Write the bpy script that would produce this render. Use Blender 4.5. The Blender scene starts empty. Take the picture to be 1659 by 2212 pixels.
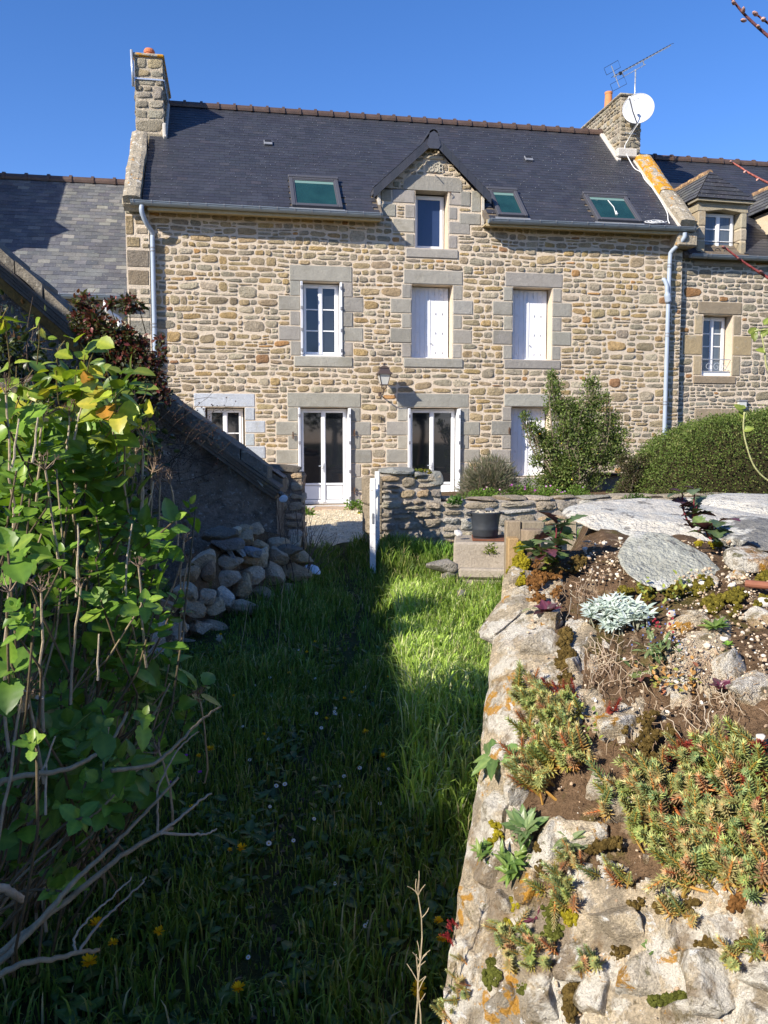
import bpy, math, random
import numpy as np
from mathutils import Vector, Matrix
R = math.radians
sc = bpy.context.scene
col = sc.collection

# ---------------------------------------------------------------- camera
F = 1839.0                      # focal length in pixels of a 1659 x 2212 picture
PITCH = math.atan(156 / F)
CZ = 1.36
YAW = R(10.2)                   # the row of houses is turned by this much
D0 = 17.5
cam_d = bpy.data.cameras.new("camera")
cam = bpy.data.objects.new("camera", cam_d)
col.objects.link(cam)
cam.location = (0, 0, CZ)
cam.rotation_euler = (math.pi / 2 - PITCH, 0, 0)
cam_d.sensor_fit = 'HORIZONTAL'
cam_d.sensor_width = 36
cam_d.lens = F / 1659 * 36
cam_d.clip_start = 0.05
cam_d.clip_end = 900
sc.camera = cam

# ---------------------------------------------------------------- sky and sun
SUN_EL = R(31)
_a = R(56)
_ex, _ey = math.cos(YAW), math.sin(YAW)
hx = _ey * math.cos(_a) - _ex * math.sin(_a)      # horizontal direction towards the sun
hy = -_ex * math.cos(_a) - _ey * math.sin(_a)
TO_SUN = Vector((hx * math.cos(SUN_EL), hy * math.cos(SUN_EL), math.sin(SUN_EL)))
w = bpy.data.worlds.new("World")
sc.world = w
w.use_nodes = True
nt = w.node_tree
bg = nt.nodes['Background']
sky = nt.nodes.new('ShaderNodeTexSky')
sky.sky_type = 'NISHITA'
sky.sun_disc = False
sky.sun_elevation = SUN_EL
sky.sun_rotation = math.atan2(hx, hy) % (2 * math.pi)
sky.altitude = 0
sky.air_density = 0.9
sky.dust_density = 0.05
sky.ozone_density = 4.5
hs = nt.nodes.new('ShaderNodeHueSaturation')
hs.inputs['Saturation'].default_value = 1.2
nt.links.new(sky.outputs[0], hs.inputs['Color'])
tm = nt.nodes.new('ShaderNodeMix'); tm.data_type = 'RGBA'; tm.blend_type = 'MULTIPLY'; tm.inputs[0].default_value = 1
tm.inputs[7].default_value = (1.20, .97, 1.10, 1)
nt.links.new(hs.outputs[0], tm.inputs[6])
nt.links.new(tm.outputs[2], bg.inputs[0])
bg.inputs[1].default_value = 0.122
sd = bpy.data.lights.new("sun", 'SUN')
so = bpy.data.objects.new("sun", sd)
col.objects.link(so)
so.rotation_euler = TO_SUN.to_track_quat('Z', 'Y').to_euler()
so.location = TO_SUN * 60
sd.energy = 5.0
sd.angle = R(0.53)
sd.color = (1.0, 0.925, 0.80)
vs = sc.view_settings
vs.view_transform = 'Standard'
vs.look = 'None'
vs.gamma = 1
vs.exposure = 0.62
vs.use_curve_mapping = False
sc.render.engine = 'CYCLES'
sc.cycles.max_bounces = 6
sc.cycles.transparent_max_bounces = 8

# ---------------------------------------------------------------- measuring helpers
cp, sp = math.cos(PITCH), math.sin(PITCH)
def ray(u, v):
    a = (u - 829.5) / F
    b = (1106 - v) / F
    return np.array((a, cp + sp * b, -sp + cp * b))
def WP(u, v, Y):
    """world point seen at (u, v) at distance Y in front of the camera's place"""
    d = ray(u, v)
    return np.array((0, 0, CZ)) + d * (Y / d[1])
def FL(u, v, y=0.0):
    d = ray(u, v)
    t = (y + D0 * _ex) / (-_ey * d[0] + _ex * d[1])
    return (t * d[0] * _ex + (t * d[1] - D0) * _ey, CZ + t * d[2])
def to_row(P):
    """world -> coordinates of the row of houses"""
    x, y, z = P
    return (x * _ex + (y - D0) * _ey, -x * _ey + (y - D0) * _ex, z)
def from_row(s, y, z=0.0):
    return np.array((s * _ex - y * _ey, D0 + s * _ey + y * _ex, z))

def sn(V, freq, seed, octv=3):
    """smooth pseudo noise, about -1..1, for an array of points"""
    r = np.random.RandomState(seed)
    out = np.zeros(len(V))
    amp, tot = 1.0, 0.0
    for o in range(octv):
        acc = np.zeros(len(V))
        for k in range(5):
            d = r.normal(size=3)
            d = d / np.linalg.norm(d) * freq * (0.6 + 0.8 * r.rand())
            acc += np.sin(V @ d + r.rand() * 6.28)
        out += amp * acc / 2.6
        tot += amp
        amp *= 0.55
        freq *= 2.1
    return out / tot

# ---------------------------------------------------------------- mesh building
class G:
    """collects chunks of geometry (vertices, face arrays, one tint) for ONE mesh"""
    def __init__(s):
        s.V, s.F, s.T, s.n = [], [], [], 0
    def add(s, V, Fs, tint=(.5, .5, .5)):
        V = np.asarray(V, dtype=float).reshape(-1, 3)
        for f in Fs:
            f = np.asarray(f, dtype=np.int64)
            if f.size:
                s.F.append(f + s.n)
        t = np.asarray(tint, dtype=float)
        s.T.append(np.tile(t, (len(V), 1)) if t.ndim == 1 else t)
        s.V.append(V)
        s.n += len(V)
        return s
    def addc(s, c, tint=None):
        return s.add(c[0], c[1], c[2] if (tint is None and len(c) > 2) else (tint or (.5, .5, .5)))
    def box(s, a, b, tint=(.5, .5, .5), ch=0.0):
        return s.add(*cbox(a, b, ch), tint)
    def tube(s, pts, r, n=8, tint=(.5, .5, .5), cap=True):
        return s.add(*tube(pts, r, n, cap), tint)
    def arrays(s):
        return (np.concatenate(s.V), s.F, np.concatenate(s.T))

def mesh_from(name, V, Fs, T, smooth):
    me = bpy.data.meshes.new(name)
    V = np.asarray(V, dtype=np.float32)
    me.vertices.add(len(V))
    me.vertices.foreach_set('co', V.ravel())
    loops = np.concatenate([f.ravel() for f in Fs]).astype(np.int32)
    cnt = np.concatenate([np.full(len(f), f.shape[1], dtype=np.int32) for f in Fs])
    st = np.concatenate(([0], np.cumsum(cnt)[:-1])).astype(np.int32)
    me.loops.add(len(loops))
    me.loops.foreach_set('vertex_index', loops)
    me.polygons.add(len(cnt))
    me.polygons.foreach_set('loop_start', st)
    me.polygons.foreach_set('loop_total', cnt)
    me.polygons.foreach_set('use_smooth', np.full(len(cnt), bool(smooth)))
    me.update(calc_edges=True)
    at = me.color_attributes.new('tint', 'FLOAT_COLOR', 'POINT')
    at.data.foreach_set('color', np.concatenate([T, np.ones((len(T), 1))], 1).astype(np.float32).ravel())
    me.validate()
    return me

class Frame:
    """a thing: an Empty at its base, in the world or in the row's coordinates"""
    def __init__(s, name, label, cat, base=(0, 0, 0), row=False, group=None, kind=None, rot=0.0):
        s.base = np.array(base, dtype=float)
        s.row = row
        e = bpy.data.objects.new(name, None)
        col.objects.link(e)
        e.empty_display_size = .1
        e.location = from_row(*base) if row else base
        e.rotation_euler = (0, 0, YAW if row else rot)
        if label: e['label'] = label
        if cat: e['category'] = cat
        if group: e['group'] = group
        if kind: e['kind'] = kind
        s.e = e
def obj(name, g, mat, par=None, smooth=False, label=None, kind=None, sub=None, centre=True):
    """one mesh object from g, under the Frame par (or as a sub-part of object sub)"""
    V, Fs, T = g if isinstance(g, tuple) else g.arrays()
    V = np.array(V)
    off = np.zeros(3)
    if par is not None: V = V - par.base
    if sub is not None:
        V = V - np.array(sub['_o'])
    if centre:
        off = (V.max(0) + V.min(0)) / 2
        V = V - off
    me = mesh_from(name, V, Fs, T, smooth)
    me.materials.append(mat)
    o = bpy.data.objects.new(name, me)
    col.objects.link(o)
    o.location = off
    if sub is not None:
        o.parent = sub
        o['_o'] = list(np.array(sub['_o']) + off)
    else:
        if par is not None: o.parent = par.e
        o['_o'] = list(off)
    if label: o['label'] = label
    if kind: o['kind'] = kind
    return o
def single(name, g, mat, label, cat, group=None, kind=None, smooth=False):
    o = obj(name, g, mat, None, smooth)
    if label: o['label'] = label
    if cat: o['category'] = cat
    if group: o['group'] = group
    if kind: o['kind'] = kind
    return o
def pieces(name, chunks, mat, par, smooth=False, limit=300, sub=None, key=None):
    """chunks: list of (V, Fs, tint). The largest become parts, the rest one 'stuff' part."""
    def size(c):
        d = np.ptp(np.asarray(c[0]), axis=0)
        d.sort()
        return d[1] * d[2]
    order = sorted(range(len(chunks)), key=lambda i: -(key or size)(chunks[i]))
    for i in order[:limit]:
        g = G(); g.addc(chunks[i])
        obj(name, g, mat, par, smooth, sub=sub)
    rest = order[limit:]
    if rest:
        g = G()
        for i in rest: g.addc(chunks[i])
        obj(name, g, mat, par, smooth, kind='stuff', sub=sub)

_CB = None
def cbox(a, b, ch=0.0):
    a = np.array(a, float); b = np.array(b, float)
    lo, hi = np.minimum(a, b), np.maximum(a, b)
    if ch <= 0:
        V = np.array([[(lo, hi)[i][0], (lo, hi)[j][1], (lo, hi)[k][2]] for i in (0, 1) for j in (0, 1) for k in (0, 1)])
        Fq = [[0, 1, 3, 2], [4, 6, 7, 5], [0, 4, 5, 1], [2, 3, 7, 6], [0, 2, 6, 4], [1, 5, 7, 3]]
        return V, [np.array(Fq)]
    global _CB
    if _CB is None:
        idx, S, A = {}, [], []
        for i in (-1, 1):
            for j in (-1, 1):
                for k in (-1, 1):
                    for ax in range(3):
                        idx[(i, j, k, ax)] = len(S); S.append((i, j, k)); A.append(ax)
        S = np.array(S); A = np.array(A)
        P = S * np.where(np.arange(3)[None] == A[:, None], 1.0, .8)
        q, t = [], []
        def orient(f):
            p = P[f]; n = np.cross(p[1] - p[0], p[2] - p[0])
            return f if n @ p.mean(0) > 0 else f[::-1]
        for ax in range(3):
            o1, o2 = (ax + 1) % 3, (ax + 2) % 3
            for sg in (-1, 1):
                f = []
                for u, v in ((-1, -1), (1, -1), (1, 1), (-1, 1)):
                    c = [0, 0, 0]; c[ax] = sg; c[o1] = u; c[o2] = v
                    f.append(idx[(*c, ax)])
                q.append(orient(f))
            for s1 in (-1, 1):
                for s2 in (-1, 1):
                    f = []
                    for e, axx in ((-1, o1), (1, o1), (1, o2), (-1, o2)):
                        c = [0, 0, 0]; c[ax] = e; c[o1] = s1; c[o2] = s2
                        f.append(idx[(*c, axx)])
                    q.append(orient(f))
        for i in (-1, 1):
            for j in (-1, 1):
                for k in (-1, 1):
                    t.append(orient([idx[(i, j, k, m)] for m in range(3)]))
        _CB = (S, A, np.array(q), np.array(t))
    S, A, q, t = _CB
    h = (hi - lo) / 2; c = (hi + lo) / 2
    ch = min(ch, h.min() * .8)
    V = c + S * np.where(np.arange(3)[None] == A[:, None], h[None], (h - ch)[None])
    return V, [q, t]

def tube(pts, r, n=8, cap=True):
    P = np.array(pts, float)
    m = len(P)
    r = np.full(m, r, float) if np.isscalar(r) else np.array(r, float)
    T = np.gradient(P, axis=0)
    T /= np.linalg.norm(T, axis=1)[:, None] + 1e-9
    up = np.array((0, 0, 1.0)) if abs(T[0][2]) < .9 else np.array((1.0, 0, 0))
    N = np.cross(T[0], up); N /= np.linalg.norm(N)
    ang = np.arange(n) / n * 2 * math.pi
    V = []
    for i in range(m):
        N = N - T[i] * (N @ T[i]); N /= np.linalg.norm(N) + 1e-9
        B = np.cross(T[i], N)
        V.append(P[i] + r[i] * (np.cos(ang)[:, None] * N + np.sin(ang)[:, None] * B))
    V = np.concatenate(V)
    q = [[i * n + j, i * n + (j + 1) % n, (i + 1) * n + (j + 1) % n, (i + 1) * n + j] for i in range(m - 1) for j in range(n)]
    Fs = [np.array(q)]
    if cap:
        Fs.append(np.array([list(range(n))[::-1], [(m - 1) * n + j for j in range(n)]]))
    return V, Fs

def lathe(prof, n=24, c=(0, 0, 0)):
    """prof: (radius, z) pairs"""
    V, q = [], []
    for (r, z) in prof:
        for j in range(n):
            a = j / n * 2 * math.pi
            V.append((c[0] + r * math.cos(a), c[1] + r * math.sin(a), c[2] + z))
    for i in range(len(prof) - 1):
        for j in range(n):
            q.append([i * n + j, i * n + (j + 1) % n, (i + 1) * n + (j + 1) % n, (i + 1) * n + j])
    return np.array(V), [np.array(q)]

def prism(poly, y0, y1):
    """poly in (x, z), extruded along y; counter-clockwise seen from -y"""
    n = len(poly)
    V = [(x, y0, z) for x, z in poly] + [(x, y1, z) for x, z in poly]
    side = [[i, i + n, (i + 1) % n + n, (i + 1) % n] for i in range(n)]
    return np.array(V, float), [np.array(side), np.array([list(range(n)), list(range(n, 2 * n))[::-1]])]

_ICO = {}
def ico(sub):
    if sub in _ICO: return _ICO[sub]
    t = (1 + 5 ** .5) / 2
    V = [(-1, t, 0), (1, t, 0), (-1, -t, 0), (1, -t, 0), (0, -1, t), (0, 1, t), (0, -1, -t), (0, 1, -t), (t, 0, -1), (t, 0, 1), (-t, 0, -1), (-t, 0, 1)]
    Fc = [(0, 11, 5), (0, 5, 1), (0, 1, 7), (0, 7, 10), (0, 10, 11), (1, 5, 9), (5, 11, 4), (11, 10, 2), (10, 7, 6), (7, 1, 8), (3, 9, 4), (3, 4, 2), (3, 2, 6), (3, 6, 8), (3, 8, 9), (4, 9, 5), (2, 4, 11), (6, 2, 10), (8, 6, 7), (9, 8, 1)]
    V = [np.array(v, float) / np.linalg.norm(v) for v in V]
    for _ in range(sub):
        mid, nf = {}, []
        def m(a, b):
            k = (min(a, b), max(a, b))
            if k not in mid:
                p = V[a] + V[b]; V.append(p / np.linalg.norm(p)); mid[k] = len(V) - 1
            return mid[k]
        for a, b, c in Fc:
            x, y, z = m(a, b), m(b, c), m(c, a)
            nf += [(a, x, z), (b, y, x), (c, z, y), (x, y, z)]
        Fc = nf
    _ICO[sub] = (np.array(V), np.array(Fc))
    return _ICO[sub]

def rock(c, size, seed, sub=3, cuts=9, rough=.06, basis=None, square=3.0, fine=0.0, lim0=.62):
    """a faceted, worn stone; size = half extents"""
    V, Fc = ico(sub)
    r = np.random.RandomState(seed)
    p = square
    V = V / (np.sum(np.abs(V) ** p, 1) ** (1 / p))[:, None]
    for k in range(cuts):
        d = r.normal(size=3); d /= np.linalg.norm(d)
        lim = lim0 + .3 * r.rand()
        V = V - np.maximum(0, V @ d - lim)[:, None] * d * .9
    V = V * (1 + rough * sn(V, 2.2, seed, 4)[:, None])
    if fine > 0:
        V = V * (1 + fine * sn(V, 14, seed + 1, 3)[:, None])
    V = V * np.array(size)
    if basis is not None: V = V @ np.array(basis)
    return V + np.array(c), [Fc]

def rotm(rx, ry, rz):
    from mathutils import Euler
    return np.array(Euler((rx, ry, rz)).to_matrix()).T

def pick(r, pal):
    """weighted palette with a little spread"""
    w = np.array([p[0] for p in pal], float)
    c = np.array(pal[r.choice(len(pal), p=w / w.sum())][1])
    return tuple(np.clip(c * (1 + .22 * (r.rand() - .5)) * (1 + .05 * (r.rand(3) - .5)), 0.005, 1))

# ---------------------------------------------------------------- rubble masonry
def rubble_cells(x0, x1, z0, z1, rects, r, h=(.08, .185), wd=(.12, .40), bigs=0, inside=None):
    rects = list(rects)
    cells = []
    for _ in range(bigs):
        w_, h_ = r.uniform(.26, .46), r.uniform(.17, .27)
        a, b = r.uniform(x0, x1 - w_), r.uniform(z0, z1 - h_)
        if all(a + w_ < q[0] or a > q[1] or b + h_ < q[2] or b > q[3] for q in rects):
            if inside is None or inside(a + w_ / 2, b + h_ / 2):
                rects.append((a, a + w_, b, b + h_)); cells.append((a, a + w_, b, b + h_, b, b + h_))
    zs = [z0]
    while zs[-1] < z1 - h[0]:
        zs.append(min(z1, zs[-1] + h[0] + (h[1] - h[0]) * r.rand() ** 1.3))
    zs[-1] = z1
    wob = [lambda x, a=r.rand() * 6, b=r.rand() * 6: .016 * math.sin(x * 1.9 + a) + .010 * math.sin(x * 5.1 + b) for _ in zs]
    wob[0] = wob[-1] = lambda x: 0.0
    for k in range(len(zs) - 1):
        a, b = zs[k], zs[k + 1]
        ov = [q for q in rects if q[2] < b - .005 and q[3] > a + .005]
        xs = sorted(set([x0, x1] + [min(max(v, x0), x1) for q in ov for v in (q[0], q[1])]))
        segs = []
        for i in range(len(xs) - 1):
            if xs[i + 1] - xs[i] < .004: continue
            m = (xs[i] + xs[i + 1]) / 2
            lo, hi, fl, fh = a, b, True, True
            for q in ov:
                if q[0] < m < q[1]:
                    below, above = hi - q[3], q[2] - lo
                    if below > above: lo = max(lo, q[3]); fl = False
                    else: hi = min(hi, q[2]); fh = False
            if hi - lo < .035: continue
            if segs and abs(segs[-1][1] - xs[i]) < .006 and segs[-1][2:] == (lo, hi, fl, fh):
                segs[-1] = (segs[-1][0], xs[i + 1], lo, hi, fl, fh)
            else: segs.append((xs[i], xs[i + 1], lo, hi, fl, fh))
        for (s0, s1, lo, hi, fl, fh) in segs:
            L = s1 - s0
            if L < .05: continue
            cuts, x = [s0], s0
            while True:
                w_ = (wd[0] + (wd[1] - wd[0]) * r.rand() ** 1.5) * (.75 + .5 * (hi - lo) / .14 * .6)
                x += w_
                if x > s1 - wd[0] * .7: break
                cuts.append(x)
            cuts.append(s1)
            for i in range(len(cuts) - 1):
                c0, c1 = cuts[i], cuts[i + 1]
                if inside is not None and not inside((c0 + c1) / 2, (lo + hi) / 2): continue
                g0 = (wob[k](c0) if fl else 0, wob[k](c1) if fl else 0)
                g1 = (wob[k + 1](c0) if fh else 0, wob[k + 1](c1) if fh else 0)
                quad = (c0, c1, lo + g0[0], hi + g1[0], lo + g0[1], hi + g1[1])
                if hi - lo > .125 and r.rand() < .26:
                    f = r.uniform(.35, .65)
                    m0, m1 = quad[2] + (quad[3] - quad[2]) * f, quad[4] + (quad[5] - quad[4]) * f
                    cells.append((c0, c1, quad[2], m0, quad[4], m1))
                    if c1 - c0 > .2 and r.rand() < .5:
                        xm = c0 + (c1 - c0) * r.uniform(.35, .65)
                        mm = (m0 + m1) / 2; tt = (quad[3] + quad[5]) / 2
                        cells.append((c0, xm, m0, quad[3], mm, tt)); cells.append((xm, c1, mm, tt, m1, quad[5]))
                    else: cells.append((c0, c1, m0, quad[3], m1, quad[5]))
                else: cells.append(quad)
    return cells

def face_stone(cell, r, joint=.0085, out=.0145, n=14, mapf=None, sq=(3.4, 8)):
    """one rubble stone in the wall plane (x, z); y is depth, minus is outwards"""
    x0, x1, a0, a1, b0, b1 = cell
    j = joint * r.uniform(.7, 1.4)
    w_, h_ = x1 - x0, min(a1 - a0, b1 - b0)
    j = min(j, w_ * .2, h_ * .18)
    p = r.uniform(*sq)
    th = (np.arange(n) + r.uniform(0, 1)) / n * 2 * math.pi
    cx, cz = np.cos(th), np.sin(th)
    rr = (np.abs(cx) ** p + np.abs(cz) ** p) ** (-1 / p)
    rr = np.minimum(1.0, 1) * rr * (1 - .13 * r.rand(n) ** 2)
    U, W = cx * rr, cz * rr
    def place(U, W, Y):
        u, w2 = (U + 1) / 2, (W + 1) / 2
        X = x0 + j + (w_ - 2 * j) * u
        lo = a0 + (b0 - a0) * u + j; hi = a1 + (b1 - a1) * u - j
        return np.stack([X, Y, lo + (hi - lo) * w2], 1)
    o = out * r.uniform(.55, 1.25)
    cj = [r.uniform(0, .24) * min(1, 2.2 * h_ / w_) * h_ if r.rand() < .6 else 0 for _ in range(4)]
    a0, a1, b0, b1 = a0 + cj[0], a1 - cj[1], b0 + cj[2], b1 - cj[3]
    tx, tz = r.uniform(-.35, .35, 2) * o
    k1 = .93; k2 = r.uniform(.66, .90)
    cu, cw = r.uniform(-.15, .15, 2)
    V = [place(U, W, np.full(n, .006)),
         place(U * .985, W * .985, -.35 * o + .12 * o * r.normal(size=n)),
         place(U * k1, W * k1, -.72 * o + .16 * o * r.normal(size=n) + tx * U + tz * W),
         place(U * k2 * .75 + cu * .4, W * k2 * .75 + cw * .4, -o + .22 * o * r.normal(size=n) + (tx * U + tz * W) * .8),
         place(np.array([cu]), np.array([cw]), np.array([-o * r.uniform(.8, 1.15)]))]
    V = np.concatenate(V)
    q = [[i * n + jj, i * n + (jj + 1) % n, (i + 1) * n + (jj + 1) % n, (i + 1) * n + jj] for i in range(3) for jj in range(n)]
    t = [[3 * n + jj, 3 * n + (jj + 1) % n, 4 * n] for jj in range(n)]
    if mapf is not None: V = mapf(V)
    return V, [np.array(q), np.array(t)]

def plane_with_holes(x0, x1, z0, z1, holes, depth, top=None):
    """wall sheet in the (x, z) plane at y=0 with reveals of the given depth round its holes"""
    g = G()
    xs = sorted(set([x0, x1] + [v for h in holes for v in h[:2]]))
    zs = sorted(set([z0, z1] + [v for h in holes for v in h[2:4]]))
    xs = [x for x in xs if x0 <= x <= x1]; zs = [z for z in zs if z0 <= z <= z1]
    for i in range(len(xs) - 1):
        for k in range(len(zs) - 1):
            mx, mz = (xs[i] + xs[i + 1]) / 2, (zs[k] + zs[k + 1]) / 2
            if any(h[0] < mx < h[1] and h[2] < mz < h[3] for h in holes): continue
            g.add([(xs[i], 0, zs[k]), (xs[i + 1], 0, zs[k]), (xs[i + 1], 0, zs[k + 1]), (xs[i], 0, zs[k + 1])], [[[0, 1, 2, 3]]])
    for h in holes:
        a, b, c, d = h[:4]
        g.add([(a, 0, c), (b, 0, c), (b, 0, d), (a, 0, d), (a, depth, c), (b, depth, c), (b, depth, d), (a, depth, d)],
              [([[0, 4, 5, 1], [1, 5, 6, 2], [2, 6, 7, 3], [3, 7, 4, 0]] if len(h) < 5 else [[0, 4, 5, 1], [1, 5, 6, 2], [3, 7, 4, 0]])])
    return g

# ---------------------------------------------------------------- materials
def mat(name, color=None, tint=0.0, rough=.8, spec=.3, noise=None, bump=None, spots=None, spots2=None, metal=0.0, transl=0.0,
        stretch=(1, 1, 1), coat=0.0):
    """procedural material. tint: how much of the mesh's own tint colour is used.
    noise: (scale, amount) of value mottling; bump: list of (scale, distance); spots: (scale, threshold, softness, colour)"""
    m = bpy.data.materials.new(name)
    m.use_nodes = True
    n, l = m.node_tree.nodes, m.node_tree.links
    b = n['Principled BSDF']
    tc = n.new('ShaderNodeTexCoord')
    geo = n.new('ShaderNodeNewGeometry')
    mp = n.new('ShaderNodeMapping'); mp.inputs['Scale'].default_value = stretch
    l.new(geo.outputs['Position'], mp.inputs['Vector'])
    co = mp.outputs[0]
    if color is None: color = (1, 1, 1)
    c = n.new('ShaderNodeRGB'); c.outputs[0].default_value = (*color, 1)
    out = c.outputs[0]
    if tint:
        a = n.new('ShaderNodeAttribute'); a.attribute_name = 'tint'
        mx = n.new('ShaderNodeMix'); mx.data_type = 'RGBA'; mx.inputs[0].default_value = tint
        l.new(out, mx.inputs[6]); l.new(a.outputs['Color'], mx.inputs[7]); out = mx.outputs[2]
    def noisen(scale, detail=5, rgh=.6, dist=0.0):
        t = n.new('ShaderNodeTexNoise'); t.inputs['Scale'].default_value = scale
        t.inputs['Detail'].default_value = detail; t.inputs['Roughness'].default_value = rgh
        t.inputs['Distortion'].default_value = dist
        l.new(co, t.inputs['Vector']); return t.outputs[0]
    if noise:
        for (s, am) in (noise if isinstance(noise, list) else [noise]):
            mr = n.new('ShaderNodeMapRange'); mr.inputs[1].default_value = .25; mr.inputs[2].default_value = .75
            mr.inputs[3].default_value = 1 - am; mr.inputs[4].default_value = 1 + am
            l.new(noisen(s), mr.inputs[0])
            mx = n.new('ShaderNodeMix'); mx.data_type = 'RGBA'; mx.blend_type = 'MULTIPLY'; mx.inputs[0].default_value = 1
            l.new(out, mx.inputs[6]); l.new(mr.outputs[0], mx.inputs[7]); out = mx.outputs[2]
    for sp_ in (spots or []):
        s, th, so_, cc = sp_[:4]
        mr = n.new('ShaderNodeMapRange'); mr.inputs[1].default_value = th; mr.inputs[2].default_value = th + so_
        l.new(noisen(s, 6, .65, .3), mr.inputs[0])
        if len(sp_) > 4:
            mr.inputs[4].default_value = sp_[4]
        mx = n.new('ShaderNodeMix'); mx.data_type = 'RGBA'
        l.new(mr.outputs[0], mx.inputs[0]); l.new(out, mx.inputs[6]); mx.inputs[7].default_value = (*cc, 1); out = mx.outputs[2]
    l.new(out, b.inputs['Base Color'])
    b.inputs['Roughness'].default_value = rough
    b.inputs['Specular IOR Level'].default_value = spec
    b.inputs['Metallic'].default_value = metal
    if coat: b.inputs['Coat Weight'].default_value = coat
    if bump:
        prev = None
        for (s, d) in bump:
            bn = n.new('ShaderNodeBump'); bn.inputs['Strength'].default_value = 1.0; bn.inputs['Distance'].default_value = d
            l.new(noisen(s, 6, .62), bn.inputs['Height'])
            if prev: l.new(prev, bn.inputs['Normal'])
            prev = bn.outputs[0]
        l.new(prev, b.inputs['Normal'])
    if transl:
        tr = n.new('ShaderNodeBsdfTranslucent')
        gm = n.new('ShaderNodeMix'); gm.data_type = 'RGBA'; gm.blend_type = 'MULTIPLY'; gm.inputs[0].default_value = 1
        l.new(out, gm.inputs[6]); gm.inputs[7].default_value = (1.25, 1.3, .55, 1)
        l.new(gm.outputs[2], tr.inputs[0])
        ms = n.new('ShaderNodeMixShader'); ms.inputs[0].default_value = transl
        l.new(b.outputs[0], ms.inputs[1]); l.new(tr.outputs[0], ms.inputs[2])
        l.new(ms.outputs[0], n['Material Output'].inputs[0])
    return m

M = {}
M['stone'] = mat('rubble stone', tint=1, rough=.92, spec=.15, noise=[(9, .22), (55, .22)], bump=[(14, .07), (50, .035)],
                 spots=[(16, .62, .06, (.20, .165, .12), .55), (23, .63, .05, (.52, .47, .37), .5)])
M['mortar'] = mat('lime mortar', (.66, .55, .42), rough=.95, spec=.1, noise=[(3, .10), (30, .10)], bump=[(45, .02)],
                  spots=[(1.1, .58, .15, (.40, .35, .27), .5)])
M['granite'] = mat('dressed granite', tint=1, rough=.85, spec=.2, noise=[(5, .12), (90, .25)], bump=[(16, .012), (70, .012)],
                   spots=[(2.2, .56, .12, (.24, .22, .17), .55), (9, .60, .06, (.44, .41, .34), .5), (60, .60, .04, (.17, .16, .15), .5), (150, .62, .04, (.12, .12, .12), .6)])
M['slate'] = mat('roof slate', tint=1, rough=.42, spec=.45, noise=[(3, .12), (40, .15)], bump=[(30, .004)])
M['old_slate'] = mat('weathered slate', tint=1, rough=.7, spec=.3, noise=[(3, .2), (40, .25)], bump=[(30, .008)],
                     spots=[(26, .61, .05, (.30, .29, .24), .7)])
M['ridge'] = mat('brown ridge tile', (.10, .065, .050), rough=.45, spec=.4, noise=[(6, .3), (60, .15)])
M['zinc'] = mat('zinc', (.23, .27, .31), rough=.5, spec=.5, metal=.35, noise=[(4, .12), (50, .06)])
M['pipe'] = mat('grey painted pipe', (.36, .42, .50), rough=.45, spec=.5, noise=[(5, .08)])
M['pvc'] = mat('white frame', (.80, .80, .80), rough=.35, spec=.5, noise=[(6, .04)])
M['shutter'] = mat('white shutter', (.78, .79, .82), rough=.4, spec=.4, noise=[(8, .04)])
M['hardware'] = mat('grey hinge', (.30, .30, .31), rough=.5, spec=.4, metal=.4)
M['iron'] = mat('rusty iron', (.10, .055, .035), rough=.8, noise=[(20, .3)])
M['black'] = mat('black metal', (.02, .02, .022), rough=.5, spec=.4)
M['glass'] = mat('window glass', (.012, .014, .018), rough=.03, spec=.9, noise=[(1.5, .1)])
M['glass_lit'] = mat('curtained glass', (.10, .12, .14), rough=.05, spec=.8, noise=[(2.5, .4)], stretch=(4, 1, .5))
M['glass_blue'] = mat('blind behind glass', (.028, .045, .105), rough=.05, spec=.7, noise=[(1.2, .12)])
M['glass_roof'] = mat('roof window glass', (.014, .050, .044), rough=.04, spec=.8, noise=[(2.0, .35)])
M['dark_frame'] = mat('dark roof window frame', (.075, .075, .085), rough=.45, spec=.4)
M['lead'] = mat('flashing', (.26, .27, .29), rough=.55, spec=.4, metal=.3, noise=[(8, .2)])
M['wood_soffit'] = mat('eave board', (.46, .37, .22), rough=.8, noise=[(10, .15)])
M['terracotta'] = mat('terracotta', (.52, .17, .08), rough=.85, noise=[(14, .25)], spots=[(12, .60, .06, (.5, .46, .38))])
M['lichen_stone'] = mat('stone with orange lichen', (.40, .35, .27), rough=.95, spec=.1, noise=[(6, .25), (40, .2)], bump=[(18, .04)],
                        spots=[(5, .46, .05, (.60, .29, .035)), (9, .60, .04, (.70, .66, .58))])
M['pale_stone'] = mat('verge stone with some lichen', (.36, .31, .23), rough=.95, spec=.1, noise=[(6, .25), (40, .2)], bump=[(18, .04)],
                      spots=[(7, .60, .05, (.52, .27, .07)), (11, .59, .04, (.62, .58, .50))])
M['plaster'] = mat('cream render', (.56, .47, .34), rough=.95, spec=.1, noise=[(2, .12), (20, .08)], bump=[(50, .008)])
M['flaunching'] = mat('white mortar', (.56, .52, .46), rough=.95, spec=.1, noise=[(9, .12)], bump=[(40, .01)])
M['old_render'] = mat('old dark render', (.25, .205, .16), rough=.95, spec=.1, noise=[(1.6, .35), (12, .3), (60, .2)], bump=[(7, .10), (30, .04)],
                      spots=[(18, .60, .03, (.50, .47, .40)), (4, .54, .1, (.12, .10, .08), .8), (40, .64, .03, (.55, .52, .46))])
M['white_dish'] = mat('painted steel dish', (.56, .57, .59), rough=.35, spec=.4, noise=[(14, .06)], spots=[(20, .70, .02, (.30, .30, .30))])
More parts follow.
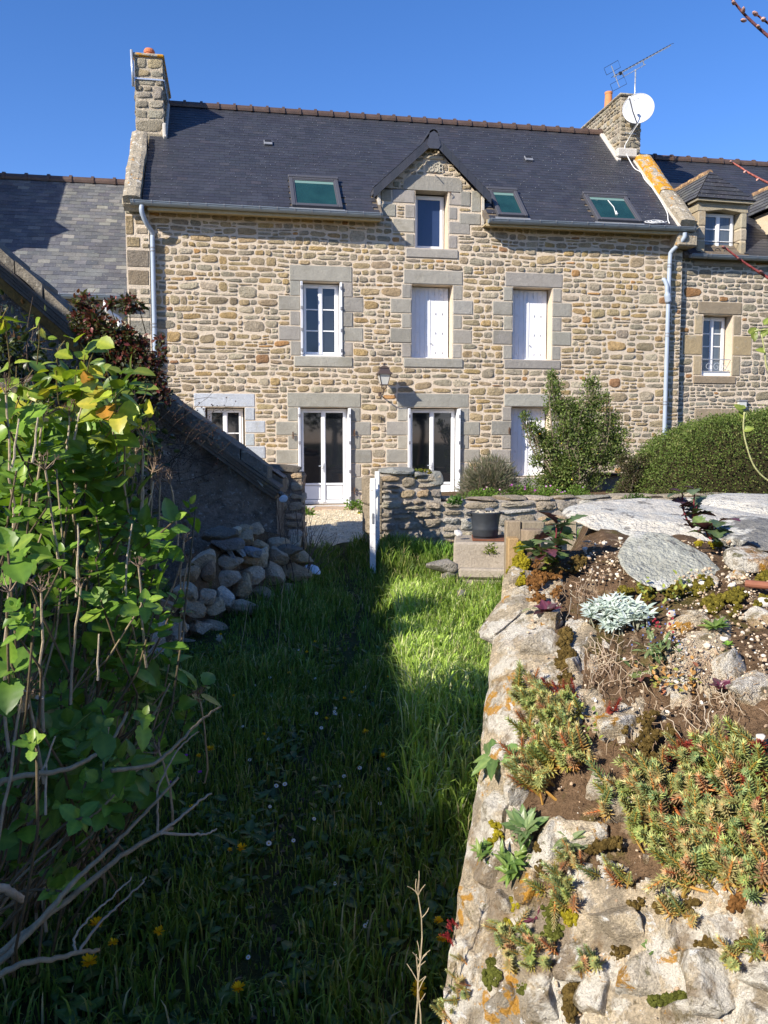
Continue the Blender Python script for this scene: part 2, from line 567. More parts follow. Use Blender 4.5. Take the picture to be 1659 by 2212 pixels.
M['alu'] = mat('aluminium', (.62, .64, .66), rough=.35, spec=.5, metal=.6)
M['cable'] = mat('white cable', (.72, .72, .70), rough=.6)
M['lantern_glass'] = mat('frosted lantern glass', (.60, .60, .56), rough=.25, spec=.5, noise=[(9, .1)])
M['lantern_metal'] = mat('brown lantern metal', (.075, .055, .05), rough=.4, spec=.5)
M['leaf'] = mat('leaf', tint=1, rough=.38, spec=.45, noise=[(30, .12)], transl=.32)
M['dull_leaf'] = mat('small leaf', tint=1, rough=.6, spec=.25, transl=.25)
M['grass'] = mat('grass blade', tint=1, rough=.5, spec=.25, transl=.2)
M['petal'] = mat('petal', tint=1, rough=.7, spec=.1, transl=.25)
M['succulent'] = mat('fleshy leaf', tint=1, rough=.45, spec=.35, transl=.12)
M['stem'] = mat('woody stem', tint=1, rough=.85, spec=.15, noise=[(40, .3)], bump=[(80, .004)])
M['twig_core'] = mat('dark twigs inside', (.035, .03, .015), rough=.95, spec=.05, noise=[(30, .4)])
M['soil'] = mat('dry soil', (.165, .105, .062), rough=.97, spec=.08, noise=[(8, .35), (60, .3), (200, .3)], bump=[(25, .03), (120, .012)],
                spots=[(38, .66, .03, (.50, .42, .32)), (6, .55, .08, (.12, .105, .03), .8), (15, .60, .05, (.40, .30, .20), .7), (110, .66, .03, (.55, .47, .36))])
M['moss'] = mat('moss', tint=1, rough=.95, spec=.05, noise=[(70, .35), (300, .4)], bump=[(150, .012)])
M['rock'] = mat('lichened rock', tint=1, rough=.93, spec=.1, noise=[(5, .2), (40, .25), (160, .3)], bump=[(10, .06), (45, .035), (160, .012)],
                spots=[(9, .47, .06, (.86, .80, .69)), (6, .56, .05, (.36, .30, .22), .8), (4.5, .56, .06, (.26, .17, .085), .75), (17, .58, .05, (.17, .13, .05), .7), (30, .60, .05, (.36, .31, .25), .6), (90, .60, .05, (.28, .23, .18), .6), (10, .605, .03, (.62, .31, .04), .9), (26, .64, .015, (.88, .85, .80)), (14, .64, .03, (.16, .15, .05), .8)])
M['slab'] = mat('grey schist slab', tint=1, rough=.85, spec=.2, noise=[(4, .2), (30, .25), (160, .2)], bump=[(10, .03), (80, .008)],
                spots=[(6, .52, .05, (.56, .55, .50)), (11, .60, .03, (.14, .13, .12), .8), (45, .62, .04, (.40, .37, .32))])
M['dirt'] = mat('ground', (.050, .055, .022), rough=.97, spec=.05, noise=[(5, .35), (60, .4)], bump=[(20, .03)],
                spots=[(2.2, .52, .12, (.045, .06, .018))])
M['gravel_base'] = mat('gravel', (.66, .56, .38), rough=.97, spec=.1, noise=[(6, .18), (70, .35), (200, .3)], bump=[(60, .02)],
                       spots=[(2.5, .60, .1, (.20, .21, .08), .7)])
M['pebble'] = mat('pebble', tint=1, rough=.9, spec=.15, noise=[(60, .2)])
M['paver'] = mat('brick paver', tint=1, rough=.9, noise=[(20, .2)], bump=[(60, .005)])
M['concrete'] = mat('old concrete', (.36, .31, .25), rough=.95, spec=.1, noise=[(4, .2), (50, .2)], bump=[(50, .01)],
                    spots=[(8, .58, .08, (.20, .17, .13), .6)])
M['rubber'] = mat('black rubber tub', (.035, .040, .048), rough=.5, spec=.4, noise=[(12, .25)], spots=[(30, .68, .03, (.12, .12, .12))])
M['rust'] = mat('rusted lid', (.17, .065, .035), rough=.9, noise=[(14, .3)], bump=[(60, .004)])
M['sleeper'] = mat('weathered timber', tint=1, rough=.9, spec=.15, noise=[(6, .2), (50, .25)], bump=[(30, .012)], stretch=(6, 6, 1))
M['white_paint'] = mat('flaking white paint', (.74, .73, .72), rough=.7, noise=[(12, .08)], spots=[(26, .64, .03, (.25, .20, .15))], bump=[(60, .004)])
M['barge'] = mat('weathered board', (.15, .12, .09), rough=.9, noise=[(4, .3), (40, .3)], bump=[(40, .01)], spots=[(9, .60, .06, (.33, .21, .06), .6)])
M['ochre_board'] = mat('ochre lichened board', (.24, .13, .03), rough=.9, noise=[(5, .4), (40, .3)], bump=[(40, .01)])
M['old_pipe'] = mat('rusty red pipe', (.26, .10, .06), rough=.7, noise=[(30, .2)])

# ================================================================ THE ROW OF HOUSES
STONE_PAL = [(5, (0.428, 0.338, 0.216)), (4, (0.471, 0.359, 0.206)), (4, (0.412, 0.354, 0.259)), (2, (0.353, 0.307, 0.226)), (2, (0.492, 0.348, 0.168)),
             (.22, (0.535, 0.302, 0.125)), (.15, (0.385, 0.218, 0.115)), (2, (0.524, 0.447, 0.322)), (.5, (0.289, 0.234, 0.154))]
GREY_PAL = [(3, (.335, .315, .275)), (2, (.305, .285, .25)), (1, (.36, .33, .28))]
PALE_GRAN = [(1, (.47, .49, .52)), (1, (.44, .46, .49))]
SAND_PAL = [(2, (.36, .275, .165)), (1.4, (.31, .25, .17)), (1, (.40, .32, .20))]
SL = R(43)
cS, sS = math.cos(SL), math.sin(SL)

class Roof:
    """a slope of a roof in row coordinates: eave line at (y0, z0)"""
    def __init__(s, y0, z0, length, tan=SL):
        s.y0, s.z0, s.L = y0, z0, length
        s.c, s.s = math.cos(tan), math.sin(tan)
    def P(s, x, d, h=0.0):
        x, d, h = np.broadcast_arrays(np.asarray(x, float), np.asarray(d, float), np.asarray(h, float))
        return np.stack([x, s.y0 + d * s.c - h * s.s, s.z0 + d * s.s + h * s.c], -1)
    def box(s, g, x0, x1, d0, d1, h0, h1, tint=(.5, .5, .5), ch=0.0):
        V, Fs = cbox((x0, d0, h0), (x1, d1, h1), ch)
        g.add(s.P(V[:, 0], V[:, 1], V[:, 2]), Fs, tint)

def slates(rf, x0, x1, r, wd=.205, ex=.118, holes=(), pal=None, skip=None, wobble=.003, d1=None, lift=.0055):
    out = []
    rows = int((d1 or rf.L) / ex) + 1
    for k in range(rows):
        d = k * ex - .03
        dd = min(d + ex * 1.35, (d1 or rf.L))
        if dd - d < .04: continue
        x = x0 - (wd / 2 if k % 2 else 0) + r.uniform(-.012, .012)
        while x < x1 - .02:
            a, b = max(x + .0015, x0), min(x + wd - .0015, x1)
            x += wd
            if b - a < .03: continue
            mx, md = (a + b) / 2, d + ex / 2
            if any(h[0] < mx < h[1] and h[2] < md < h[3] for h in holes): continue
            if skip and skip(mx, md): continue
            dj = d + r.uniform(-wobble, wobble) * 1.5
            t = .006
            hl, hr = lift + r.uniform(0, wobble), lift + r.uniform(0, wobble)
            A = rf.P([a, b, b, a], [dj, dj + r.uniform(-1, 1) * wobble * .7, dd, dd], [hl, hr, .002, .002])
            B = rf.P([a, b, b, a], [dj, dj, dd, dd], [hl - t, hr - t, -.006, -.006])
            out.append((np.concatenate([A, B]), [np.array([[0, 1, 2, 3], [4, 5, 1, 0], [5, 6, 2, 1], [7, 4, 0, 3]])], pick(r, pal)))
    return out

SLATE_PAL = [(6, (.043, .0445, .053)), (4, (.040, .0415, .050)), (3, (.047, .048, .057)), (.3, (.055, .053, .059))]
OLD_PAL = [(5, (.085, .087, .093)), (4, (.105, .105, .105)), (3, (.073, .075, .083)), (2, (.13, .128, .12)), (.5, (.17, .165, .145))]

def ridge_tiles(T, x0, x1, y, z, r, step=.36, rad=.105, mats=None):
    n = int(round((x1 - x0) / step))
    for i in range(n):
        a, b = x0 + (x1 - x0) * i / n, x0 + (x1 - x0) * (i + 1) / n
        g = G()
        for (p, q, rr) in ((a, b - .004, rad), (b - .055, b + .002, rad + .028)):
            m = 9
            ang = np.linspace(-.35, math.pi + .35, m)
            V = []
            for xx in (p, q):
                for k in ang: V.append((xx, y + rr * math.cos(k), z - .05 + rr * math.sin(k)))
            for xx in (p, q):
                for k in ang: V.append((xx, y + (rr - .02) * math.cos(k), z - .05 + (rr - .02) * math.sin(k)))
            q4 = [[j, j + 1, m + j + 1, m + j] for j in range(m - 1)]
            q4 += [[2 * m + j, j, m + 0 * j + j, 3 * m + j] for j in (0,)]
            q4 += [[j, 2 * m + j, 2 * m + j + 1, j + 1] for j in range(m - 1)]
            q4 += [[m + j, m + j + 1, 3 * m + j + 1, 3 * m + j] for j in range(m - 1)]
            g.add(V, [q4], (.5, .5, .5))
        obj('ridge_tile', g, mats or M['ridge'], T, smooth=False)

def halfpipe(x0, x1, y, z, rad=.075, m=9, slope=0.0):
    """open half-round gutter along x"""
    V = []
    ang = np.linspace(math.pi, 2 * math.pi, m)
    for (x, zz) in ((x0, z), (x1, z + slope)):
        for rr in (rad, rad - .006):
            for k in ang: V.append((x, y + rr * math.cos(k), zz + rr * math.sin(k)))
    A, B, C, D = 0, m, 2 * m, 3 * m
    q = []
    for j in range(m - 1):
        q += [[A + j, A + j + 1, C + j + 1, C + j], [B + j, D + j, D + j + 1, B + j + 1],
              [A + j, B + j, B + j + 1, A + j + 1], [C + j, C + j + 1, D + j + 1, D + j]]
    q += [[A, C, D, B], [A + m - 1, B + m - 1, D + m - 1, C + m - 1]]
    g = G().add(V, [q])
    # rolled front lip
    g.tube([(x0, y - rad, z), (x1, y - rad, z + slope)], .010, 6)
    return g

def gutter(T, x0, x1, y, z, step=.34, slope=0.0, closed=(True, True), material=None, name='gutter'):
    g = halfpipe(x0, x1, y, z, slope=slope)
    for e, x in ((closed[0], x0), (closed[1], x1)):
        if e:
            ang = np.linspace(math.pi, 2 * math.pi, 9)
            zz = z if x == x0 else z + slope
            V = [(x, y, zz)] + [(x, y + .075 * math.cos(k), zz + .075 * math.sin(k)) for k in ang]
            g.add(V, [[[0, j, j + 1] for j in range(1, 9)], [[0, j + 1, j] for j in range(1, 9)]])
    o = obj(name, g, material or M['zinc'], T)
    n = int((x1 - x0) / step)
    for i in range(n + 1):
        x = x0 + .05 + (x1 - x0 - .1) * i / max(1, n)
        zz = z + slope * (x - x0) / (x1 - x0)
        b = G()
        ang = np.linspace(math.pi, 2 * math.pi, 9)
        V = []
        for xx in (x - .010, x + .010):
            for k in ang: V.append((xx, y + .081 * math.cos(k), zz + .081 * math.sin(k)))
        b.add(V, [[[j, j + 1, 9 + j + 1, 9 + j] for j in range(8)]])
        b.box((x - .010, y - .09, zz - .008), (x + .010, y - .07, zz + .014))
        obj('gutter_bracket', b, M['lead'], T, sub=o)
    return o

def block(x0, x1, z0, z1, yf, yb, r, pal=GREY_PAL, gap=.005, ch=.008):
    ch *= 1.5
    V, Fs = cbox((x0 + gap, yf + r.uniform(-.004, .004), z0 + gap), (x1 - gap, yb, z1 - gap), ch * r.uniform(.7, 1.5))
    return V, Fs, pick(r, pal)

def surround(x0, x1, z0, z1, r, lint=None, sill=None, n=5, short=.21, long_=.44, first=0, pal=GREY_PAL, yf=-.014, yb=.27, lint_pal=None, jr=None, ch=.008, left=True, right=True):
    """dressed stones round an opening -> chunks, rectangles taken up"""
    out, rects = [], []
    if lint:
        out.append(block(lint[0], lint[1], z1, lint[2], yf, yb, r, lint_pal or pal, ch=ch)); rects.append((lint[0], lint[1], z1, lint[2]))
    if sill:
        out.append(block(sill[0], sill[1], sill[2], z0, yf - .012, yb + .05, r, pal, ch=ch)); rects.append((sill[0], sill[1], sill[2], z0))
    h = (z1 - z0) / n
    for k in range(n):
        b = z1 - h * k; a = b - h
        w_ = short if (k + first) % 2 == 0 else long_
        if left:
            wl = w_ * r.uniform(.97, 1.03)
            out.append(block(x0 - wl, x0, a, b, yf, yb, r, pal, ch=ch)); rects.append((x0 - wl, x0, a, b))
        if right:
            wr = w_ * r.uniform(.95, 1.03)
            out.append(block(x1, x1 + wr, a, b, yf, yb, r, pal, ch=ch)); rects.append((x1, x1 + wr, a, b))
    rects.append((x0, x1, z0, z1))
    return out, rects

def rbox(g, x0, x1, y0, y1, z0, z1, ch=.004, t=(.5, .5, .5)):
    g.add(*cbox((x0, y0, z0), (x1, y1, z1), ch), t)

def casement(T, x0, x1, z0, z1, y, rows=1, glass=None, leaves=2, name='window', fr=.035, st=.045, kick=0.0, handle=False, railz=None, midbars=None, colr=None):
    """frame (part) with its panes and glazing bars (sub-parts); y = front of the frame"""
    wm = colr or M['pvc']
    g = G()
    for a in ((x0, x0 + fr, z0, z1), (x1 - fr, x1, z0, z1), (x0 + fr, x1 - fr, z1 - fr, z1), (x0 + fr, x1 - fr, z0, z0 + fr)):
        rbox(g, a[0], a[1], y + .012, y + .07, a[2], a[3])
    A, B = x0 + fr, x1 - fr
    lw = (B - A) / leaves
    pan = []
    for i in range(leaves):
        a, b = A + lw * i + .002, A + lw * (i + 1) - .002
        c, d = z0 + fr, z1 - fr
        for q in ((a, a + st, c, d), (b - st, b, c, d), (a + st, b - st, d - st, d), (a + st, b - st, c, c + st)):
            rbox(g, q[0], q[1], y, y + .055, q[2], q[3])
        lo = c + st
        if kick:
            rbox(g, a + st, b - st, y, y + .055, c + st + kick, c + kick + 2 * st)
            pan.append(('kick', a + st, b - st, c + st, c + st + kick))
            lo = c + kick + 2 * st
        hh = (d - st - lo) / rows
        for k in range(rows):
            pan.append(('pane', a + st, b - st, lo + hh * k, lo + hh * (k + 1)))
            if k: pan.append(('bar', a + st, b - st, lo + hh * k - .012, lo + hh * k + .012))
    if leaves == 2:
        rbox(g, (A + B) / 2 - .03, (A + B) / 2 + .03, y - .012, y + .02, z0 + fr, z1 - fr)
    o = obj(name, g, wm, T)
    for (k, a, b, c, d) in pan:
        p = G()
        if k == 'pane':
            rbox(p, a, b, y + .022, y + .034, c, d, 0); obj('pane', p, glass or M['glass'], T, sub=o)
        elif k == 'bar':
            rbox(p, a, b, y + .006, y + .045, c, d); obj('glazing_bar', p, wm, T, sub=o)
        else:
            rbox(p, a + .012, b - .012, y + .014, y + .04, c + .012, d - .012, .01); obj('kick_panel', p, wm, T, sub=o)
            p2 = G(); rbox(p2, a, b, y + .03, y + .036, c, d, 0); obj('panel_groove', p2, M['hardware'], T, sub=o)
    if handle:
        p = G(); cx = (A + B) / 2 + .005
        rbox(p, cx - .017, cx + .017, y - .022, y - .012, handle - .1, handle + .08)
        p.tube([(cx, y - .02, handle + .03), (cx, y - .055, handle + .03), (cx - .11, y - .058, handle + .025)], .010, 8)
        p.tube([(cx, y - .013, handle - .055), (cx, y - .03, handle - .055)], .011, 8)
        obj('door_handle', p, M['alu'], T, sub=o)
    return o

def folded_shutter(T, x, y0, y1, z0, z1, side):
    """two narrow white leaves folded against the reveal"""
    g = G()
    for k in range(2):
        a = x + side * .022 * k
        rbox(g, min(a, a + side * .019), max(a, a + side * .019), y0 + .006 * k, y1, z0, z1, .003)
    o = obj('folded_shutter', g, M['shutter'], T)
    for f in (.06, .34, .64, .92):
        h = G(); zc = z0 + (z1 - z0) * f
        rbox(h, min(x, x + side * .042), max(x, x + side * .042), y0 - .016, y0 - .0, zc - .03, zc + .03)
        obj('hinge', h, M['hardware'], T, sub=o)

def closed_shutter(T, x0, x1, z0, z1, y, nb=8):
    m = (x0 + x1) / 2
    o = obj('shutter', (lambda g: (rbox(g, x0, x1, y + .018, y + .03, z0, z1, 0), g)[1])(G()), M['shutter'], T)
    for i in range(nb):
        w_ = (x1 - x0) / nb
        g = G(); lift = .006 if i >= nb // 2 else 0.0
        rbox(g, x0 + w_ * i + .0015, x0 + w_ * (i + 1) - .0015, y - lift, y + .016, z0 + .01, z1 - .01, .0035)
        obj('shutter_plank', g, M['shutter'], T, sub=o)
    g = G(); rbox(g, m - .012, m + .012, y - .018, y - .007, z0 + .01, z1 - .01, .003)
    obj('shutter_strip', g, M['shutter'], T, sub=o)
    for fx in (.20, .375, .645, .82):
        for fz in (.08, .36, .635, .90):
            h = G(); cx, cz = x0 + (x1 - x0) * fx, z0 + (z1 - z0) * fz
            rbox(h, cx - .007, cx + .007, y - .028, y - .006, cz - .022, cz + .022, .003)
            obj('shutter_clip', h, M['shutter'], T, sub=o)
    h = G(); h.tube([(m + .035, y - .02, z0 + (z1 - z0) * .2), (m + .035, y - .035, z0 + (z1 - z0) * .2)], .012, 8)
    obj('shutter_lock', h, M['hardware'], T, sub=o)
    h = G(); rbox(h, x0 - .01, x1 + .01, y - .03, y + .05, z0 - .012, z0 + .01); obj('shutter_rail', h, M['pvc'], T, sub=o)

def downpipe(T, pts, rad=.045, mat_=None, clips=()):
    g = G(); g.tube(pts, rad, 14)
    o = obj('downpipe', g, mat_ or M['pipe'], T, smooth=True)
    for (x, y, z) in clips:
        c = G()
        for dz in (-.03, .03): c.tube([(x, y, z + dz - .012), (x, y, z + dz + .012)], rad + .008, 14)
        c.box((x - .012, y, z - .012), (x + .012, .02, z + .012))
        obj('pipe_clip', c, M['lead'], T, sub=o)
    return o

def smooth_path(pts, n=8):
    P = np.array(pts, float); out = []
    P = np.vstack([2 * P[0] - P[1], P, 2 * P[-1] - P[-2]])
    for i in range(1, len(P) - 2):
        for k in range(n):
            t = k / n
            out.append(.5 * ((2 * P[i]) + (-P[i - 1] + P[i + 1]) * t + (2 * P[i - 1] - 5 * P[i] + 4 * P[i + 1] - P[i + 2]) * t ** 2 + (-P[i - 1] + 3 * P[i] - 3 * P[i + 1] + P[i + 2]) * t ** 3))
    out.append(P[-2])
    return np.array(out)

# ---------------------------------------------------------------- main house
rs = np.random.RandomState(11)
HX0, HX1, EZ = -4.56, 6.5, 5.72
H = Frame('stone_house', 'long three storey rubble stone house with slate roof, white doors and shutters', 'house', (1.0, 0, 0), row=True)
openings = {'w1': (-1.69, -.85, 3.03, 4.5), 'w2': (.57, 1.43, 3.03, 4.51), 'w3': (2.72, 3.58, 3.03, 4.52), 'd1': (-1.76, -.69, .03, 2.01),
            'd2': (.49, 1.60, .03, 2.02), 'w4': (2.72, 3.58, .57, 2.05), 'w5': (-3.57, -2.81, .98, 2.0), 'dm': (.64, 1.32, 5.23, 6.37)}
blocks, rects = [], []
def S(c):
    blocks.extend(c[0]); rects.extend(c[1])
S(surround(*openings['w1'], rs, lint=(-1.90, -.65, 4.81), sill=(-1.83, -.64, 2.81)))
S(surround(*openings['w2'], rs, lint=(.40, 1.64, 4.80), sill=(.40, 1.66, 2.83)))
S(surround(*openings['w3'], rs, lint=(2.54, 3.80, 4.82), sill=(2.54, 3.78, 2.84)))
S(surround(*openings['d1'], rs, lint=(-1.97, -.48, 2.30), n=7))
S(surround(*openings['d2'], rs, lint=(.27, 1.79, 2.31), n=7))
S(surround(*openings['w4'], rs, lint=(2.55, 3.78, 2.32), sill=(2.55, 3.78, .33), n=5))
S(surround(*openings['w5'], rs, lint=(-3.80, -2.60, 2.28), sill=(-3.8, -2.6, .74), n=4, pal=PALE_GRAN, short=.20, long_=.42))
# dormer window surround, narrower and rougher
S(surround(*openings['dm'], rs, lint=None, sill=(.43, 1.55, 5.02), n=4, short=.22, long_=.47, first=1, yb=.3, ch=.014))
lx = [(.40, 6.37), (1.60, 6.37), (1.60, 6.58), (1.54, 6.64), (.48, 6.66), (.40, 6.55)]
V, Fs = prism(lx, -.016, .30); blocks.append((V, Fs, (.31, .29, .25))); rects.append((.40, 1.60, 6.37, 6.66))
for a in ((-.08, .16, 6.10, 6.36), (-.08, .26, 5.80, 6.09), (1.56, 1.80, 6.08, 6.40), (1.80, 2.02, 5.98, 6.42), (1.55, 2.02, 5.72, 5.97)):
    blocks.append(block(*a, -.014, .2, rs, [(1, (.33, .29, .22)), (1, (.30, .28, .24))], ch=.014)); rects.append(a)
# date stone
date_rect = (.82, 1.20, 6.68, 6.98)
blocks.append(block(*date_rect, -.02, .15, rs, [(1, (.46, .42, .34))], ch=.02)); rects.append(date_rect)
pieces('granite_block', blocks, M['granite'], H)
# carved figures
def stroke_digits(txt, x, z, h, y, rad):
    g = G(); w_ = h * .55
    ar = lambda cx, cz, r1, r2, a0, a1, n=10: [(cx + r1 * math.cos(t), y, cz + r2 * math.sin(t)) for t in np.linspace(a0, a1, n)]
    for c in txt:
        cx = x + w_ / 2
        if c == '1': g.tube([(cx - h * .12, y, z + h * .82), (cx, y, z + h), (cx, y, z)], rad, 6); adv = .62
        elif c == '8':
            g.tube(ar(cx, z + h * .74, w_ * .40, h * .25, 0, 2 * math.pi, 13), rad, 6)
            g.tube(ar(cx, z + h * .25, w_ * .46, h * .25, 0, 2 * math.pi, 13), rad, 6); adv = 1
        elif c == '5':
            g.tube([(cx + w_ * .4, y, z + h), (cx - w_ * .35, y, z + h), (cx - w_ * .38, y, z + h * .56)], rad, 6)
            g.tube(ar(cx - w_ * .05, z + h * .30, w_ * .45, h * .30, 2.2, -2.2, 11), rad, 6); adv = 1
        elif c == '4':
            g.tube([(cx + w_ * .2, y, z), (cx + w_ * .2, y, z + h), (cx - w_ * .45, y, z + h * .32), (cx + w_ * .5, y, z + h * .32)], rad, 6); adv = 1
        x += h * .62 * adv
    return g
dgt = stroke_digits('1858', .87, 6.74, .155, -.026, .011)
obj('carved_date', dgt, mat('carved stone', (.47, .43, .35), rough=.95, spec=.1, noise=[(40, .15)], bump=[(70, .006)]), H, smooth=True)
hg = G().box((.80, -.03, 6.985), (1.22, .1, 7.05), ch=.012)
obj('label_mould', hg, M['plaster'], H)
g = G().tube([(1.02, -.02, 6.70), (1.02, -.09, 6.69), (1.02, -.16, 6.66)], .009, 6)
obj('iron_hook', g, M['iron'], H)
g = G().tube(smooth_path([(1.33, -.01, 6.36), (1.36, -.07, 6.33), (1.35, -.05, 6.27)], 4), .008, 6)
obj('iron_hook', g, M['iron'], H)

# mortar bed of the facade with its openings
DX0, DX1 = -.08, 2.03
holes = list(openings.values())
g = plane_with_holes(HX0, HX1, -.3, EZ, [h for k, h in openings.items() if k != 'dm'] + [(.64, 1.32, 5.23, EZ, 'open')], .42)
g2 = G()
z0 = EZ
def gable_z(x): return 7.30 - .915 * abs(x - .97)
for (a, b) in ((DX0, .64), (1.32, DX1)):
    g.add([(a, 0, z0), (b, 0, z0), (b, 0, min(gable_z(b), 6.37)), (a, 0, min(gable_z(a), 6.37))], [[[0, 1, 2, 3]]])
g.add([(DX0, 0, gable_z(DX0)), (.02, 0, 6.37), (.97, 0, gable_z(.97)), (1.92, 0, 6.37), (DX1, 0, gable_z(DX1)), (DX1, 0, 6.30)],
      [[[1, 3, 2]]])
g.add([(.64, 0, EZ), (.64, 0, 6.37), (.64, .42, 6.37), (.64, .42, EZ), (1.32, 0, EZ), (1.32, 0, 6.37), (1.32, .42, 6.37), (1.32, .42, EZ)], [[[0, 1, 2, 3], [4, 7, 6, 5]]])
# rear and side faces so the house is a closed volume
YB = 6.2
g.add([(HX0, 0, -.3), (HX1, 0, -.3), (HX1, YB, -.3), (HX0, YB, -.3), (HX0, 0, EZ), (HX1, 0, EZ), (HX1, YB, EZ), (HX0, YB, EZ)],
      [[[3, 2, 6, 7], [1, 5, 6, 2], [0, 3, 7, 4]]])
g.add([(DX0, 0, 5.7), (DX0, .75, 5.7), (DX0, .75, gable_z(DX0)), (DX0, 0, gable_z(DX0)), (DX1, 0, 5.7), (DX1, .75, 5.7), (DX1, .75, gable_z(DX1)), (DX1, 0, gable_z(DX1))], [[[0, 3, 2, 1], [4, 5, 6, 7]]])
obj('mortar_wall', g, M['mortar'], H)
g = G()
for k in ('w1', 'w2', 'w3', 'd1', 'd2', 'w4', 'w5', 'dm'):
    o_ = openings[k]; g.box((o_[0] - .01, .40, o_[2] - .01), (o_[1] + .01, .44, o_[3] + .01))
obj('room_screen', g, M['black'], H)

def in_face(x, z):
    if z < EZ - .02: return True
    return DX0 < x < DX1 and z < gable_z(x) - .05
cells = rubble_cells(HX0, HX1, -.15, EZ, rects, rs, bigs=110)
cells += rubble_cells(DX0, DX1, EZ, 7.3, rects, rs, h=(.08, .15), wd=(.10, .25), inside=lambda x, z: in_face(x, z) and z < gable_z(x) - .04)
st = []
for c in cells:
    cc = face_stone(c, rs)
    st.append((cc[0], cc[1], pick(rs, STONE_PAL)))
pieces('rubble_stone', st, M['stone'], H, smooth=True)

# projecting pilaster of big quoins at the left end
qx0, qx1, qy = -4.99, -4.56, -.12
g = G().box((qx0, qy + .012, -.3), (qx1, .4, 5.78)); obj('pilaster_core', g, M['mortar'], H)
qs, z = [], -.15
while z < 5.7:
    h = rs.uniform(.22, .42); h = min(h, 5.78 - z)
    pal = SAND_PAL if rs.rand() < .5 else [(1, (.33, .28, .21)), (1, (.36, .33, .27))]
    if rs.rand() < .5 or h < .24:
        qs.append(block(qx0 - .01, qx1 + .012, z, z + h, qy, .3, rs, pal, gap=.008, ch=.022))
    else:
        m = rs.uniform(-4.86, -4.70)
        qs.append(block(qx0 - .01, m, z, z + h, qy, .3, rs, pal, gap=.008, ch=.02))
        k = z
        for f in (.5, 1.0):
            qs.append(block(m, qx1 + .01, k, z + h * f, qy - .005, .3, rs, STONE_PAL, gap=.008, ch=.02)); k = z + h * f
    z += h
pieces('quoin_stone', qs, M['stone'], H)

# roof
RF = Roof(-.30, 5.80, 4.35)
RX0, RX1 = -4.66, 6.24
g = G()
for (a_, b_, d_) in ((RX0, DX0, -.02), (DX0, DX1, 1.15), (DX1, RX1, -.02)): RF.box(g, a_, b_, d_, RF.L, -.10, -.012)
obj('roof', g, M['barge'], H)
g = G()
zr = RF.P(0, RF.L)[2]; yr = RF.P(0, RF.L)[1]
g.add([(RX0, yr, zr - .01), (RX1, yr, zr - .01), (RX1, 2 * yr + .3, 5.7), (RX0, 2 * yr + .3, 5.7)], [[[0, 1, 2, 3]]])
obj('rear_slope', g, M['barge'], H)
for x in (RX0 - .2, RX1 + .2):
    g = G().add([(x, 0, 5.7), (x, 2 * yr + .2, 5.7), (x, yr, zr - .15)], [[[0, 1, 2]]]); obj('gable_wall', g, M['mortar'], H)
sk = {'a': (-1.86, -.87, .03, 1.16), 'b': (2.28, 2.92, .05, 1.10), 'c': (4.42, 5.41, .05, 1.12)}
def dorm_skip(x, d):
    p = RF.P(x, d)
    return abs(x - .97) < 1.16 and p[2] < gable_z(x) + .10
vents = [(-2.30, -2.12), (3.52, 3.70)]
sl = slates(RF, RX0, RX1, rs, holes=list(sk.values()), pal=SLATE_PAL, skip=dorm_skip)
pieces('slate', sl, M['slate'], H)
# lead hooks: small bright dots on the slates
g = G()
for _ in range(620):
    k = rs.randint(1, 36); i = rs.randint(0, 53)
    x = RX0 + .205 * (i + .5) + (.1025 if k % 2 else 0)
    if dorm_skip(x, k * .118) or any(h[0] - .05 < x < h[1] + .05 and h[2] - .1 < k * .118 < h[3] + .05 for h in sk.values()) or x > RX1: continue
    RF.box(g, x - .0035, x + .0035, k * .118 - .040, k * .118 - .010, .009, .015)
obj('slate_hook', g, M['lead'], H, kind='stuff')
for (a, b) in vents:
    g = G(); RF.box(g, a, b, 2.62, 2.80, .016, .05, ch=.006); o = obj('roof_vent', g, M['lead'], H)
    g = G(); RF.box(g, a + .015, b - .015, 2.70, 2.79, .051, .054); obj('vent_slot', g, M['black'], H, sub=o)
ridge_tiles(H, RX0 + .34, RX1 - .38, yr, zr + .03, rs)

def roof_window(x0, x1, d0, d1):
    g = G()
    f = .075
    for q in ((x0, x0 + f, d0, d1), (x1 - f, x1, d0, d1), (x0 + f, x1 - f, d1 - f, d1), (x0 + f, x1 - f, d0, d0 + f)):
        RF.box(g, *q, .0, .085, ch=.008)
    for q in ((x0 + f - .012, x0 + f + .028, d0 + f, d1 - f), (x1 - f - .028, x1 - f + .012, d0 + f, d1 - f), (x0 + f, x1 - f, d1 - f - .03, d1 - f + .012), (x0 + f, x1 - f, d0 + f - .012, d0 + f + .03)):
        RF.box(g, *q, .0, .070, ch=.006)
    RF.box(g, x0 - .015, x1 + .015, d1 - .03, d1 + .05, .02, .105, ch=.01)
    o = obj('roof_window', g, M['dark_frame'], H)
    g = G(); RF.box(g, x0 + f, x1 - f, d0 + f, d1 - f, .040, .050); obj('pane', g, M['glass_roof'], H, sub=o)
    g = G(); RF.box(g, x0 - .05, x1 + .05, d0 - .16, d0 - .001, .014, .022); obj('flashing', g, M['lead'], H, sub=o)
for k in sk.values(): roof_window(*k)
# a pale strip (blind) behind the top of the glass of the roof windows
for k in sk.values():
    g = G(); RF.box(g, k[0] + .10, k[1] - .10, k[3] - .20, k[3] - .10, .051, .053); obj('blind_rail', g, mat('blind rail', (.16, .26, .23), rough=.3), H)
g = G(); g.tube(RF.P(np.array([4.92, 4.96, 4.93, 4.96]), np.array([.90, .62, .45, .34]), .058), .008, 6); g.tube(RF.P(np.array([4.94, 4.92]), np.array([.42, .30]), .06), .022, 6)
obj('blind_cord', g, M['cable'], H)

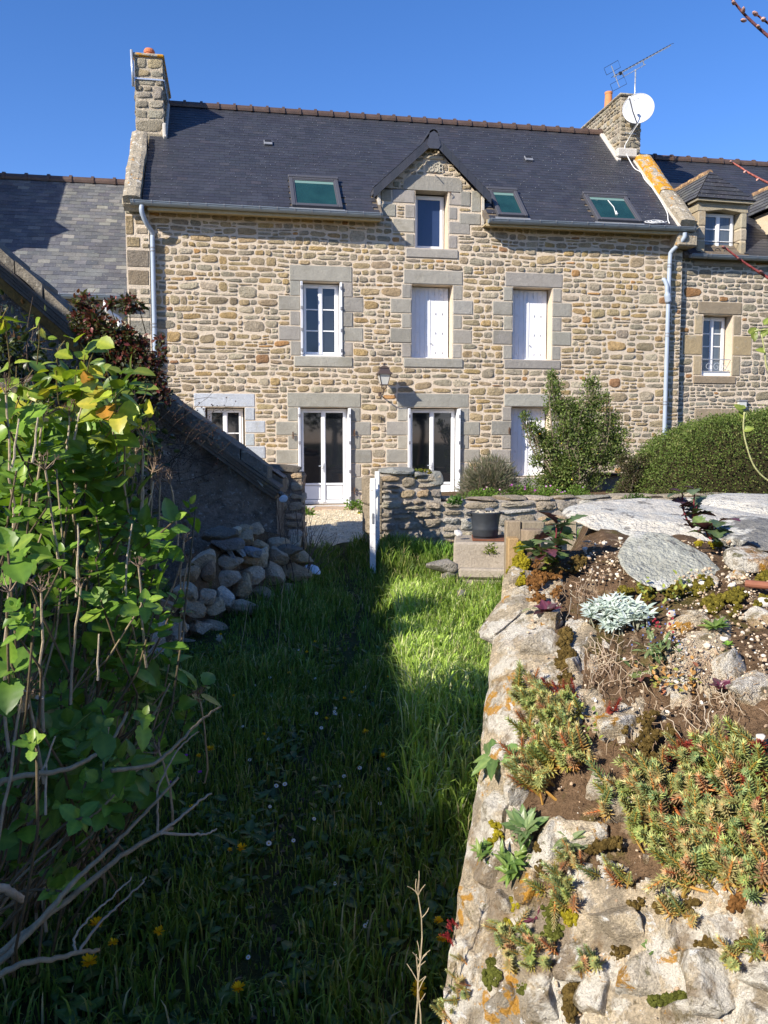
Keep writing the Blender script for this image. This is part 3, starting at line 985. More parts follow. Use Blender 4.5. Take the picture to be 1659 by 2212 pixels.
# gutters, soffit, downpipes
gutter(H, -4.86, -.10, -.375, 5.79, slope=-.03)
gutter(H, 2.06, 6.56, -.375, 5.76, slope=.02)
g = G().box((-4.56, -.29, 5.69), (-.10, 0, 5.712)); g.box((2.04, -.29, 5.69), (6.5, 0, 5.712)); obj('soffit', g, M['wood_soffit'], H)
g = G().box((-4.56, -.315, 5.65), (-.10, -.29, 5.78)); g.box((2.04, -.315, 5.65), (6.5, -.29, 5.78)); obj('fascia', g, M['wood_soffit'], H)
downpipe(H, smooth_path([(-4.66, -.375, 5.72), (-4.66, -.37, 5.60), (-4.60, -.28, 5.44), (-4.50, -.12, 5.28), (-4.50, -.10, 5.12), (-4.50, -.10, 4.2), (-4.50, -.10, 2.4), (-4.50, -.10, .9), (-4.50, -.1, .1)], 6),
         clips=[(-4.50, -.10, 4.98), (-4.50, -.10, 3.55), (-4.50, -.10, 2.2)])
downpipe(H, smooth_path([(6.33, -.375, 5.68), (6.33, -.36, 5.58), (6.27, -.25, 5.46), (6.18, -.13, 5.34), (6.16, -.10, 5.2), (6.15, -.10, 4.4), (6.145, -.10, 2.6), (6.14, -.10, .2)], 6),
         clips=[(6.16, -.10, 5.05), (6.15, -.10, 4.30), (6.15, -.10, 3.6), (6.145, -.10, 2.15)])
g = G(); g.tube(smooth_path([(6.02, -.07, 4.76), (6.05, -.10, 4.74), (6.09, -.13, 4.62), (6.10, -.13, 4.48), (6.15, -.11, 4.28)], 5), [.045] * 16 + [.07] * 5, 12)
obj('branch_pipe', g, M['pipe'], H, smooth=True)

# verge copings
def coping(T, x0, x1, d0, d1, mat_, seed, rf=None, h=(.0, .17), n=9):
    rf = rf or RF
    r = np.random.RandomState(seed)
    ds = np.linspace(d0, d1, n + 1)
    for i in range(n):
        g = G()
        nx, nd = 5, 5
        X = np.linspace(x0, x1, nx); D = np.linspace(ds[i] + .004, ds[i + 1] - .004, nd)
        top = []
        for d in D:
            for x in X: top.append((x, d, h[1]))
        top = np.array(top); top[:, 2] += .022 * sn(top * np.array([1, 1, 0]), 7, seed, 3)
        edge = (np.abs(top[:, 0] - x0) < 1e-6) | (np.abs(top[:, 0] - x1) < 1e-6)
        top[edge, 2] -= .03
        top[:, 0] += np.where(edge, .012 * sn(top, 9, seed + 3, 2), 0)
        bot = top.copy(); bot[:, 2] = h[0] - .16
        V = np.concatenate([top, bot])
        q = []
        for a in range(nd - 1):
            for b in range(nx - 1):
                q.append([a * nx + b, a * nx + b + 1, (a + 1) * nx + b + 1, (a + 1) * nx + b])
        N = nx * nd
        for a in range(nd - 1):
            q.append([a * nx, (a + 1) * nx, N + (a + 1) * nx, N + a * nx]); q.append([a * nx + nx - 1, N + a * nx + nx - 1, N + (a + 1) * nx + nx - 1, (a + 1) * nx + nx - 1])
        for b in range(nx - 1):
            q.append([b, N + b, N + b + 1, b + 1]); e = (nd - 1) * nx
            q.append([e + b, e + b + 1, N + e + b + 1, N + e + b])
        g.add(rf.P(V[:, 0], V[:, 1], V[:, 2]), [q])
        obj('coping_stone', g, mat_, T, smooth=False)
coping(H, -4.99, -4.68, -.08, 2.6, M['pale_stone'], 5)
coping(H, 6.26, 6.62, .05, 1.3, M['pale_stone'], 6, n=4)
coping(H, 6.26, 6.62, 1.32, 3.0, M['lichen_stone'], 7, n=6)
g = G(); g.box((6.20, -.34, 5.42), (6.66, .30, 5.72), ch=.03); obj('kneeler', g, M['pale_stone'], H)
g = G(); g.box((-5.02, -.36, 5.70), (-4.66, .10, 5.88), ch=.04); obj('kneeler', g, M['pale_stone'], H)
g = G(); RF.box(g, 6.225, 6.27, .0, 3.0, .0, .04); obj('verge_flashing', g, M['flaunching'], H)

# dormer roof: slopes, slate-hung barge boards, ridge
DR = 1.32
def dorm(x, h=0.0): return 7.43 - .915 * abs(x - .97) + h
g = G()
for sgn in (-1, 1):
    xe = .97 + sgn * 1.19
    poly = [(.97, dorm(.97)), (xe, dorm(xe)), (xe, dorm(xe) - .09), (.97, dorm(.97) - .09)]
    if sgn > 0: poly = poly[::-1]
    V, Fs = prism(poly[::-1], -.13, 1.75); g.add(V, Fs)
dro = obj('dormer_roof', g, M['dark_frame'], H)
dsl = []
for sgn in (-1, 1):
    L_ = math.hypot(1.19, 1.19 * .915)
    for k in range(14):
        dd = L_ - k * .118
        for j in range(10):
            ya = -.15 + (j - (.5 if k % 2 else 0)) * .2; yb = ya + .197; ya = max(ya, -.15)
            if yb - ya < .04: continue
            a, b = dd, max(0, dd - .16)
            px = lambda t: .97 + sgn * t * 1.19 / L_
            pz = lambda t: 7.43 - .915 * abs(px(t) - .97)
            hl = .02 + rs.rand() * .004
            V = [(px(a), ya, pz(a) + hl), (px(a), yb, pz(a) + hl), (px(b), yb, pz(b) + .006), (px(b), ya, pz(b) + .006),
                 (px(a), ya, pz(a) + hl - .008), (px(a), yb, pz(a) + hl - .008), (px(b), yb, pz(b)), (px(b), ya, pz(b))]
            dsl.append((np.array(V), [np.array([[0, 1, 2, 3], [4, 5, 1, 0], [7, 4, 0, 3]])], pick(rs, SLATE_PAL)))
pieces('dormer_slate', dsl, M['slate'], H, limit=120)
bo = []
for sgn in (-1, 1):
    n = 7
    for i in range(n):
        t0, t1 = 1.19 * i / n, 1.19 * (i + 1) / n + .02
        x0_, x1_ = .97 + sgn * t0, .97 + sgn * t1
        poly = [(x0_, dorm(x0_, -.01)), (x1_, dorm(x1_, -.01)), (x1_, dorm(x1_, -.20)), (x0_, dorm(x0_, -.20))]
        if sgn > 0: poly = poly[::-1]
        yy = -.165 - .004 * (n - i) * 1.0
        V, Fs = prism(poly[::-1], yy, yy + .012); bo.append((V, Fs, pick(rs, SLATE_PAL)))
pieces('barge_slate', bo, M['slate'], H)
V, Fs = prism([(.83, 7.20), (.88, 7.13), (1.06, 7.13), (1.11, 7.20), (1.05, 7.42), (.97, 7.47), (.89, 7.42)], -.21, -.195)
obj('apex_slate', G().add(V, Fs, (.06, .063, .08)), M['slate'], H)
g = G()
ang = np.linspace(-.2, math.pi + .2, 11); m = 11
V = []
for yy in (-.20, 1.6):
    for k in ang: V.append((.97 + .115 * math.cos(k), yy, 7.42 + .105 * math.sin(k)))
for yy in (-.20, 1.6):
    for k in ang: V.append((.97 + .092 * math.cos(k), yy, 7.42 + .082 * math.sin(k)))
q = [[j, j + 1, m + j + 1, m + j] for j in range(m - 1)] + [[j, 2 * m + j, 2 * m + j + 1, j + 1] for j in range(m - 1)] + [[2 * m + j, 3 * m + j, 3 * m + j + 1, 2 * m + j + 1] for j in range(m - 1)]
obj('dormer_ridge', g.add(V, [q], (.05, .052, .062)), M['slate'], H)
for (x, s_) in ((-.10, -1), (2.05, 1)):
    g = G(); g.add([(x - .03, -.02, 5.72), (x + .03, -.02, 5.72), (x + .03, -.02, 6.34), (x - .03, -.02, 6.34), (x, .5, 6.34), (x, .5, 6.25)], [[[0, 1, 2, 3]]])
    g.box((x - .025, -.03, 5.74), (x + .025, .5, 6.30)); obj('cheek_flashing', g, M['flaunching'], H)

# windows and doors
yw = .24
casement(H, -1.64, -.90, 3.05, 4.48, .20, rows=3, glass=mat('reflecting pane', (.028, .034, .045), rough=.05, spec=.8, noise=[(2, .25)]))
folded_shutter(H, -1.685, -.04, .19, 3.06, 4.49, 1); folded_shutter(H, -.855, -.04, .19, 3.06, 4.49, -1)
g = G().box((-1.69, -.0, 3.03), (-.85, .22, 3.055)); obj('sill_board', g, M['pvc'], H)
closed_shutter(H, .60, 1.405, 3.06, 4.50, .265); closed_shutter(H, 2.745, 3.555, 3.06, 4.51, .265)
closed_shutter(H, 2.745, 3.555, .60, 2.04, .265)
casement(H, .66, 1.30, 5.25, 6.34, .26, rows=1, leaves=1, glass=M['glass_blue'], fr=.03, st=.05)
casement(H, -1.71, -.74, .05, 1.99, .18, kick=.30, handle=.80, name='french_door')
folded_shutter(H, -1.755, -.08, .17, .06, 2.0, 1); folded_shutter(H, -.695, -.08, .17, .06, 2.0, -1)
casement(H, .55, 1.545, .05, 2.0, .18, kick=.30, handle=.80, name='french_door')
folded_shutter(H, .495, -.08, .17, .06, 2.0, 1); folded_shutter(H, 1.595, -.08, .17, .06, 2.0, -1)
casement(H, -3.54, -2.84, 1.0, 1.98, .16, rows=2, colr=M['pvc'])
g = G().box((-1.80, -.30, -.02), (-.62, .2, .028), ch=.01); g.box((.45, -.30, -.02), (1.66, .2, .028), ch=.01); obj('threshold', g, M['granite'], H)
for (x, z) in ((-1.86, 1.45), (-.62, 1.50), (-.62, .33), (2.66, 1.55)):
    g = G().tube([(x, .0, z), (x, -.09, z), (x, -.10, z + .05)], .011, 6); g.box((x - .012, -.06, z - .07), (x + .012, -.04, z + .07)); obj('shutter_stay', g, M['iron'], H)
g = G().box((5.20, -.02, 5.60), (5.30, -.004, 5.69), ch=.004); obj('junction_box', g, M['plaster'], H)

M['chimney_mortar'] = mat('grey lime mortar', (.47, .40, .30), rough=.95, noise=[(5, .2), (30, .2)], bump=[(30, .03)])
# chimneys of the main house (standing on its roof, parts of it)
def chimney(T, x0, x1, y0, y1, zb, zt, seed, pal, bigstones=False):
    r = np.random.RandomState(seed)
    g = G().box((x0, y0, zb - 1.2), (x1, y1, zt))
    o = obj('chimney', g, M['chimney_mortar'], T)
    ch = []
    hh, ww = ((.17, .30), (.2, .4)) if bigstones else ((.09, .17), (.12, .26))
    for c in rubble_cells(x0, x1, zb - 1.0, zt, [], r, h=hh, wd=ww):
        V, Fs = face_stone(c, r, joint=.006, out=.022, sq=(4.5, 10)); V[:, 1] += y0; ch.append((V, Fs, pick(r, pal)))
    for (xx, sg) in ((x0, -1), (x1, 1)):
        for c in rubble_cells(y0, y1, zb - .2, zt, [], r, h=hh, wd=ww):
            V, Fs = face_stone(c, r, joint=.006, out=.022, sq=(4.5, 10))
            if sg < 0: V2 = np.stack([xx + V[:, 1], V[:, 0] * -1 + (y0 + y1), V[:, 2]], 1)
            else: V2 = np.stack([xx - V[:, 1], V[:, 0], V[:, 2]], 1)
            ch.append((V2, Fs, pick(r, pal)))
    pieces('chimney_stone', ch, M['stone'], T, smooth=True, sub=o)
    return o
y_ch = 1.72
cx0, _ = FL(292, 200, y_ch); cx1, _ = FL(352, 200, y_ch); _, czt = FL(320, 124, y_ch); _, czb = FL(340, 262, y_ch)
LCH = (cx0, cx1, y_ch, y_ch + 2.1, czt)
CH_PAL = [(3, (.38, .33, .245)), (2, (.43, .385, .30)), (1, (.32, .28, .21)), (1, (.45, .36, .22))]
co = chimney(H, cx0, cx1, y_ch, y_ch + 2.1, czb, czt, 31, CH_PAL, True)
g = G().box((cx0 - .04, y_ch - .05, czt), (cx1 + .04, y_ch + 2.15, czt + .07), ch=.02); obj('chimney_cap', g, M['lichen_stone'], H, sub=co)
g = G().box((cx0 - .01, y_ch - .012, czt - .46), (cx1 + .01, y_ch - .035, czt - .43)); g.box((cx1 + .012, y_ch, czt - .46), (cx1 + .035, y_ch + 2.1, czt - .43)); obj('iron_strap', g, M['alu'], H, sub=co)
g = G().tube([(cx0 - .03, y_ch - .06, czt - .62), (cx0 - .05, y_ch - .06, czt + .10)], .028, 8); obj('mast_stub', g, M['alu'], H, smooth=True, sub=co)
g = G()
g.add(*lathe([(.105, 0), (.115, .02), (.115, .10), (.100, .11), (.100, .16), (.115, .17), (.115, .22), (.09, .26), (.04, .28), (0, .285)], 18, (cx0 + .27, y_ch + .4, czt + .07)))
obj('chimney_pot', g, M['terracotta'], H, smooth=False, sub=co)
g = G(); g.add(*lathe([(.11, 0), (.12, .02), (.10, .10), (.115, .13), (.10, .17), (.06, .17), (.06, .1)], 18, (cx1 - .10, y_ch + .9, czt + .07)))
obj('chimney_pot', g, M['terracotta'], H, smooth=False, sub=co)
fl = G(); fl.box((cx1 - .02, y_ch - .1, czb - .35), (cx1 + .06, y_ch + .05, czb - .05), ch=.02)
RF.box(fl, cx1 - .01, cx1 + .07, (y_ch + .3) / cS - .1, 4.3, -.05, .07, ch=.02)
obj('chimney_flaunching', fl, M['flaunching'], H, sub=co)
y_cr = 1.90
rx0, _ = FL(1340, 260, y_cr); rx1, _ = FL(1384, 260, y_cr); _, rzt = FL(1360, 209, y_cr); _, rzb = FL(1360, 322, y_cr)
co2 = chimney(H, rx0, rx1, y_cr, y_cr + 2.15, rzb, rzt, 41, CH_PAL)
g = G().box((rx0 - .05, y_cr - .06, rzt), (rx1 + .05, y_cr + 2.2, rzt + .06), ch=.02); obj('chimney_cap', g, M['pale_stone'], H, sub=co2)
g = G(); g.add(*lathe([(.10, 0), (.10, .05), (.085, .36), (.095, .38), (.095, .42), (.06, .42), (.06, .2)], 18, (rx0 + .13, y_cr + .95, rzt + .04)))
obj('chimney_pot', g, mat('orange pot', (.60, .24, .10), rough=.85, noise=[(9, .1)]), H, smooth=False, sub=co2)
fl = G(); fl.box((rx0 - .10, y_cr - .12, rzb - .22), (rx1 - .12, y_cr + .03, rzb - .02), ch=.02)
RF.box(fl, rx0 - .10, rx0 + .01, (y_cr + .3) / cS - .1, 4.3, -.05, .06, ch=.02)
obj('chimney_flaunching', fl, M['flaunching'], H, sub=co2)

# ---------------------------------------------------------------- things fixed to the house
# satellite dish
ds, dz_ = FL(1379, 234, 1.55)
D = Frame('satellite_dish', 'round white satellite dish on the right chimney above the orange lichened verge', 'satellite dish', (ds, 1.72, dz_ - .42), row=True)
aim = np.array([-.42, -.86, .30]); aim /= np.linalg.norm(aim)
sx = np.cross(aim, (0, 0, 1)); sx /= np.linalg.norm(sx); sy = np.cross(sx, aim)
V, q = [], []
nr, na = 8, 40
for i in range(nr + 1):
    rr = i / nr
    for j in range(na):
        a = j / na * 2 * math.pi
        V.append(np.array([ds, 1.55, dz_]) + sx * rr * .345 * math.cos(a) + sy * rr * .385 * math.sin(a) - aim * .085 * (1 - rr * rr))
for i in range(nr):
    for j in range(na): q.append([i * na + j, i * na + (j + 1) % na, (i + 1) * na + (j + 1) % na, (i + 1) * na + j])
V = np.array(V); n0 = len(V)
V2 = np.concatenate([V, V - aim * .012])
q2 = q + [[b + n0 for b in f[::-1]] for f in q] + [[nr * na + j, nr * na + (j + 1) % na, n0 + nr * na + (j + 1) % na, n0 + nr * na + j] for j in range(na)]
obj('reflector', G().add(V2, [q2]), M['white_dish'], D, smooth=True)
rim = [V[nr * na + j] for j in range(na)] + [V[nr * na]]
obj('rim', G().tube(rim, .009, 6), M['white_dish'], D, smooth=True)
cD = np.array([ds, 1.55, dz_])
foc = cD + aim * .42 + sx * .20 - sy * .02
arm0 = cD - sy * .39 + sx * .02
obj('feed_arm', G().tube([arm0, arm0 * .45 + foc * .55 - sy * .06, foc], .013, 8), M['dark_frame'], D)
obj('feed_horn', G().tube([foc, foc - aim * .05 + sy * .02, foc - aim * .11 + sy * .04], [.032, .03, .022], 12), M['pvc'], D)
obj('wall_bracket', G().tube([cD - aim * .10, cD - aim * .10 - sy * .30, (ds - .02, 1.9, dz_ - .44)], .018, 8).tube([(ds - .16, 1.87, dz_ - .44), (ds + .12, 1.87, dz_ - .46)], .012, 8), M['alu'], D)
for k, (u_, v_) in enumerate(((-.12, .02), (-.06, .0), (.0, -.01), (.05, -.02), (-.02, -.10), (.06, -.11), (.08, -.15), (.10, .26), (.02, .29))):
    p = cD + sx * u_ + sy * v_ - aim * (.085 * (1 - (u_ / .345) ** 2 - (v_ / .385) ** 2) - .004)
    obj('faded_mark', G().tube([p - sx * .018 - sy * .008, p + sx * .016 + sy * .01], .006, 5), M['lead'], D)
# aerial
ma, mz = FL(1371, 196, 2.0)
_, mt = FL(1373, 150, 2.0)
A = Frame('television_aerial', 'rake aerial with many short crossbars on a thin mast above the right chimney', 'aerial', (ma, 2.0, rzt + .0), row=True)
obj('mast', G().tube([(ma, 2.0, rzt - .5), (ma + .01, 2.0, mt)], .018, 8), M['alu'], A, smooth=True)
b0 = np.array([*FL(1326, 166, 1.85)]); b1 = np.array([*FL(1449, 98, 2.35)])
B0 = np.array([b0[0], 1.85, b0[1]]); B1 = np.array([b1[0], 2.35, b1[1]])
obj('boom', G().tube([B0, B1], .013, 8), M['alu'], A)
bd = (B1 - B0) / np.linalg.norm(B1 - B0)
cr = np.cross(bd, (0, 0, 1)); cr /= np.linalg.norm(cr)
upv = np.cross(cr, bd); upv *= np.sign(upv[2])
lo = -upv * .10
obj('lower_boom', G().tube([B0 + (B1 - B0) * .14 + lo, B0 + (B1 - B0) * .52 + lo], .010, 6).tube([B0 + (B1 - B0) * .14, B0 + (B1 - B0) * .14 + lo], .012, 6).tube([B0 + (B1 - B0) * .50, B0 + (B1 - B0) * .50 + lo], .012, 6), M['alu'], A)
for i in range(17):
    p = B0 + (B1 - B0) * (.04 + .96 * i / 16)
    L_ = .16 - .004 * i
    obj('crossbar', G().tube([p - cr * L_ + upv * .01, p + upv * .025, p + cr * L_ + upv * .01], .0055, 5), M['black'], A)
rc = B0 + bd * .05
obj('reflector_mast', G().tube([rc - upv * .26, rc + upv * .24], .011, 6), M['alu'], A)
for sg in (.19, -.19):
    c = rc + upv * sg
    obj('reflector_grid', G().tube([c - cr * .23 - upv * .08, c - cr * .23 + upv * .08, c + cr * .23 + upv * .08, c + cr * .23 - upv * .08, c - cr * .23 - upv * .08], .0055, 5), M['black'], A)
obj('dipole_box', G().box(B0 + bd * .22 - .03, B0 + bd * .22 + .03), M['black'], A)
# cable
pts = [cD - sy * .42 + aim * .02]
for (u, v) in ((1338 + 20, 300), (1350, 322)):
    s_, z_ = FL(u, v, y_cr - .05); pts.append((s_, y_cr - .05, z_))
for (x, d) in ((6.10, 2.60), (6.20, 2.35), (6.17, 2.0), (6.22, 1.55), (6.20, 1.0), (6.16, .55), (6.06, .22), (6.04, .08)):
    pts.append(RF.P(x, d, .035))
c_ = smooth_path(pts, 6)
single_f = Frame('aerial_cable', 'loose white cable running down the roof from the dish to the gutter', 'cable', (6.1, 1.0, 7.0), row=True)
obj('cable_run', G().tube(c_, .011, 6), M['cable'], single_f, smooth=True)
cc = []
for t in np.linspace(0, 6 * math.pi, 50): cc.append(RF.P(5.62 + .16 * math.cos(t) + .01 * t, .10 + .05 * math.sin(t), .03 + .002 * t))
obj('cable_coil', G().tube(cc, .009, 5), M['cable'], single_f)

# wall lantern
ls, lz = -.06, 2.36
LN = Frame('wall_lantern', 'brown metal lantern with frosted panes on a bracket above the house number', 'lantern', (ls - .03, 0, 2.28), row=True)
obj('bracket', G().tube(smooth_path([(ls - .03, 0, 2.30), (ls - .03, -.08, 2.27), (ls - .01, -.24, 2.27), (ls, -.34, 2.36)], 5), .013, 8).box((ls - .06, -.012, 2.22), (ls, 0, 2.38), ch=.005), M['lantern_metal'], LN, smooth=False)
ly = -.34
for k in range(8):
    a = k / 8 * 2 * math.pi
    obj('basket_bar', G().tube([(ls + .012 * math.cos(a), ly + .012 * math.sin(a), 2.36), (ls + .055 * math.cos(a), ly + .055 * math.sin(a), 2.40), (ls + .045 * math.cos(a), ly + .045 * math.sin(a), 2.455)], .005, 5), M['lantern_metal'], LN)
lb, lt = .065, .115
z0_, z1_ = 2.455, 2.66
for (sx_, sy_) in ((-1, -1), (1, -1), (1, 1), (-1, 1)):
    obj('frame_bar', G().tube([(ls + sx_ * lb, ly + sy_ * lb, z0_), (ls + sx_ * lt, ly + sy_ * lt, z1_)], .009, 6), M['lantern_metal'], LN)
for (ax, sg) in ((0, -1), (0, 1), (1, -1), (1, 1)):
    def q_(w_, z, o): return (ls + (w_ * o if ax else sg * w_), ly + (sg * w_ if ax else w_ * o), z)
    V = [q_(lb * .97, z0_, -1), q_(lb * .97, z0_, 1), q_(lt * .97, z1_, 1), q_(lt * .97, z1_, -1)]
    obj('lantern_pane', G().add(V, [[[0, 1, 2, 3]]]), M['lantern_glass'], LN)
rr = []
for (w_, z) in ((lb + .01, z0_ - .012), (lb + .01, z0_ + .004)): rr.append((w_, z))
g = G(); g.add(*cbox((ls - lb - .012, ly - lb - .012, z0_ - .012), (ls + lb + .012, ly + lb + .012, z0_ + .006), .003)); obj('base_plate', g, M['lantern_metal'], LN)
V, q = [], []
prof = [(lt + .035, z1_), (lt + .03, z1_ + .015), (lt - .01, z1_ + .06), (lt - .025, z1_ + .115), (lt - .01, z1_ + .122), (lt - .03, z1_ + .135), (.05, z1_ + .160), (.012, z1_ + .172)]
for (w_, z) in prof:
    V += [(ls - w_, ly - w_, z), (ls + w_, ly - w_, z), (ls + w_, ly + w_, z), (ls - w_, ly + w_, z)]
for i in range(len(prof) - 1):
    for j in range(4): q.append([i * 4 + j, i * 4 + (j + 1) % 4, (i + 1) * 4 + (j + 1) % 4, (i + 1) * 4 + j])
q.append([3, 2, 1, 0])
obj('lantern_roof', G().add(V, [q]), M['lantern_metal'], LN)
obj('finial', G().add(*lathe([(.01, 0), (.012, .02), (.028, .035), (.028, .045), (.008, .055), (.0, .06)], 12, (ls, ly, z1_ + .17))), M['lantern_metal'], LN, smooth=True)
# house number
N = Frame('house_number', 'small dark metal house number 14 on the pillar between the doors', 'number sign', (-.08, -.03, 1.75), row=True)
obj('digit', stroke_digits('1', -.135, 1.755, .095, -.040, .009), M['black'], N)
obj('digit', stroke_digits('4', -.085, 1.755, .095, -.040, .009), M['black'], N)

# ---------------------------------------------------------------- left neighbour
NL = Frame('slate_roofed_cottage', 'lower cottage left of the stone house with a weathered slate roof', 'house', (-8, 0, 0), row=True)
LR = Roof(-.22, 4.06, 4.6)
lz_ = None
for L_ in np.arange(3.5, 6.5, .02):      # how long the slope must be for its ridge to show where it does
    p = LR.P(-5.2, L_); wpt = from_row(*p)
    v = 1106 - F * ((wpt[2] - CZ) * cp + wpt[1] * sp) / (wpt[1] * cp - (wpt[2] - CZ) * sp)
    if v < 397: break
LR.L = L_
LX0, LX1 = -11.0, -5.0
g = G(); g.box((LX0, 0, -.3), (LX1, 6.4, 4.05)); obj('wall', g, M['plaster'], NL)
g = G(); LR.box(g, LX0, LX1, -.02, LR.L, -.10, -.012)
p = LR.P(0, LR.L)
g.add([(LX0, p[1], p[2]), (LX1, p[1], p[2]), (LX1, 2 * p[1] + .3, 4.0), (LX0, 2 * p[1] + .3, 4.0)], [[[0, 1, 2, 3]]])
obj('roof', g, M['barge'], NL)
r2 = np.random.RandomState(5)
pieces('slate', slates(LR, -9.2, LX1, r2, wd=.225, ex=.135, pal=[(a_, tuple(c_ * 1.35 for c_ in b_)) for a_, b_ in OLD_PAL], wobble=.007), M['old_slate'], NL)
ridge_tiles(NL, -9.2, LX1 - .05, p[1], p[2] + .03, r2, step=.44)
gutter(NL, -9.0, -5.03, -.29, 4.05, step=.5)
pp = smooth_path([(-5.36, -.29, 3.97), (-5.36, -.28, 3.84), (-5.30, -.22, 3.74), (-5.16, -.14, 3.66), (-5.14, -.12, 3.5), (-5.14, -.1, 2.0), (-5.14, -.1, .1)], 6)
downpipe(NL, pp, .045, M['pvc'])
# taller house beyond it, off the picture, whose shadow falls over its roof
NB = Frame('tall_gabled_house', 'taller rendered house at the far left of the row', 'house', (-12, 0, 0), row=True)
zz = 3.2
g = G(); g.box((-16, -.3, -.3), (-8.85, 6.4, 4.3 + zz)); 
V, Fs = prism([(0, 0), (1, 0), (1, 1)], 0, 1)
g.add([(-8.85, -.6, 4.06 + zz - .5), (-8.85, 7.0, 4.06 + zz - .5), (-8.85, p[1], p[2] + zz), (-16, -.6, 4.06 + zz - .5), (-16, 7.0, 4.06 + zz - .5), (-16, p[1], p[2] + zz)],
      [[[0, 1, 2], [3, 5, 4]], [[0, 2, 5, 3], [1, 4, 5, 2], [0, 3, 4, 1]]])
obj('wall', g, M['plaster'], NB)

# ---------------------------------------------------------------- right neighbour
NR = Frame('stone_cottage', 'lower stone cottage at the right end of the row with iron window rails', 'house', (9.5, .14, 0), row=True)
yN = .14
ezN = FL(1600, 557, yN - .1)[1]
def FN(u, v): return FL(u, v, yN)
n1 = (*[FN(u, 700)[0] for u in (1519, 1583)], FN(1550, 812)[1], FN(1550, 680)[1])
dmx0, dmx1 = FN(1522, 500)[0], FN(1596, 500)[0]
dmz0, dmz1 = FN(1550, 554)[1], FN(1550, 456)[1]
r3 = np.random.RandomState(21)
nb, nrx = [], []
def sh(ch_, dy):
    V = ch_[0].copy(); V[:, 1] += dy; return (V, ch_[1], ch_[2])
L1 = FN(1508, 640)[0], FN(1604, 640)[0]
a = surround(*n1, r3, lint=(L1[0], L1[1], FN(1550, 652)[1]), sill=(FN(1497, 800)[0], FN(1590, 800)[0], FN(1550, 830)[1]), n=3, short=.22, long_=.48, first=0, pal=SAND_PAL, yb=.3, ch=.012)
nb += a[0]; nrx += a[1]
n2 = (n1[0] + 3.3, n1[1] + 3.3, n1[2], n1[3])
a = surround(*n2, r3, lint=(L1[0] + 3.3, L1[1] + 3.3, FN(1550, 652)[1]), sill=(L1[0] + 3.3, L1[1] + 3.3, FN(1550, 830)[1]), n=3, short=.22, long_=.48, pal=SAND_PAL, yb=.3, ch=.012)
nb += a[0]; nrx += a[1]
lw = (FN(1500, 880)[0], FN(1500, 880)[0] + 1.4, FN(1550, 925)[1], FN(1550, 882)[1])
nb.append(block(*lw, -.014, .2, r3, SAND_PAL, ch=.014)); nrx.append(lw)
nb = [sh(c, yN) for c in nb]
pieces('dressed_block', nb, M['granite'], NR)
g = plane_with_holes(6.5, 13, -.3, ezN - .02, [n1, n2], .45)
g.add([(6.5, 0, -.3), (13, 0, -.3), (13, 6, -.3), (6.5, 6, -.3), (6.5, 0, ezN), (13, 0, ezN), (13, 6, ezN), (6.5, 6, ezN)], [[[3, 2, 6, 7], [1, 5, 6, 2], [0, 3, 7, 4]]])
V, Fs, T_ = g.arrays(); V[:, 1] += yN
obj('mortar_wall', (V, Fs, T_), M['mortar'], NR)
NPAL = [(5, (.32, .28, .21)), (3, (.35, .30, .21)), (3, (.30, .27, .22)), (.5, (.40, .22, .10)), (1.5, (.38, .35, .28))]
sn_ = []
for c in rubble_cells(6.52, 10.2, .3, ezN - .05, nrx, r3, bigs=30):
    V, Fs = face_stone(c, r3); V[:, 1] += yN; sn_.append((V, Fs, pick(r3, NPAL)))
pieces('rubble_stone', sn_, M['stone'], NR, smooth=True)
NRf = Roof(yN - .15, ezN + .03, 4.2)
for L_ in np.arange(2.5, 6.5, .02):
    p = NRf.P(7.3, L_); wpt = from_row(*p)
    v = 1106 - F * ((wpt[2] - CZ) * cp + wpt[1] * sp) / (wpt[1] * cp - (wpt[2] - CZ) * sp)
    if v < 341: break
NRf.L = L_
p = NRf.P(0, L_)
g = G(); NRf.box(g, 6.55, 13, -.02, NRf.L, -.1, -.012)
g.add([(6.55, p[1], p[2]), (13, p[1], p[2]), (13, 2 * p[1], ezN), (6.55, 2 * p[1], ezN)], [[[0, 1, 2, 3]]])
obj('roof', g, M['barge'], NR)
dcx = (dmx0 + dmx1) / 2
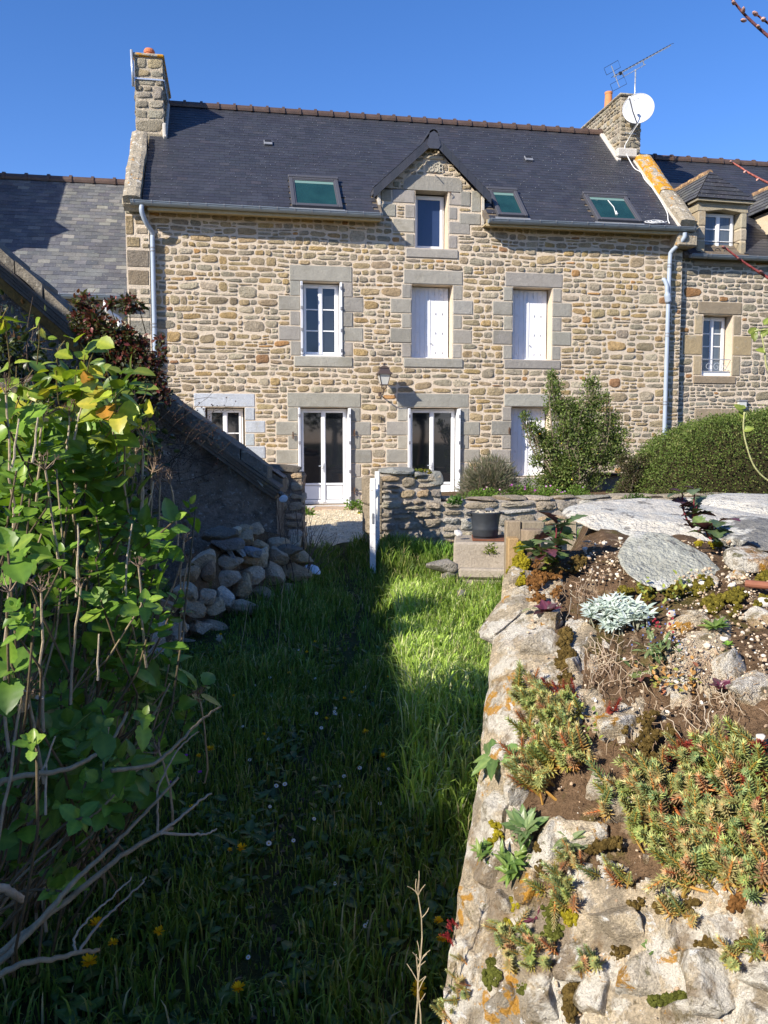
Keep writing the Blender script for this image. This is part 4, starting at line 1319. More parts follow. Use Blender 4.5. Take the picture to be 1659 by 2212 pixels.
def ndorm(cx, first):
    """stone dormer with a hipped slate roof"""
    hw = .62
    zt = FN(1550, 436)[1]
    zap, dy_ap = FL(1543, 373, yN + .55)[1], .55
    x0, x1 = cx - .62, cx + .58
    o0 = cx - dcx
    wx0, wx1 = dmx0 + o0, dmx1 + o0
    yf = yN - .06
    ch = []
    for (a, b, c, d) in ((x0, wx0, dmz0 - .02, dmz0 + .32), (x0, wx0 - .0, dmz0 + .32, dmz0 + .62), (x0 + .02, wx0, dmz0 + .62, dmz1 - .02),
                         (wx1, x1, dmz0 - .02, dmz0 + .34), (wx1, x1, dmz0 + .34, dmz0 + .60), (wx1, x1 - .01, dmz0 + .60, dmz1 - .02)):
        V, Fs, t = block(a, b, c, d, yf, yf + .35, r3, [(1, (.40, .33, .22)), (1, (.36, .31, .23))], ch=.014); ch.append((V, Fs, t))
    V, Fs = prism([(x0 + .01, dmz1 - .02), (wx0, dmz1 - .02), (cx, dmz1 + .03), (wx1, dmz1 - .02), (x1 - .01, dmz1 - .02), (x1 - .01, zt - .03), (x0 + .01, zt - .03)], yf, yf + .35)
    ch.append((V, Fs, (.38, .32, .22)))
    V, Fs, t = block(wx0 - .25, wx1 + .25, dmz0 - .22, dmz0 - .02, yf + .03, yf + .35, r3, SAND_PAL); ch.append((V, Fs, t))
    pieces('dormer_block', ch, M['granite'], NR)
    V, Fs = prism([(x0 - .06, zt - .03), (x1 + .06, zt - .05), (x1 + .07, zt + .01), (x0 - .07, zt + .02)], yf - .10, yf + .3)
    obj('dormer_cornice', G().add(V, Fs, (.36, .31, .22)), M['granite'], NR)
    obj('dormer_cheek', G().box((x0 + .03, yf + .02, dmz0), (wx0 - .02, yf + 1.4, zt)).box((wx1 + .02, yf + .02, dmz0), (x1 - .03, yf + 1.4, zt)), M['plaster'], NR)
    # hipped roof
    ap = (cx - .03, yf + dy_ap, zap)
    e0, e1 = (x0 - .09, yf - .12, zt + .02), (x1 + .09, yf - .12, zt + .0)
    b0_, b1_ = (x0 - .09, yf + 2.0, zt + .02), (x1 + .09, yf + 2.0, zt)
    apb = (cx - .03, yf + 2.6, zap)
    V = np.array([ap, e0, e1, b0_, b1_, apb])
    obj('dormer_roof', G().add(V, [[[0, 1, 2]], [[0, 5, 3, 1], [0, 2, 4, 5]]], (.05, .05, .06)), M['slate'], NR)
    ss = []
    def tri_slates(A0, A1, T0, T1, n, outn):
        A0, A1, T0, T1 = map(np.array, (A0, A1, T0, T1))
        outn = np.array(outn) / np.linalg.norm(outn)
        for k in range(n):
            f0, f1 = k / n, min(1, (k + 1.3) / n)
            L0, R0 = A0 + (T0 - A0) * f0, A1 + (T1 - A1) * f0
            L1_, R1 = A0 + (T0 - A0) * f1, A1 + (T1 - A1) * f1
            m = max(1, int(np.linalg.norm(R0 - L0) / .2))
            for j in range(m):
                a, b = j / m, (j + .985) / m
                P0, P1 = L0 + (R0 - L0) * a, L0 + (R0 - L0) * b
                P2, P3 = L1_ + (R1 - L1_) * b, L1_ + (R1 - L1_) * a
                h = .022 + r3.rand() * .006
                ss.append((np.array([P0 + outn * h, P1 + outn * h, P2 + outn * .006, P3 + outn * .006, P0 + outn * .008, P1 + outn * .008]), [np.array([[0, 1, 2, 3], [4, 5, 1, 0]])], pick(r3, OLD_PAL if outn[0] < -.2 else SLATE_PAL)))  # left slope gets the paler palette: its sunlit tone is in the colour
    tri_slates(e0, e1, ap, ap, 7, (0, -.8, .5))
    tri_slates(b0_, e0, apb, ap, 7, (-.7, 0, .6))
    tri_slates(e1, b1_, ap, apb, 7, (.7, 0, .6))
    pieces('dormer_slate', ss, M['old_slate'], NR, limit=90)
    n = 5
    for i in range(n):
        a, b = np.array(ap) + (np.array(apb) - ap) * i / n, np.array(ap) + (np.array(apb) - ap) * (i + 1) / n
        obj('dormer_ridge_tile', G().tube([a + (0, .0, -.03), b + (0, -.01, -.03)], [.075, .095], 10), mat('lichened ridge tile', (.24, .15, .09), noise=[(9, .4)], spots=[(11, .52, .05, (.52, .33, .14))]) if i == 0 and first else bpy.data.materials['lichened ridge tile'], NR)
    casement(NR, wx0 + .03, wx1 - .03, dmz0 + .02, dmz1 - .01, yf + .22, rows=3, glass=M['glass_lit'], fr=.03, st=.045)
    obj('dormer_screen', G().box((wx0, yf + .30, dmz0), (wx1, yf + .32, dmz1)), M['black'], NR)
    rail = G(); rz = dmz0 + .30
    rail.tube([(wx0, yf + .05, rz), (wx1, yf + .05, rz)], .010, 6)
    ro = obj('window_rail', rail, M['black'], NR)
    for k in range(2):
        c0 = np.array([cx - .1 + .22 * k, yf + .05, dmz0 + .10])
        sp_ = [c0 + np.array([.08 * (1 - t) * math.cos(9 * t), 0, .08 * (1 - t) * math.sin(9 * t)]) for t in np.linspace(0, .85, 20)]
        obj('scroll', G().tube(sp_, .007, 5), M['black'], NR, sub=ro)
ndorm(dcx, True)
ndorm(dcx + 2.05, False)
casement(NR, n1[0] + .04, n1[1] - .04, n1[2] + .02, n1[3] - .02, yN + .24, rows=4, glass=M['glass_lit'], fr=.035, st=.045)
obj('window_board', G().box((n1[0], yN + .05, n1[2]), (n1[1], yN + .3, n1[2] + .10), ch=.004), M['pvc'], NR)
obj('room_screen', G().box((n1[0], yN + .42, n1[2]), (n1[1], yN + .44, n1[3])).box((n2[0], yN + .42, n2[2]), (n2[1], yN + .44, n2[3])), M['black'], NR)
rail = G(); rz = n1[2] + .36
rail.tube([(n1[0] - .0, yN + .03, rz), (n1[1], yN + .03, rz)], .010, 6); rail.tube([(n1[0], yN + .03, n1[2] + .10), (n1[1], yN + .03, n1[2] + .10)], .008, 6)
ro = obj('window_rail', rail, M['alu'], NR)
for k in range(3):
    c0 = np.array([n1[0] + .18 + .19 * k, yN + .03, n1[2] + .20])
    sp_ = [c0 + np.array([.09 * (1 - t) * math.cos(9 * t + k), 0, .09 * (1 - t) * math.sin(9 * t + k)]) for t in np.linspace(0, .85, 20)]
    obj('scroll', G().tube(sp_, .007, 5), M['alu'], NR, sub=ro)
def nskip(x, d):
    q = NRf.P(x, d)
    for c in (dcx, dcx + 2.05):
        if abs(x - c) < .58 and q[2] < FN(1550, 436)[1] + .1 + .9 * (.6 - abs(x - c)): return True
    return False
pieces('slate', slates(NRf, 6.66, 11.5, r3, pal=SLATE_PAL, skip=nskip), M['slate'], NR)
ridge_tiles(NR, 6.6, 11.6, p[1], p[2] + .03, r3, step=.44)
gutter(NR, 6.64, dmx0 - .3 + .25, yN - .22, ezN + .0, step=.3); gutter(NR, dmx0 - .04, 11.5, yN - .22, ezN + .0, step=.5)
wl_s, wl_z = FN(1600, 872)
WL = Frame('wall_light', 'small square wall light on the right cottage just above the hedge', 'wall light', (wl_s, yN, wl_z - .08), row=True)
obj('light_housing', G().box((wl_s - .11, yN - .10, wl_z + .04), (wl_s + .11, yN, wl_z + .08), ch=.006).box((wl_s - .11, yN - .10, wl_z - .09), (wl_s + .11, yN, wl_z - .07), ch=.006), M['hardware'], WL)
obj('light_glass', G().box((wl_s - .09, yN - .085, wl_z - .07), (wl_s + .09, yN - .01, wl_z + .04)), M['lantern_glass'], WL)

# ================================================================ PLANT TOOLS
def unit(A):
    A = np.asarray(A, float)
    return A / (np.linalg.norm(A, axis=-1, keepdims=True) + 1e-9)
def inst(TV, TF, P, D, N, S, T, TT=None):
    """copies of a template: P places, D length axes, N normals, S scales, T tints"""
    P = np.asarray(P, float); n = len(P)
    D = unit(D); X = unit(np.cross(D, N)); Z = np.cross(X, D)
    S = np.broadcast_to(np.asarray(S, float).reshape(-1, 1) if np.ndim(S) else np.full((n, 1), S), (n, 1))
    TV = np.asarray(TV, float)
    V = P[:, None] + S[:, :, None] * (TV[None, :, 0:1] * X[:, None] + TV[None, :, 1:2] * D[:, None] + TV[None, :, 2:3] * Z[:, None])
    m = len(TV)
    Fs = []
    for f in TF:
        f = np.asarray(f)
        Fs.append((f[None] + (np.arange(n) * m)[:, None, None]).reshape(-1, f.shape[1]))
    T = np.broadcast_to(np.asarray(T, float), (n, 3))
    tt = np.repeat(T[:, None], m, 1)
    if TT is not None: tt = tt * np.asarray(TT)[None]
    return V.reshape(-1, 3), Fs, tt.reshape(-1, 3)
SL_V = np.array([(0, 0, 0), (.30, .42, .10), (-.30, .42, .10), (0, 1, 0)]); SL_F = [np.array([[0, 1, 3], [0, 3, 2]])]
def leaf_template(m=9, w=.36, fold=.16, curl=.18, serr=.035, tip=1.0, peak=.42):
    V, T = [], []
    for i in range(m + 1):
        t = i / m
        wd = w * (math.sin(math.pi * t ** (math.log(.5) / math.log(peak))) ** .8 if 0 < t < 1 else 0)
        wd *= 1 + (serr / .1 * .35 if i % 2 else 0) * (1 if 0 < t < .95 else 0)
        z = -curl * t * t
        V += [(-wd, t - (.02 if i % 2 else 0), z + fold * wd), (-wd * .5, t, z + fold * wd * .35 + .012 * math.sin(t * 22)), (0, t, z), (wd * .5, t, z + fold * wd * .35 - .012 * math.sin(t * 22)), (wd, t - (.02 if i % 2 else 0), z + fold * wd)]
        k = 1 + (.06 if i % 2 else -.05)
        T += [(k, k, k), (k, k, k), (1.45, 1.3, 1.3), (k, k, k), (k, k, k)]
    q = [[i * 5 + j, i * 5 + j + 1, (i + 1) * 5 + j + 1, (i + 1) * 5 + j] for i in range(m) for j in range(4)]
    return np.array(V), [np.array(q)], np.array(T)
LEAF = leaf_template()
LEAF_S = leaf_template(m=5, w=.30, fold=.25, curl=.15, serr=.02)
LANCE = leaf_template(m=6, w=.15, fold=.3, curl=.35, serr=0, peak=.4)

def rdir(r, n, up=0.0):
    D = r.normal(size=(n, 3)); D = unit(D); D[:, 2] += up
    return unit(D)
def tints(r, n, pal, spread=.25):
    w_ = np.array([p[0] for p in pal], float); idx = r.choice(len(pal), n, p=w_ / w_.sum())
    C = np.array([p[1] for p in pal], float)[idx]
    return np.clip(C * (1 + spread * (r.rand(n, 1) - .5) * 2), .002, 1)

def leafy(r, centres, radii, n, size, pal, template=(SL_V, SL_F), up=.25, shell=.55, flat=1.0, spread=.3):
    """leaves spread through clumps (centres, radii), more of them towards the outside"""
    C = np.array(centres, float); Rr = np.array(radii, float)
    if Rr.ndim == 1: Rr = np.stack([Rr, Rr, Rr * flat], 1)
    vol = (Rr[:, 0] * Rr[:, 1]) ; idx = r.choice(len(C), n, p=vol / vol.sum())
    D = rdir(r, n)
    rad = (shell + (1 - shell) * r.rand(n)) * (1 + .12 * r.normal(size=n))
    P = C[idx] + D * Rr[idx] * rad[:, None]
    out = unit(D + .9 * rdir(r, n) + np.array((0, 0, up)))
    Nn = unit(rdir(r, n) + np.array((0, 0, 1.0)) + D * .6)
    S_ = size * (.6 + .7 * r.rand(n))
    t = tints(r, n, pal, spread)
    tv, tf = template[0], template[1]
    return inst(tv, tf, P, out, Nn, S_, t, template[2] if len(template) > 2 else None)

def branch(g, a, b, r0, r1, rnd_, bend=.12, n=6, tint=(.2, .16, .11), sides=6):
    a, b = np.array(a, float), np.array(b, float)
    L = np.linalg.norm(b - a)
    mid = (a + b) / 2 + rnd_.normal(size=3) * L * bend
    t = np.linspace(0, 1, n)[:, None]
    P = (1 - t) ** 2 * a + 2 * t * (1 - t) * mid + t * t * b
    P += rnd_.normal(size=P.shape) * L * .008
    g.tube(P, np.linspace(r0, r1, n), sides, tint)
    return P

# ================================================================ GROUND
def gz(x, Y):
    x = np.asarray(x, float); Y = np.asarray(Y, float)
    z = np.interp(Y, [-400, -20, 3, 9, 12, 14.2, 400], [-.4, -.34, -.32, -.22, -.06, 0, 0])
    z = z + np.where(Y < 12, .018 * np.sin(x * 3.1 + Y * 1.3) + .012 * np.sin(x * 7.3 - Y * 4.1), 0) * np.clip((12 - Y) / 1.5, 0, 1)
    # trodden path
    px = np.interp(Y, [1, 4, 6, 8, 10, 12], [-.35, -.42, -.28, -.22, -.45, -.6])
    z = z - .015 * np.exp(-((x - px) / .16) ** 2) * (Y < 12)
    return z
xs = np.concatenate([[-400, -150, -60, -25, -12, -8], np.linspace(-6, 8, 90), [10, 14, 25, 60, 150, 400]])
ys = np.concatenate([[-400, -150, -60, -25, -8, -2], np.linspace(0, 15, 110), [17, 20, 26, 40, 80, 200, 500]])
XX, YY = np.meshgrid(xs, ys)
ZZ = gz(XX, YY)
V = np.stack([XX, YY, ZZ], -1).reshape(-1, 3)
nx = len(xs)
q = [[j * nx + i, j * nx + i + 1, (j + 1) * nx + i + 1, (j + 1) * nx + i] for j in range(len(ys) - 1) for i in range(nx - 1)]
single('ground', G().add(V, [q]), M['dirt'], None, None, kind='structure', smooth=True)

# gravel forecourt: a sheet in row coordinates, its near edge ragged
V, q = [], []
n1_, n2_ = 60, 20
for j in range(n2_):
    for i in range(n1_):
        s = -5 + 7 * i / (n1_ - 1)
        yn = -5.6 + .22 * math.sin(s * 4) + .15 * math.sin(s * 11)
        y = yn + (-.01 - yn) * j / (n2_ - 1)
        P = from_row(s, y)
        V.append((P[0], P[1], float(gz(P[0], P[1])) + .012 + .006 * math.sin(s * 9 + y * 7)))
q = [[j * n1_ + i, j * n1_ + i + 1, (j + 1) * n1_ + i + 1, (j + 1) * n1_ + i] for j in range(n2_ - 1) for i in range(n1_ - 1)]
single('gravel_forecourt', G().add(V, [q]), M['gravel_base'], None, None, kind='structure', smooth=True)
rg = np.random.RandomState(3)
n = 6500
s = rg.uniform(-2.6, .6, n); y = rg.uniform(-5.4, -.9, n)
P = np.array([from_row(a, b) for a, b in zip(s, y)]); P[:, 2] = gz(P[:, 0], P[:, 1]) + .016
V0, F0 = ico(0)
c = inst(V0 * np.array([1, .8, .55]), [F0], P, rdir(rg, n) * [1, 1, .1], np.tile([0, 0, 1.0], (n, 1)), rg.uniform(.006, .016, n), tints(rg, n, [(4, (.70, .60, .42)), (2, (.58, .49, .34)), (2, (.78, .72, .58)), (1, (.38, .32, .23))]))
single('gravel_pebbles', G().add(*c), M['pebble'], 'loose pale yellow gravel in front of the doors', None, kind='stuff')

# brick paving before the door
PV = Frame('brick_paving', 'strip of pinkish brick pavers with moss in front of the left glass door', 'paving', (-1.1, -.7, 0), row=True)
pv = []
for k in range(7):
    y = -1.05 + k * .105
    for i in range(11):
        x = -2.0 + i * .205 + (.1 if k % 2 else 0)
        V, Fs = cbox((x, y, .0), (x + .198, y + .098, .035 + rg.uniform(-.004, .006)), .006)
        pv.append((V, Fs, pick(rg, [(3, (.46, .32, .21)), (2, (.50, .38, .27)), (1, (.38, .30, .22))])))
pieces('paver', pv, M['paver'], PV)
single('slate_doorstep', G().box(from_row(-1.75, -.62, .036), from_row(-1.45, -.38, .052), ch=.004), M['slab'], 'small grey slate laid flat on the pavers by the door', 'slate')

# ================================================================ OUTBUILDING AT THE LEFT
YS = 8.95
a = WP(0, 540, YS); b = WP(578, 1006, YS)
sl_ = (b[2] - a[2]) / (b[0] - a[0])
_tp = np.array([WP(u, v, YS) for u, v in ((-150, 411), (0, 540), (164, 681), (380, 868), (565, 1002), (640, 1052))])
def shed_top(x): return float(np.interp(x, _tp[:, 0], _tp[:, 2]))
SH = Frame('stone_outbuilding', 'low dark rendered outbuilding with a sloping slate roof edge behind the bushes', 'shed', (-2.6, YS, -.22))
xr = WP(598, 1100, YS)[0]
xl = -5.2; D_SH = .62
nxg, nzg = 60, 34
V, q = [], []
for j in range(nzg):
    for i in range(nxg):
        x = xl + (xr - xl) * i / (nxg - 1)
        zt = shed_top(x) - .26
        z = -.45 + (zt + .45) * j / (nzg - 1)
        V.append((x, YS + .05, z))
V = np.array(V); V[:, 1] -= .035 * sn(V, 3.5, 77, 4) + .02 * np.maximum(0, sn(V, 9, 78, 2))
q = [[j * nxg + i, j * nxg + i + 1, (j + 1) * nxg + i + 1, (j + 1) * nxg + i] for j in range(nzg - 1) for i in range(nxg - 1)]
g = G().add(V, [q])
g.add([(xr, YS, -.45), (xr, YS + D_SH, -.45), (xr, YS + D_SH, shed_top(xr) - .26), (xr, YS, shed_top(xr) - .26)], [[[0, 1, 2, 3]]])
g.add([(xl, YS + D_SH, -.45), (xr, YS + D_SH, -.45), (xr, YS + D_SH, shed_top(xr) - .26), (xl, YS + D_SH, shed_top(xl) - .26)], [[[1, 0, 3, 2]]])
obj('wall', g, M['old_render'], SH, smooth=True)
xe = b[0] + .02
def strip(x0, x1, y0, y1, off0, off1, n_, seed, rough=.012, xshift=0):
    g = G(); V = []
    for i in range(n_ + 1):
        x = x0 + (x1 - x0) * i / n_
        V += [(x, y0, shed_top(x) - off1), (x, y1, shed_top(x) - off1), (x, y1, shed_top(x) - off0), (x, y0, shed_top(x) - off0)]
    V = np.array(V); V[:, 2] += rough * sn(V, 8, seed, 3); V[:, 1] += rough * sn(V, 8, seed + 1, 3) * (np.tile([1, 0, 0, 1], n_ + 1))
    q = []
    for i in range(n_):
        A, B = i * 4, i * 4 + 4
        q += [[A, B, B + 3, A + 3], [A + 3, B + 3, B + 2, A + 2], [A + 1, A, B, B + 1][::-1], [A + 2, B + 2, B + 1, A + 1]]
    q += [[0, 3, 2, 1], [n_ * 4, n_ * 4 + 1, n_ * 4 + 2, n_ * 4 + 3]]
    return g.add(V, [q], (.5, .5, .5))
# mortared verge stones, in pieces
for k in range(14):
    x0_ = xl + (xe - xl) * k / 14; x1_ = xl + (xe - xl) * (k + 1) / 14 - .012
    obj('verge_stone', strip(x0_, x1_, YS - .07, YS + .35, -.01 - .008 * (k % 3), .105, 6, 100 + k, .022), mat('verge render', (.17, .15, .12), rough=.95, noise=[(9, .4), (50, .3)], bump=[(20, .03)], spots=[(20, .62, .03, (.40, .37, .30))]) if k == 0 else bpy.data.materials['verge render'], SH)
for k, (o0, o1, yy) in enumerate(((.11, .145, -.10), (.15, .185, -.085), (.19, .225, -.07), (.23, .27, -.055))):
    obj('barge_board', strip(xl, xe + .12 - .02 * k, YS + yy, YS + .3, o0, o1, 26, 130 + k, .006), M['barge'], SH)
obj('barge_board', strip(xl, -2.9, YS - .04, YS + .3, .275, .40, 20, 140, .01), M['ochre_board'], SH, label='board overgrown with ochre lichen')
g = strip(xl, xe + .10, YS + .30, YS + D_SH + .1, .06, .2, 20, 150, .004); obj('roof', g, M['barge'], SH)
shs = []
rsh = np.random.RandomState(8)
dirx = np.array([1, 0, sl_]); Ls = math.hypot(1, sl_); dirx /= Ls
nup = np.array([-sl_, 0, 1]) / Ls
for k in range(44):
    x0_ = xe + .10 - k * .11 / Ls * 1.0
    for j in range(2):
        y0_ = YS + .3 + j * .2 - (.1 if k % 2 else 0); y1_ = min(y0_ + .196, YS + D_SH + .1); y0_ = max(y0_, YS + .3)
        if y1_ - y0_ < .03: continue
        A = np.array([x0_, 0, shed_top(x0_) - .05]); B = A - dirx * .15
        h = .014 + rsh.rand() * .006
        V = [A + nup * h + (0, y0_, 0), A + nup * h + (0, y1_, 0), B + nup * .004 + (0, y1_, 0), B + nup * .004 + (0, y0_, 0), A + (0, y0_, 0) + nup * (h - .007), A + (0, y1_, 0) + nup * (h - .007)]
        shs.append((np.array(V), [np.array([[0, 1, 2, 3], [4, 5, 1, 0]])], pick(rsh, OLD_PAL)))
pieces('slate', shs, M['old_slate'], SH, limit=150)
obj('eave_slate', G().add(*rock((xe + .05, YS + .0, shed_top(xe) - .20), (.16, .10, .03), 5, 2, basis=rotm(0, math.atan(-sl_), 0)), (.10, .11, .12)).add(*rock((xe - .10, YS + .0, shed_top(xe) - .13), (.12, .09, .02), 6, 2, basis=rotm(0, math.atan(-sl_) + .1, 0)), (.10, .11, .12)), M['slab'], SH)

# unseen barn added off the picture to the left to shade the garden
BN = Frame('shade_barn', 'unseen barn added along the left side of the garden to shade it', 'barn', (-8, -1, -.3))
shz = lambda x, Y: -.28 + (.50 - .06 * (Y - 4.5) - x) * .831   # height of the shade at x, Y (for placing plants)
g = G()
ya_, yb_ = -11.0, 6.3
g.box((-9.5, ya_, -.4), (-6.3, yb_, 3.2))
rzt_ = 5.52
yy_ = [ya_, -4.8, -3.6, -2.5, -.6, .9, 3.0, yb_]; dz = [.05, -.08, -.02, .10, -.04, -.12, .25, .27]  # ridge heights bent to set the edge of the garden's shade
m = len(yy_); V = []
for y_, d_ in zip(yy_, dz):
    rz_ = 5.50 - .0488 * (y_ - yb_) + d_ - .08
    V += [(-6.1, y_, 3.1), (-6.95, y_, rz_), (-9.7, y_, 3.1)]
g.add(V, [[[3 * j, 3 * j + 3, 3 * j + 4, 3 * j + 1] for j in range(m - 1)] + [[3 * j + 1, 3 * j + 4, 3 * j + 5, 3 * j + 2] for j in range(m - 1)], [[0, 1, 2], [3 * m - 3, 3 * m - 1, 3 * m - 2]]])
obj('barn_walls', g, M['mortar'], BN)

# ================================================================ DRY STONE HEAP AGAINST THE OUTBUILDING
PILE_PAL = [(4, (.62, .46, .30)), (3, (.66, .52, .37)), (2, (.55, .44, .32)), (1, (.66, .59, .50)), (1, (.46, .32, .20))]
PL = Frame('dry_stone_heap', 'tumbled heap of rough stones leaning on the outbuilding in the shade', 'stone heap', (-1.9, 8.0, -.25))
rp = np.random.RandomState(17)
def pileY(u, v):
    Yf = np.interp(u, [330, 400, 520, 650], [6.1, 6.7, 7.7, 8.45])
    Y = Yf
    for _ in range(12):
        z = WP(u, v, Y)[2]
        Y = min(Yf + max(0, z + .25) * .75, YS - .02)
    return Y
pst = []
rows_ = [(1148, 492, 560, 34), (1172, 470, 655, 40), (1205, 418, 655, 46), (1243, 392, 655, 50), (1282, 372, 650, 50), (1318, 345, 600, 46), (1352, 330, 540, 44), (1385, 325, 470, 40), (1410, 330, 430, 34)]
pile_pts = []
for (v, u0, u1, hh) in rows_:
    u = u0
    while u < u1:
        w_ = min(rp.uniform(.7, 1.35) * hh, u1 - u + 8)
        vv = v + rp.uniform(-8, 8)
        Y = pileY(u + w_ / 2, vv) + .04
        c = WP(u + w_ / 2, vv, Y)
        sc_ = Y / F
        s_ = (max(.05, w_ / 2 * 1.8 * sc_), rp.uniform(.09, .17), hh / 2 * 1.32 * sc_ * rp.uniform(.8, 1.05))
        V, Fs = rock(c, s_, rp.randint(1e6), 3, cuts=26, rough=.05, basis=rotm(rp.uniform(-.3, .3), rp.uniform(-.4, .4), rp.uniform(-.3, .3)), square=6, fine=.02, lim0=.42)
        pst.append((V, Fs, pick(rp, PILE_PAL)))
        u += w_ * .92
for (u, v, w_, h_, ry, cc) in ((515, 1187, 60, 16, .9, (.36, .38, .40)), (545, 1192, 46, 22, .2, (.34, .36, .38)), (500, 1196, 52, 12, 1.1, (.36, .38, .40)), (480, 1155, 90, 40, -.1, (.22, .19, .15)), (620, 1190, 70, 34, 0, (.26, .22, .17)), (490, 1175, 80, 34, .1, (.27, .25, .23))):
    Y = pileY(u, v) - .08; c = WP(u, v, Y)
    V, Fs = rock(c, (w_ / 2 * Y / F, .10, h_ / 2 * Y / F), int(u), 3, cuts=12, rough=.05, basis=rotm(0, ry, .2))
    pst.append((V, Fs, cc))
pieces('heap_stone', pst, M['stone'], PL, smooth=False)
obj('earth_fill', G().add([(WP(u, v, pileY(u, v) + .16)) for u, v in ((325, 1420), (470, 1400), (600, 1340), (655, 1290), (655, 1165), (560, 1145), (490, 1140), (400, 1230), (335, 1330))], [[list(range(9))]]), M['soil'], PL)

# ================================================================ GATE, PILLARS, LOW WALL
LP = Frame('left_gate_pillar', 'left gate pillar of mortared stones with a flat cap in the shade', 'gate pillar', (-1.2, 10.4, -.2))
lp = []
px0, px1, py0, py1 = -1.42, -.985, 10.35, 10.80
obj('pillar_core', G().box((px0 + .02, py0 + .02, -.3), (px1 - .02, py1, .96)), M['old_render'], LP)
rl = np.random.RandomState(4)
for c in rubble_cells(px0, px1, -.25, .96, [], rl, h=(.10, .20), wd=(.14, .3)):
    V, Fs = face_stone(c, rl, out=.02); V[:, 1] += py0 + .02; lp.append((V, Fs, pick(rl, PILE_PAL)))
for c in rubble_cells(py0, py1, -.25, .96, [], rl, h=(.12, .22), wd=(.16, .3)):
    V, Fs = face_stone(c, rl, out=.02); lp.append((np.stack([px1 - .02 - V[:, 1], V[:, 0], V[:, 2]], 1), Fs, pick(rl, PILE_PAL)))
pieces('pillar_stone', lp, M['stone'], LP, smooth=True)
obj('cap_stone', G().add(*rock(((px0 + px1) / 2 - .02, 10.55, 1.0), (.27, .28, .065), 12, 3, square=5), (.20, .17, .13)), M['stone'], LP, smooth=True)

wx, wy, wang = -.10, 11.0, math.atan2(.9, 3.7)
GW = Frame('garden_wall', 'low mortared garden wall running from the gate post to the hedge', 'garden wall', (wx, wy, -.15), rot=wang)
B_ = np.array([wx, wy, -.15])
rw = np.random.RandomState(9)
WPAL = [(4, (.46, .385, .29)), (3, (.51, .44, .34)), (2, (.41, .365, .30)), (1, (.54, .41, .26)), (1, (.55, .52, .47))]
gwm = mat('grey mortar', (.42, .37, .31), rough=.95, noise=[(4, .2), (30, .2)], bump=[(40, .02)])
WT = .70        # wall top above its base
obj('wall_core', (lambda V, Fs, T: (V, Fs, T))(*(G().box(B_ + (0, .02, -.15), B_ + (5.4, .42, WT - .01)).arrays())), gwm, GW)
obj('pier_core', G().box(B_ + (.10, .02, -.15), B_ + (.88, .5, 1.06)), gwm, GW)
ws = []
for c in rubble_cells(.06, .90, -.1, 1.06, [], rw, h=(.12, .22), wd=(.16, .36)):
    V, Fs = face_stone(c, rw, joint=.012, out=.035); ws.append((V + B_ + (0, .015, 0), Fs, pick(rw, WPAL)))
for c in rubble_cells(.90, 5.4, -.1, WT, [], rw, h=(.13, .25), wd=(.18, .45)):
    V, Fs = face_stone(c, rw, joint=.012, out=.035); ws.append((V + B_ + (0, .02, 0), Fs, pick(rw, WPAL)))
pieces('wall_stone', ws, M['stone'], GW, smooth=True)
x = .88
while x < 5.3:
    w_ = rw.uniform(.25, .5)
    V, Fs = rock((x + w_ / 2, .21, WT + .012), (w_ / 2 * 1.03, .23, .035), rw.randint(1e6), 2, square=6, rough=.04)
    obj('coping_stone', G().add(V + B_, Fs, pick(rw, WPAL)), M['stone'], GW, smooth=True); x += w_
for (x, z, w_, h_) in ((.28, 1.10, .24, .05), (.62, 1.04, .17, .055), (.80, 1.00, .12, .10)):
    V, Fs = rock((x, .16, z), (w_, .22, h_), int(x * 100), 3, square=5, rough=.05); obj('cap_slab' if z > 1.08 else 'top_stone', G().add(V + B_, Fs, pick(rw, [(1, (.33, .32, .30))])), M['stone'], GW, smooth=True)
for k in range(3):
    V, Fs = cbox((-.12, .0, -.1 + k * .38), (.10, .34, -.1 + (k + 1) * .38 - .006), .03)
    V = V + np.array([.012, .008, 0]) * sn(V, 6, 50 + k, 2)[:, None]
    obj('gate_post_stone', G().add(V + B_, Fs, (.38, .31, .22)), M['stone'], GW)
mo = G()
rm = np.random.RandomState(2)
V0, F0 = ico(0)
P = B_ + np.stack([rm.uniform(.42, .80, 160), rm.uniform(.0, .3, 160), rm.uniform(1.0, 1.12, 160)], 1)
obj('moss', G().add(*inst(V0, [F0], P, rdir(rm, 160), rdir(rm, 160), rm.uniform(.008, .025, 160), tints(rm, 160, [(1, (.16, .13, .02)), (1, (.08, .10, .02))]))), M['moss'], GW, kind='stuff')

GT = Frame('garden_gate', 'white painted picket gate standing open beside the stone gate post', 'gate', (-.1, 10.4, -.2))
g0_, g1_ = np.array([-.085, 10.86, 0]), np.array([-.128, 9.74, 0])
gd = (g1_ - g0_) / np.linalg.norm(g1_ - g0_); gn = np.array([-gd[1], gd[0], 0])
def gbox(t0, t1, n0, n1, z0, z1, ch=.004):
    V, Fs = cbox((t0, n0, z0), (t1, n1, z1), ch)
    return g0_ + V[:, 0:1] * gd + V[:, 1:2] * gn + V[:, 2:3] * np.array([0, 0, 1.0]), Fs
GL = np.linalg.norm(g1_ - g0_)
obj('end_stile', G().add(*gbox(GL - .06, GL, -.032, .032, -.18, .92)), M['white_paint'], GT)
obj('hinge_stile', G().add(*gbox(0, .06, -.03, .03, -.10, .96)), M['white_paint'], GT)
for z in (.02, .66): obj('rail', G().add(*gbox(.06, GL - .06, -.022, .022, z, z + .08)), M['white_paint'], GT)
for k in range(9):
    t = .11 + k * .105
    V, Fs = gbox(t, t + .06, -.042, -.024, -.08, .84 + .02 * math.sin(k)); obj('picket', G().add(V, Fs), M['white_paint'], GT)
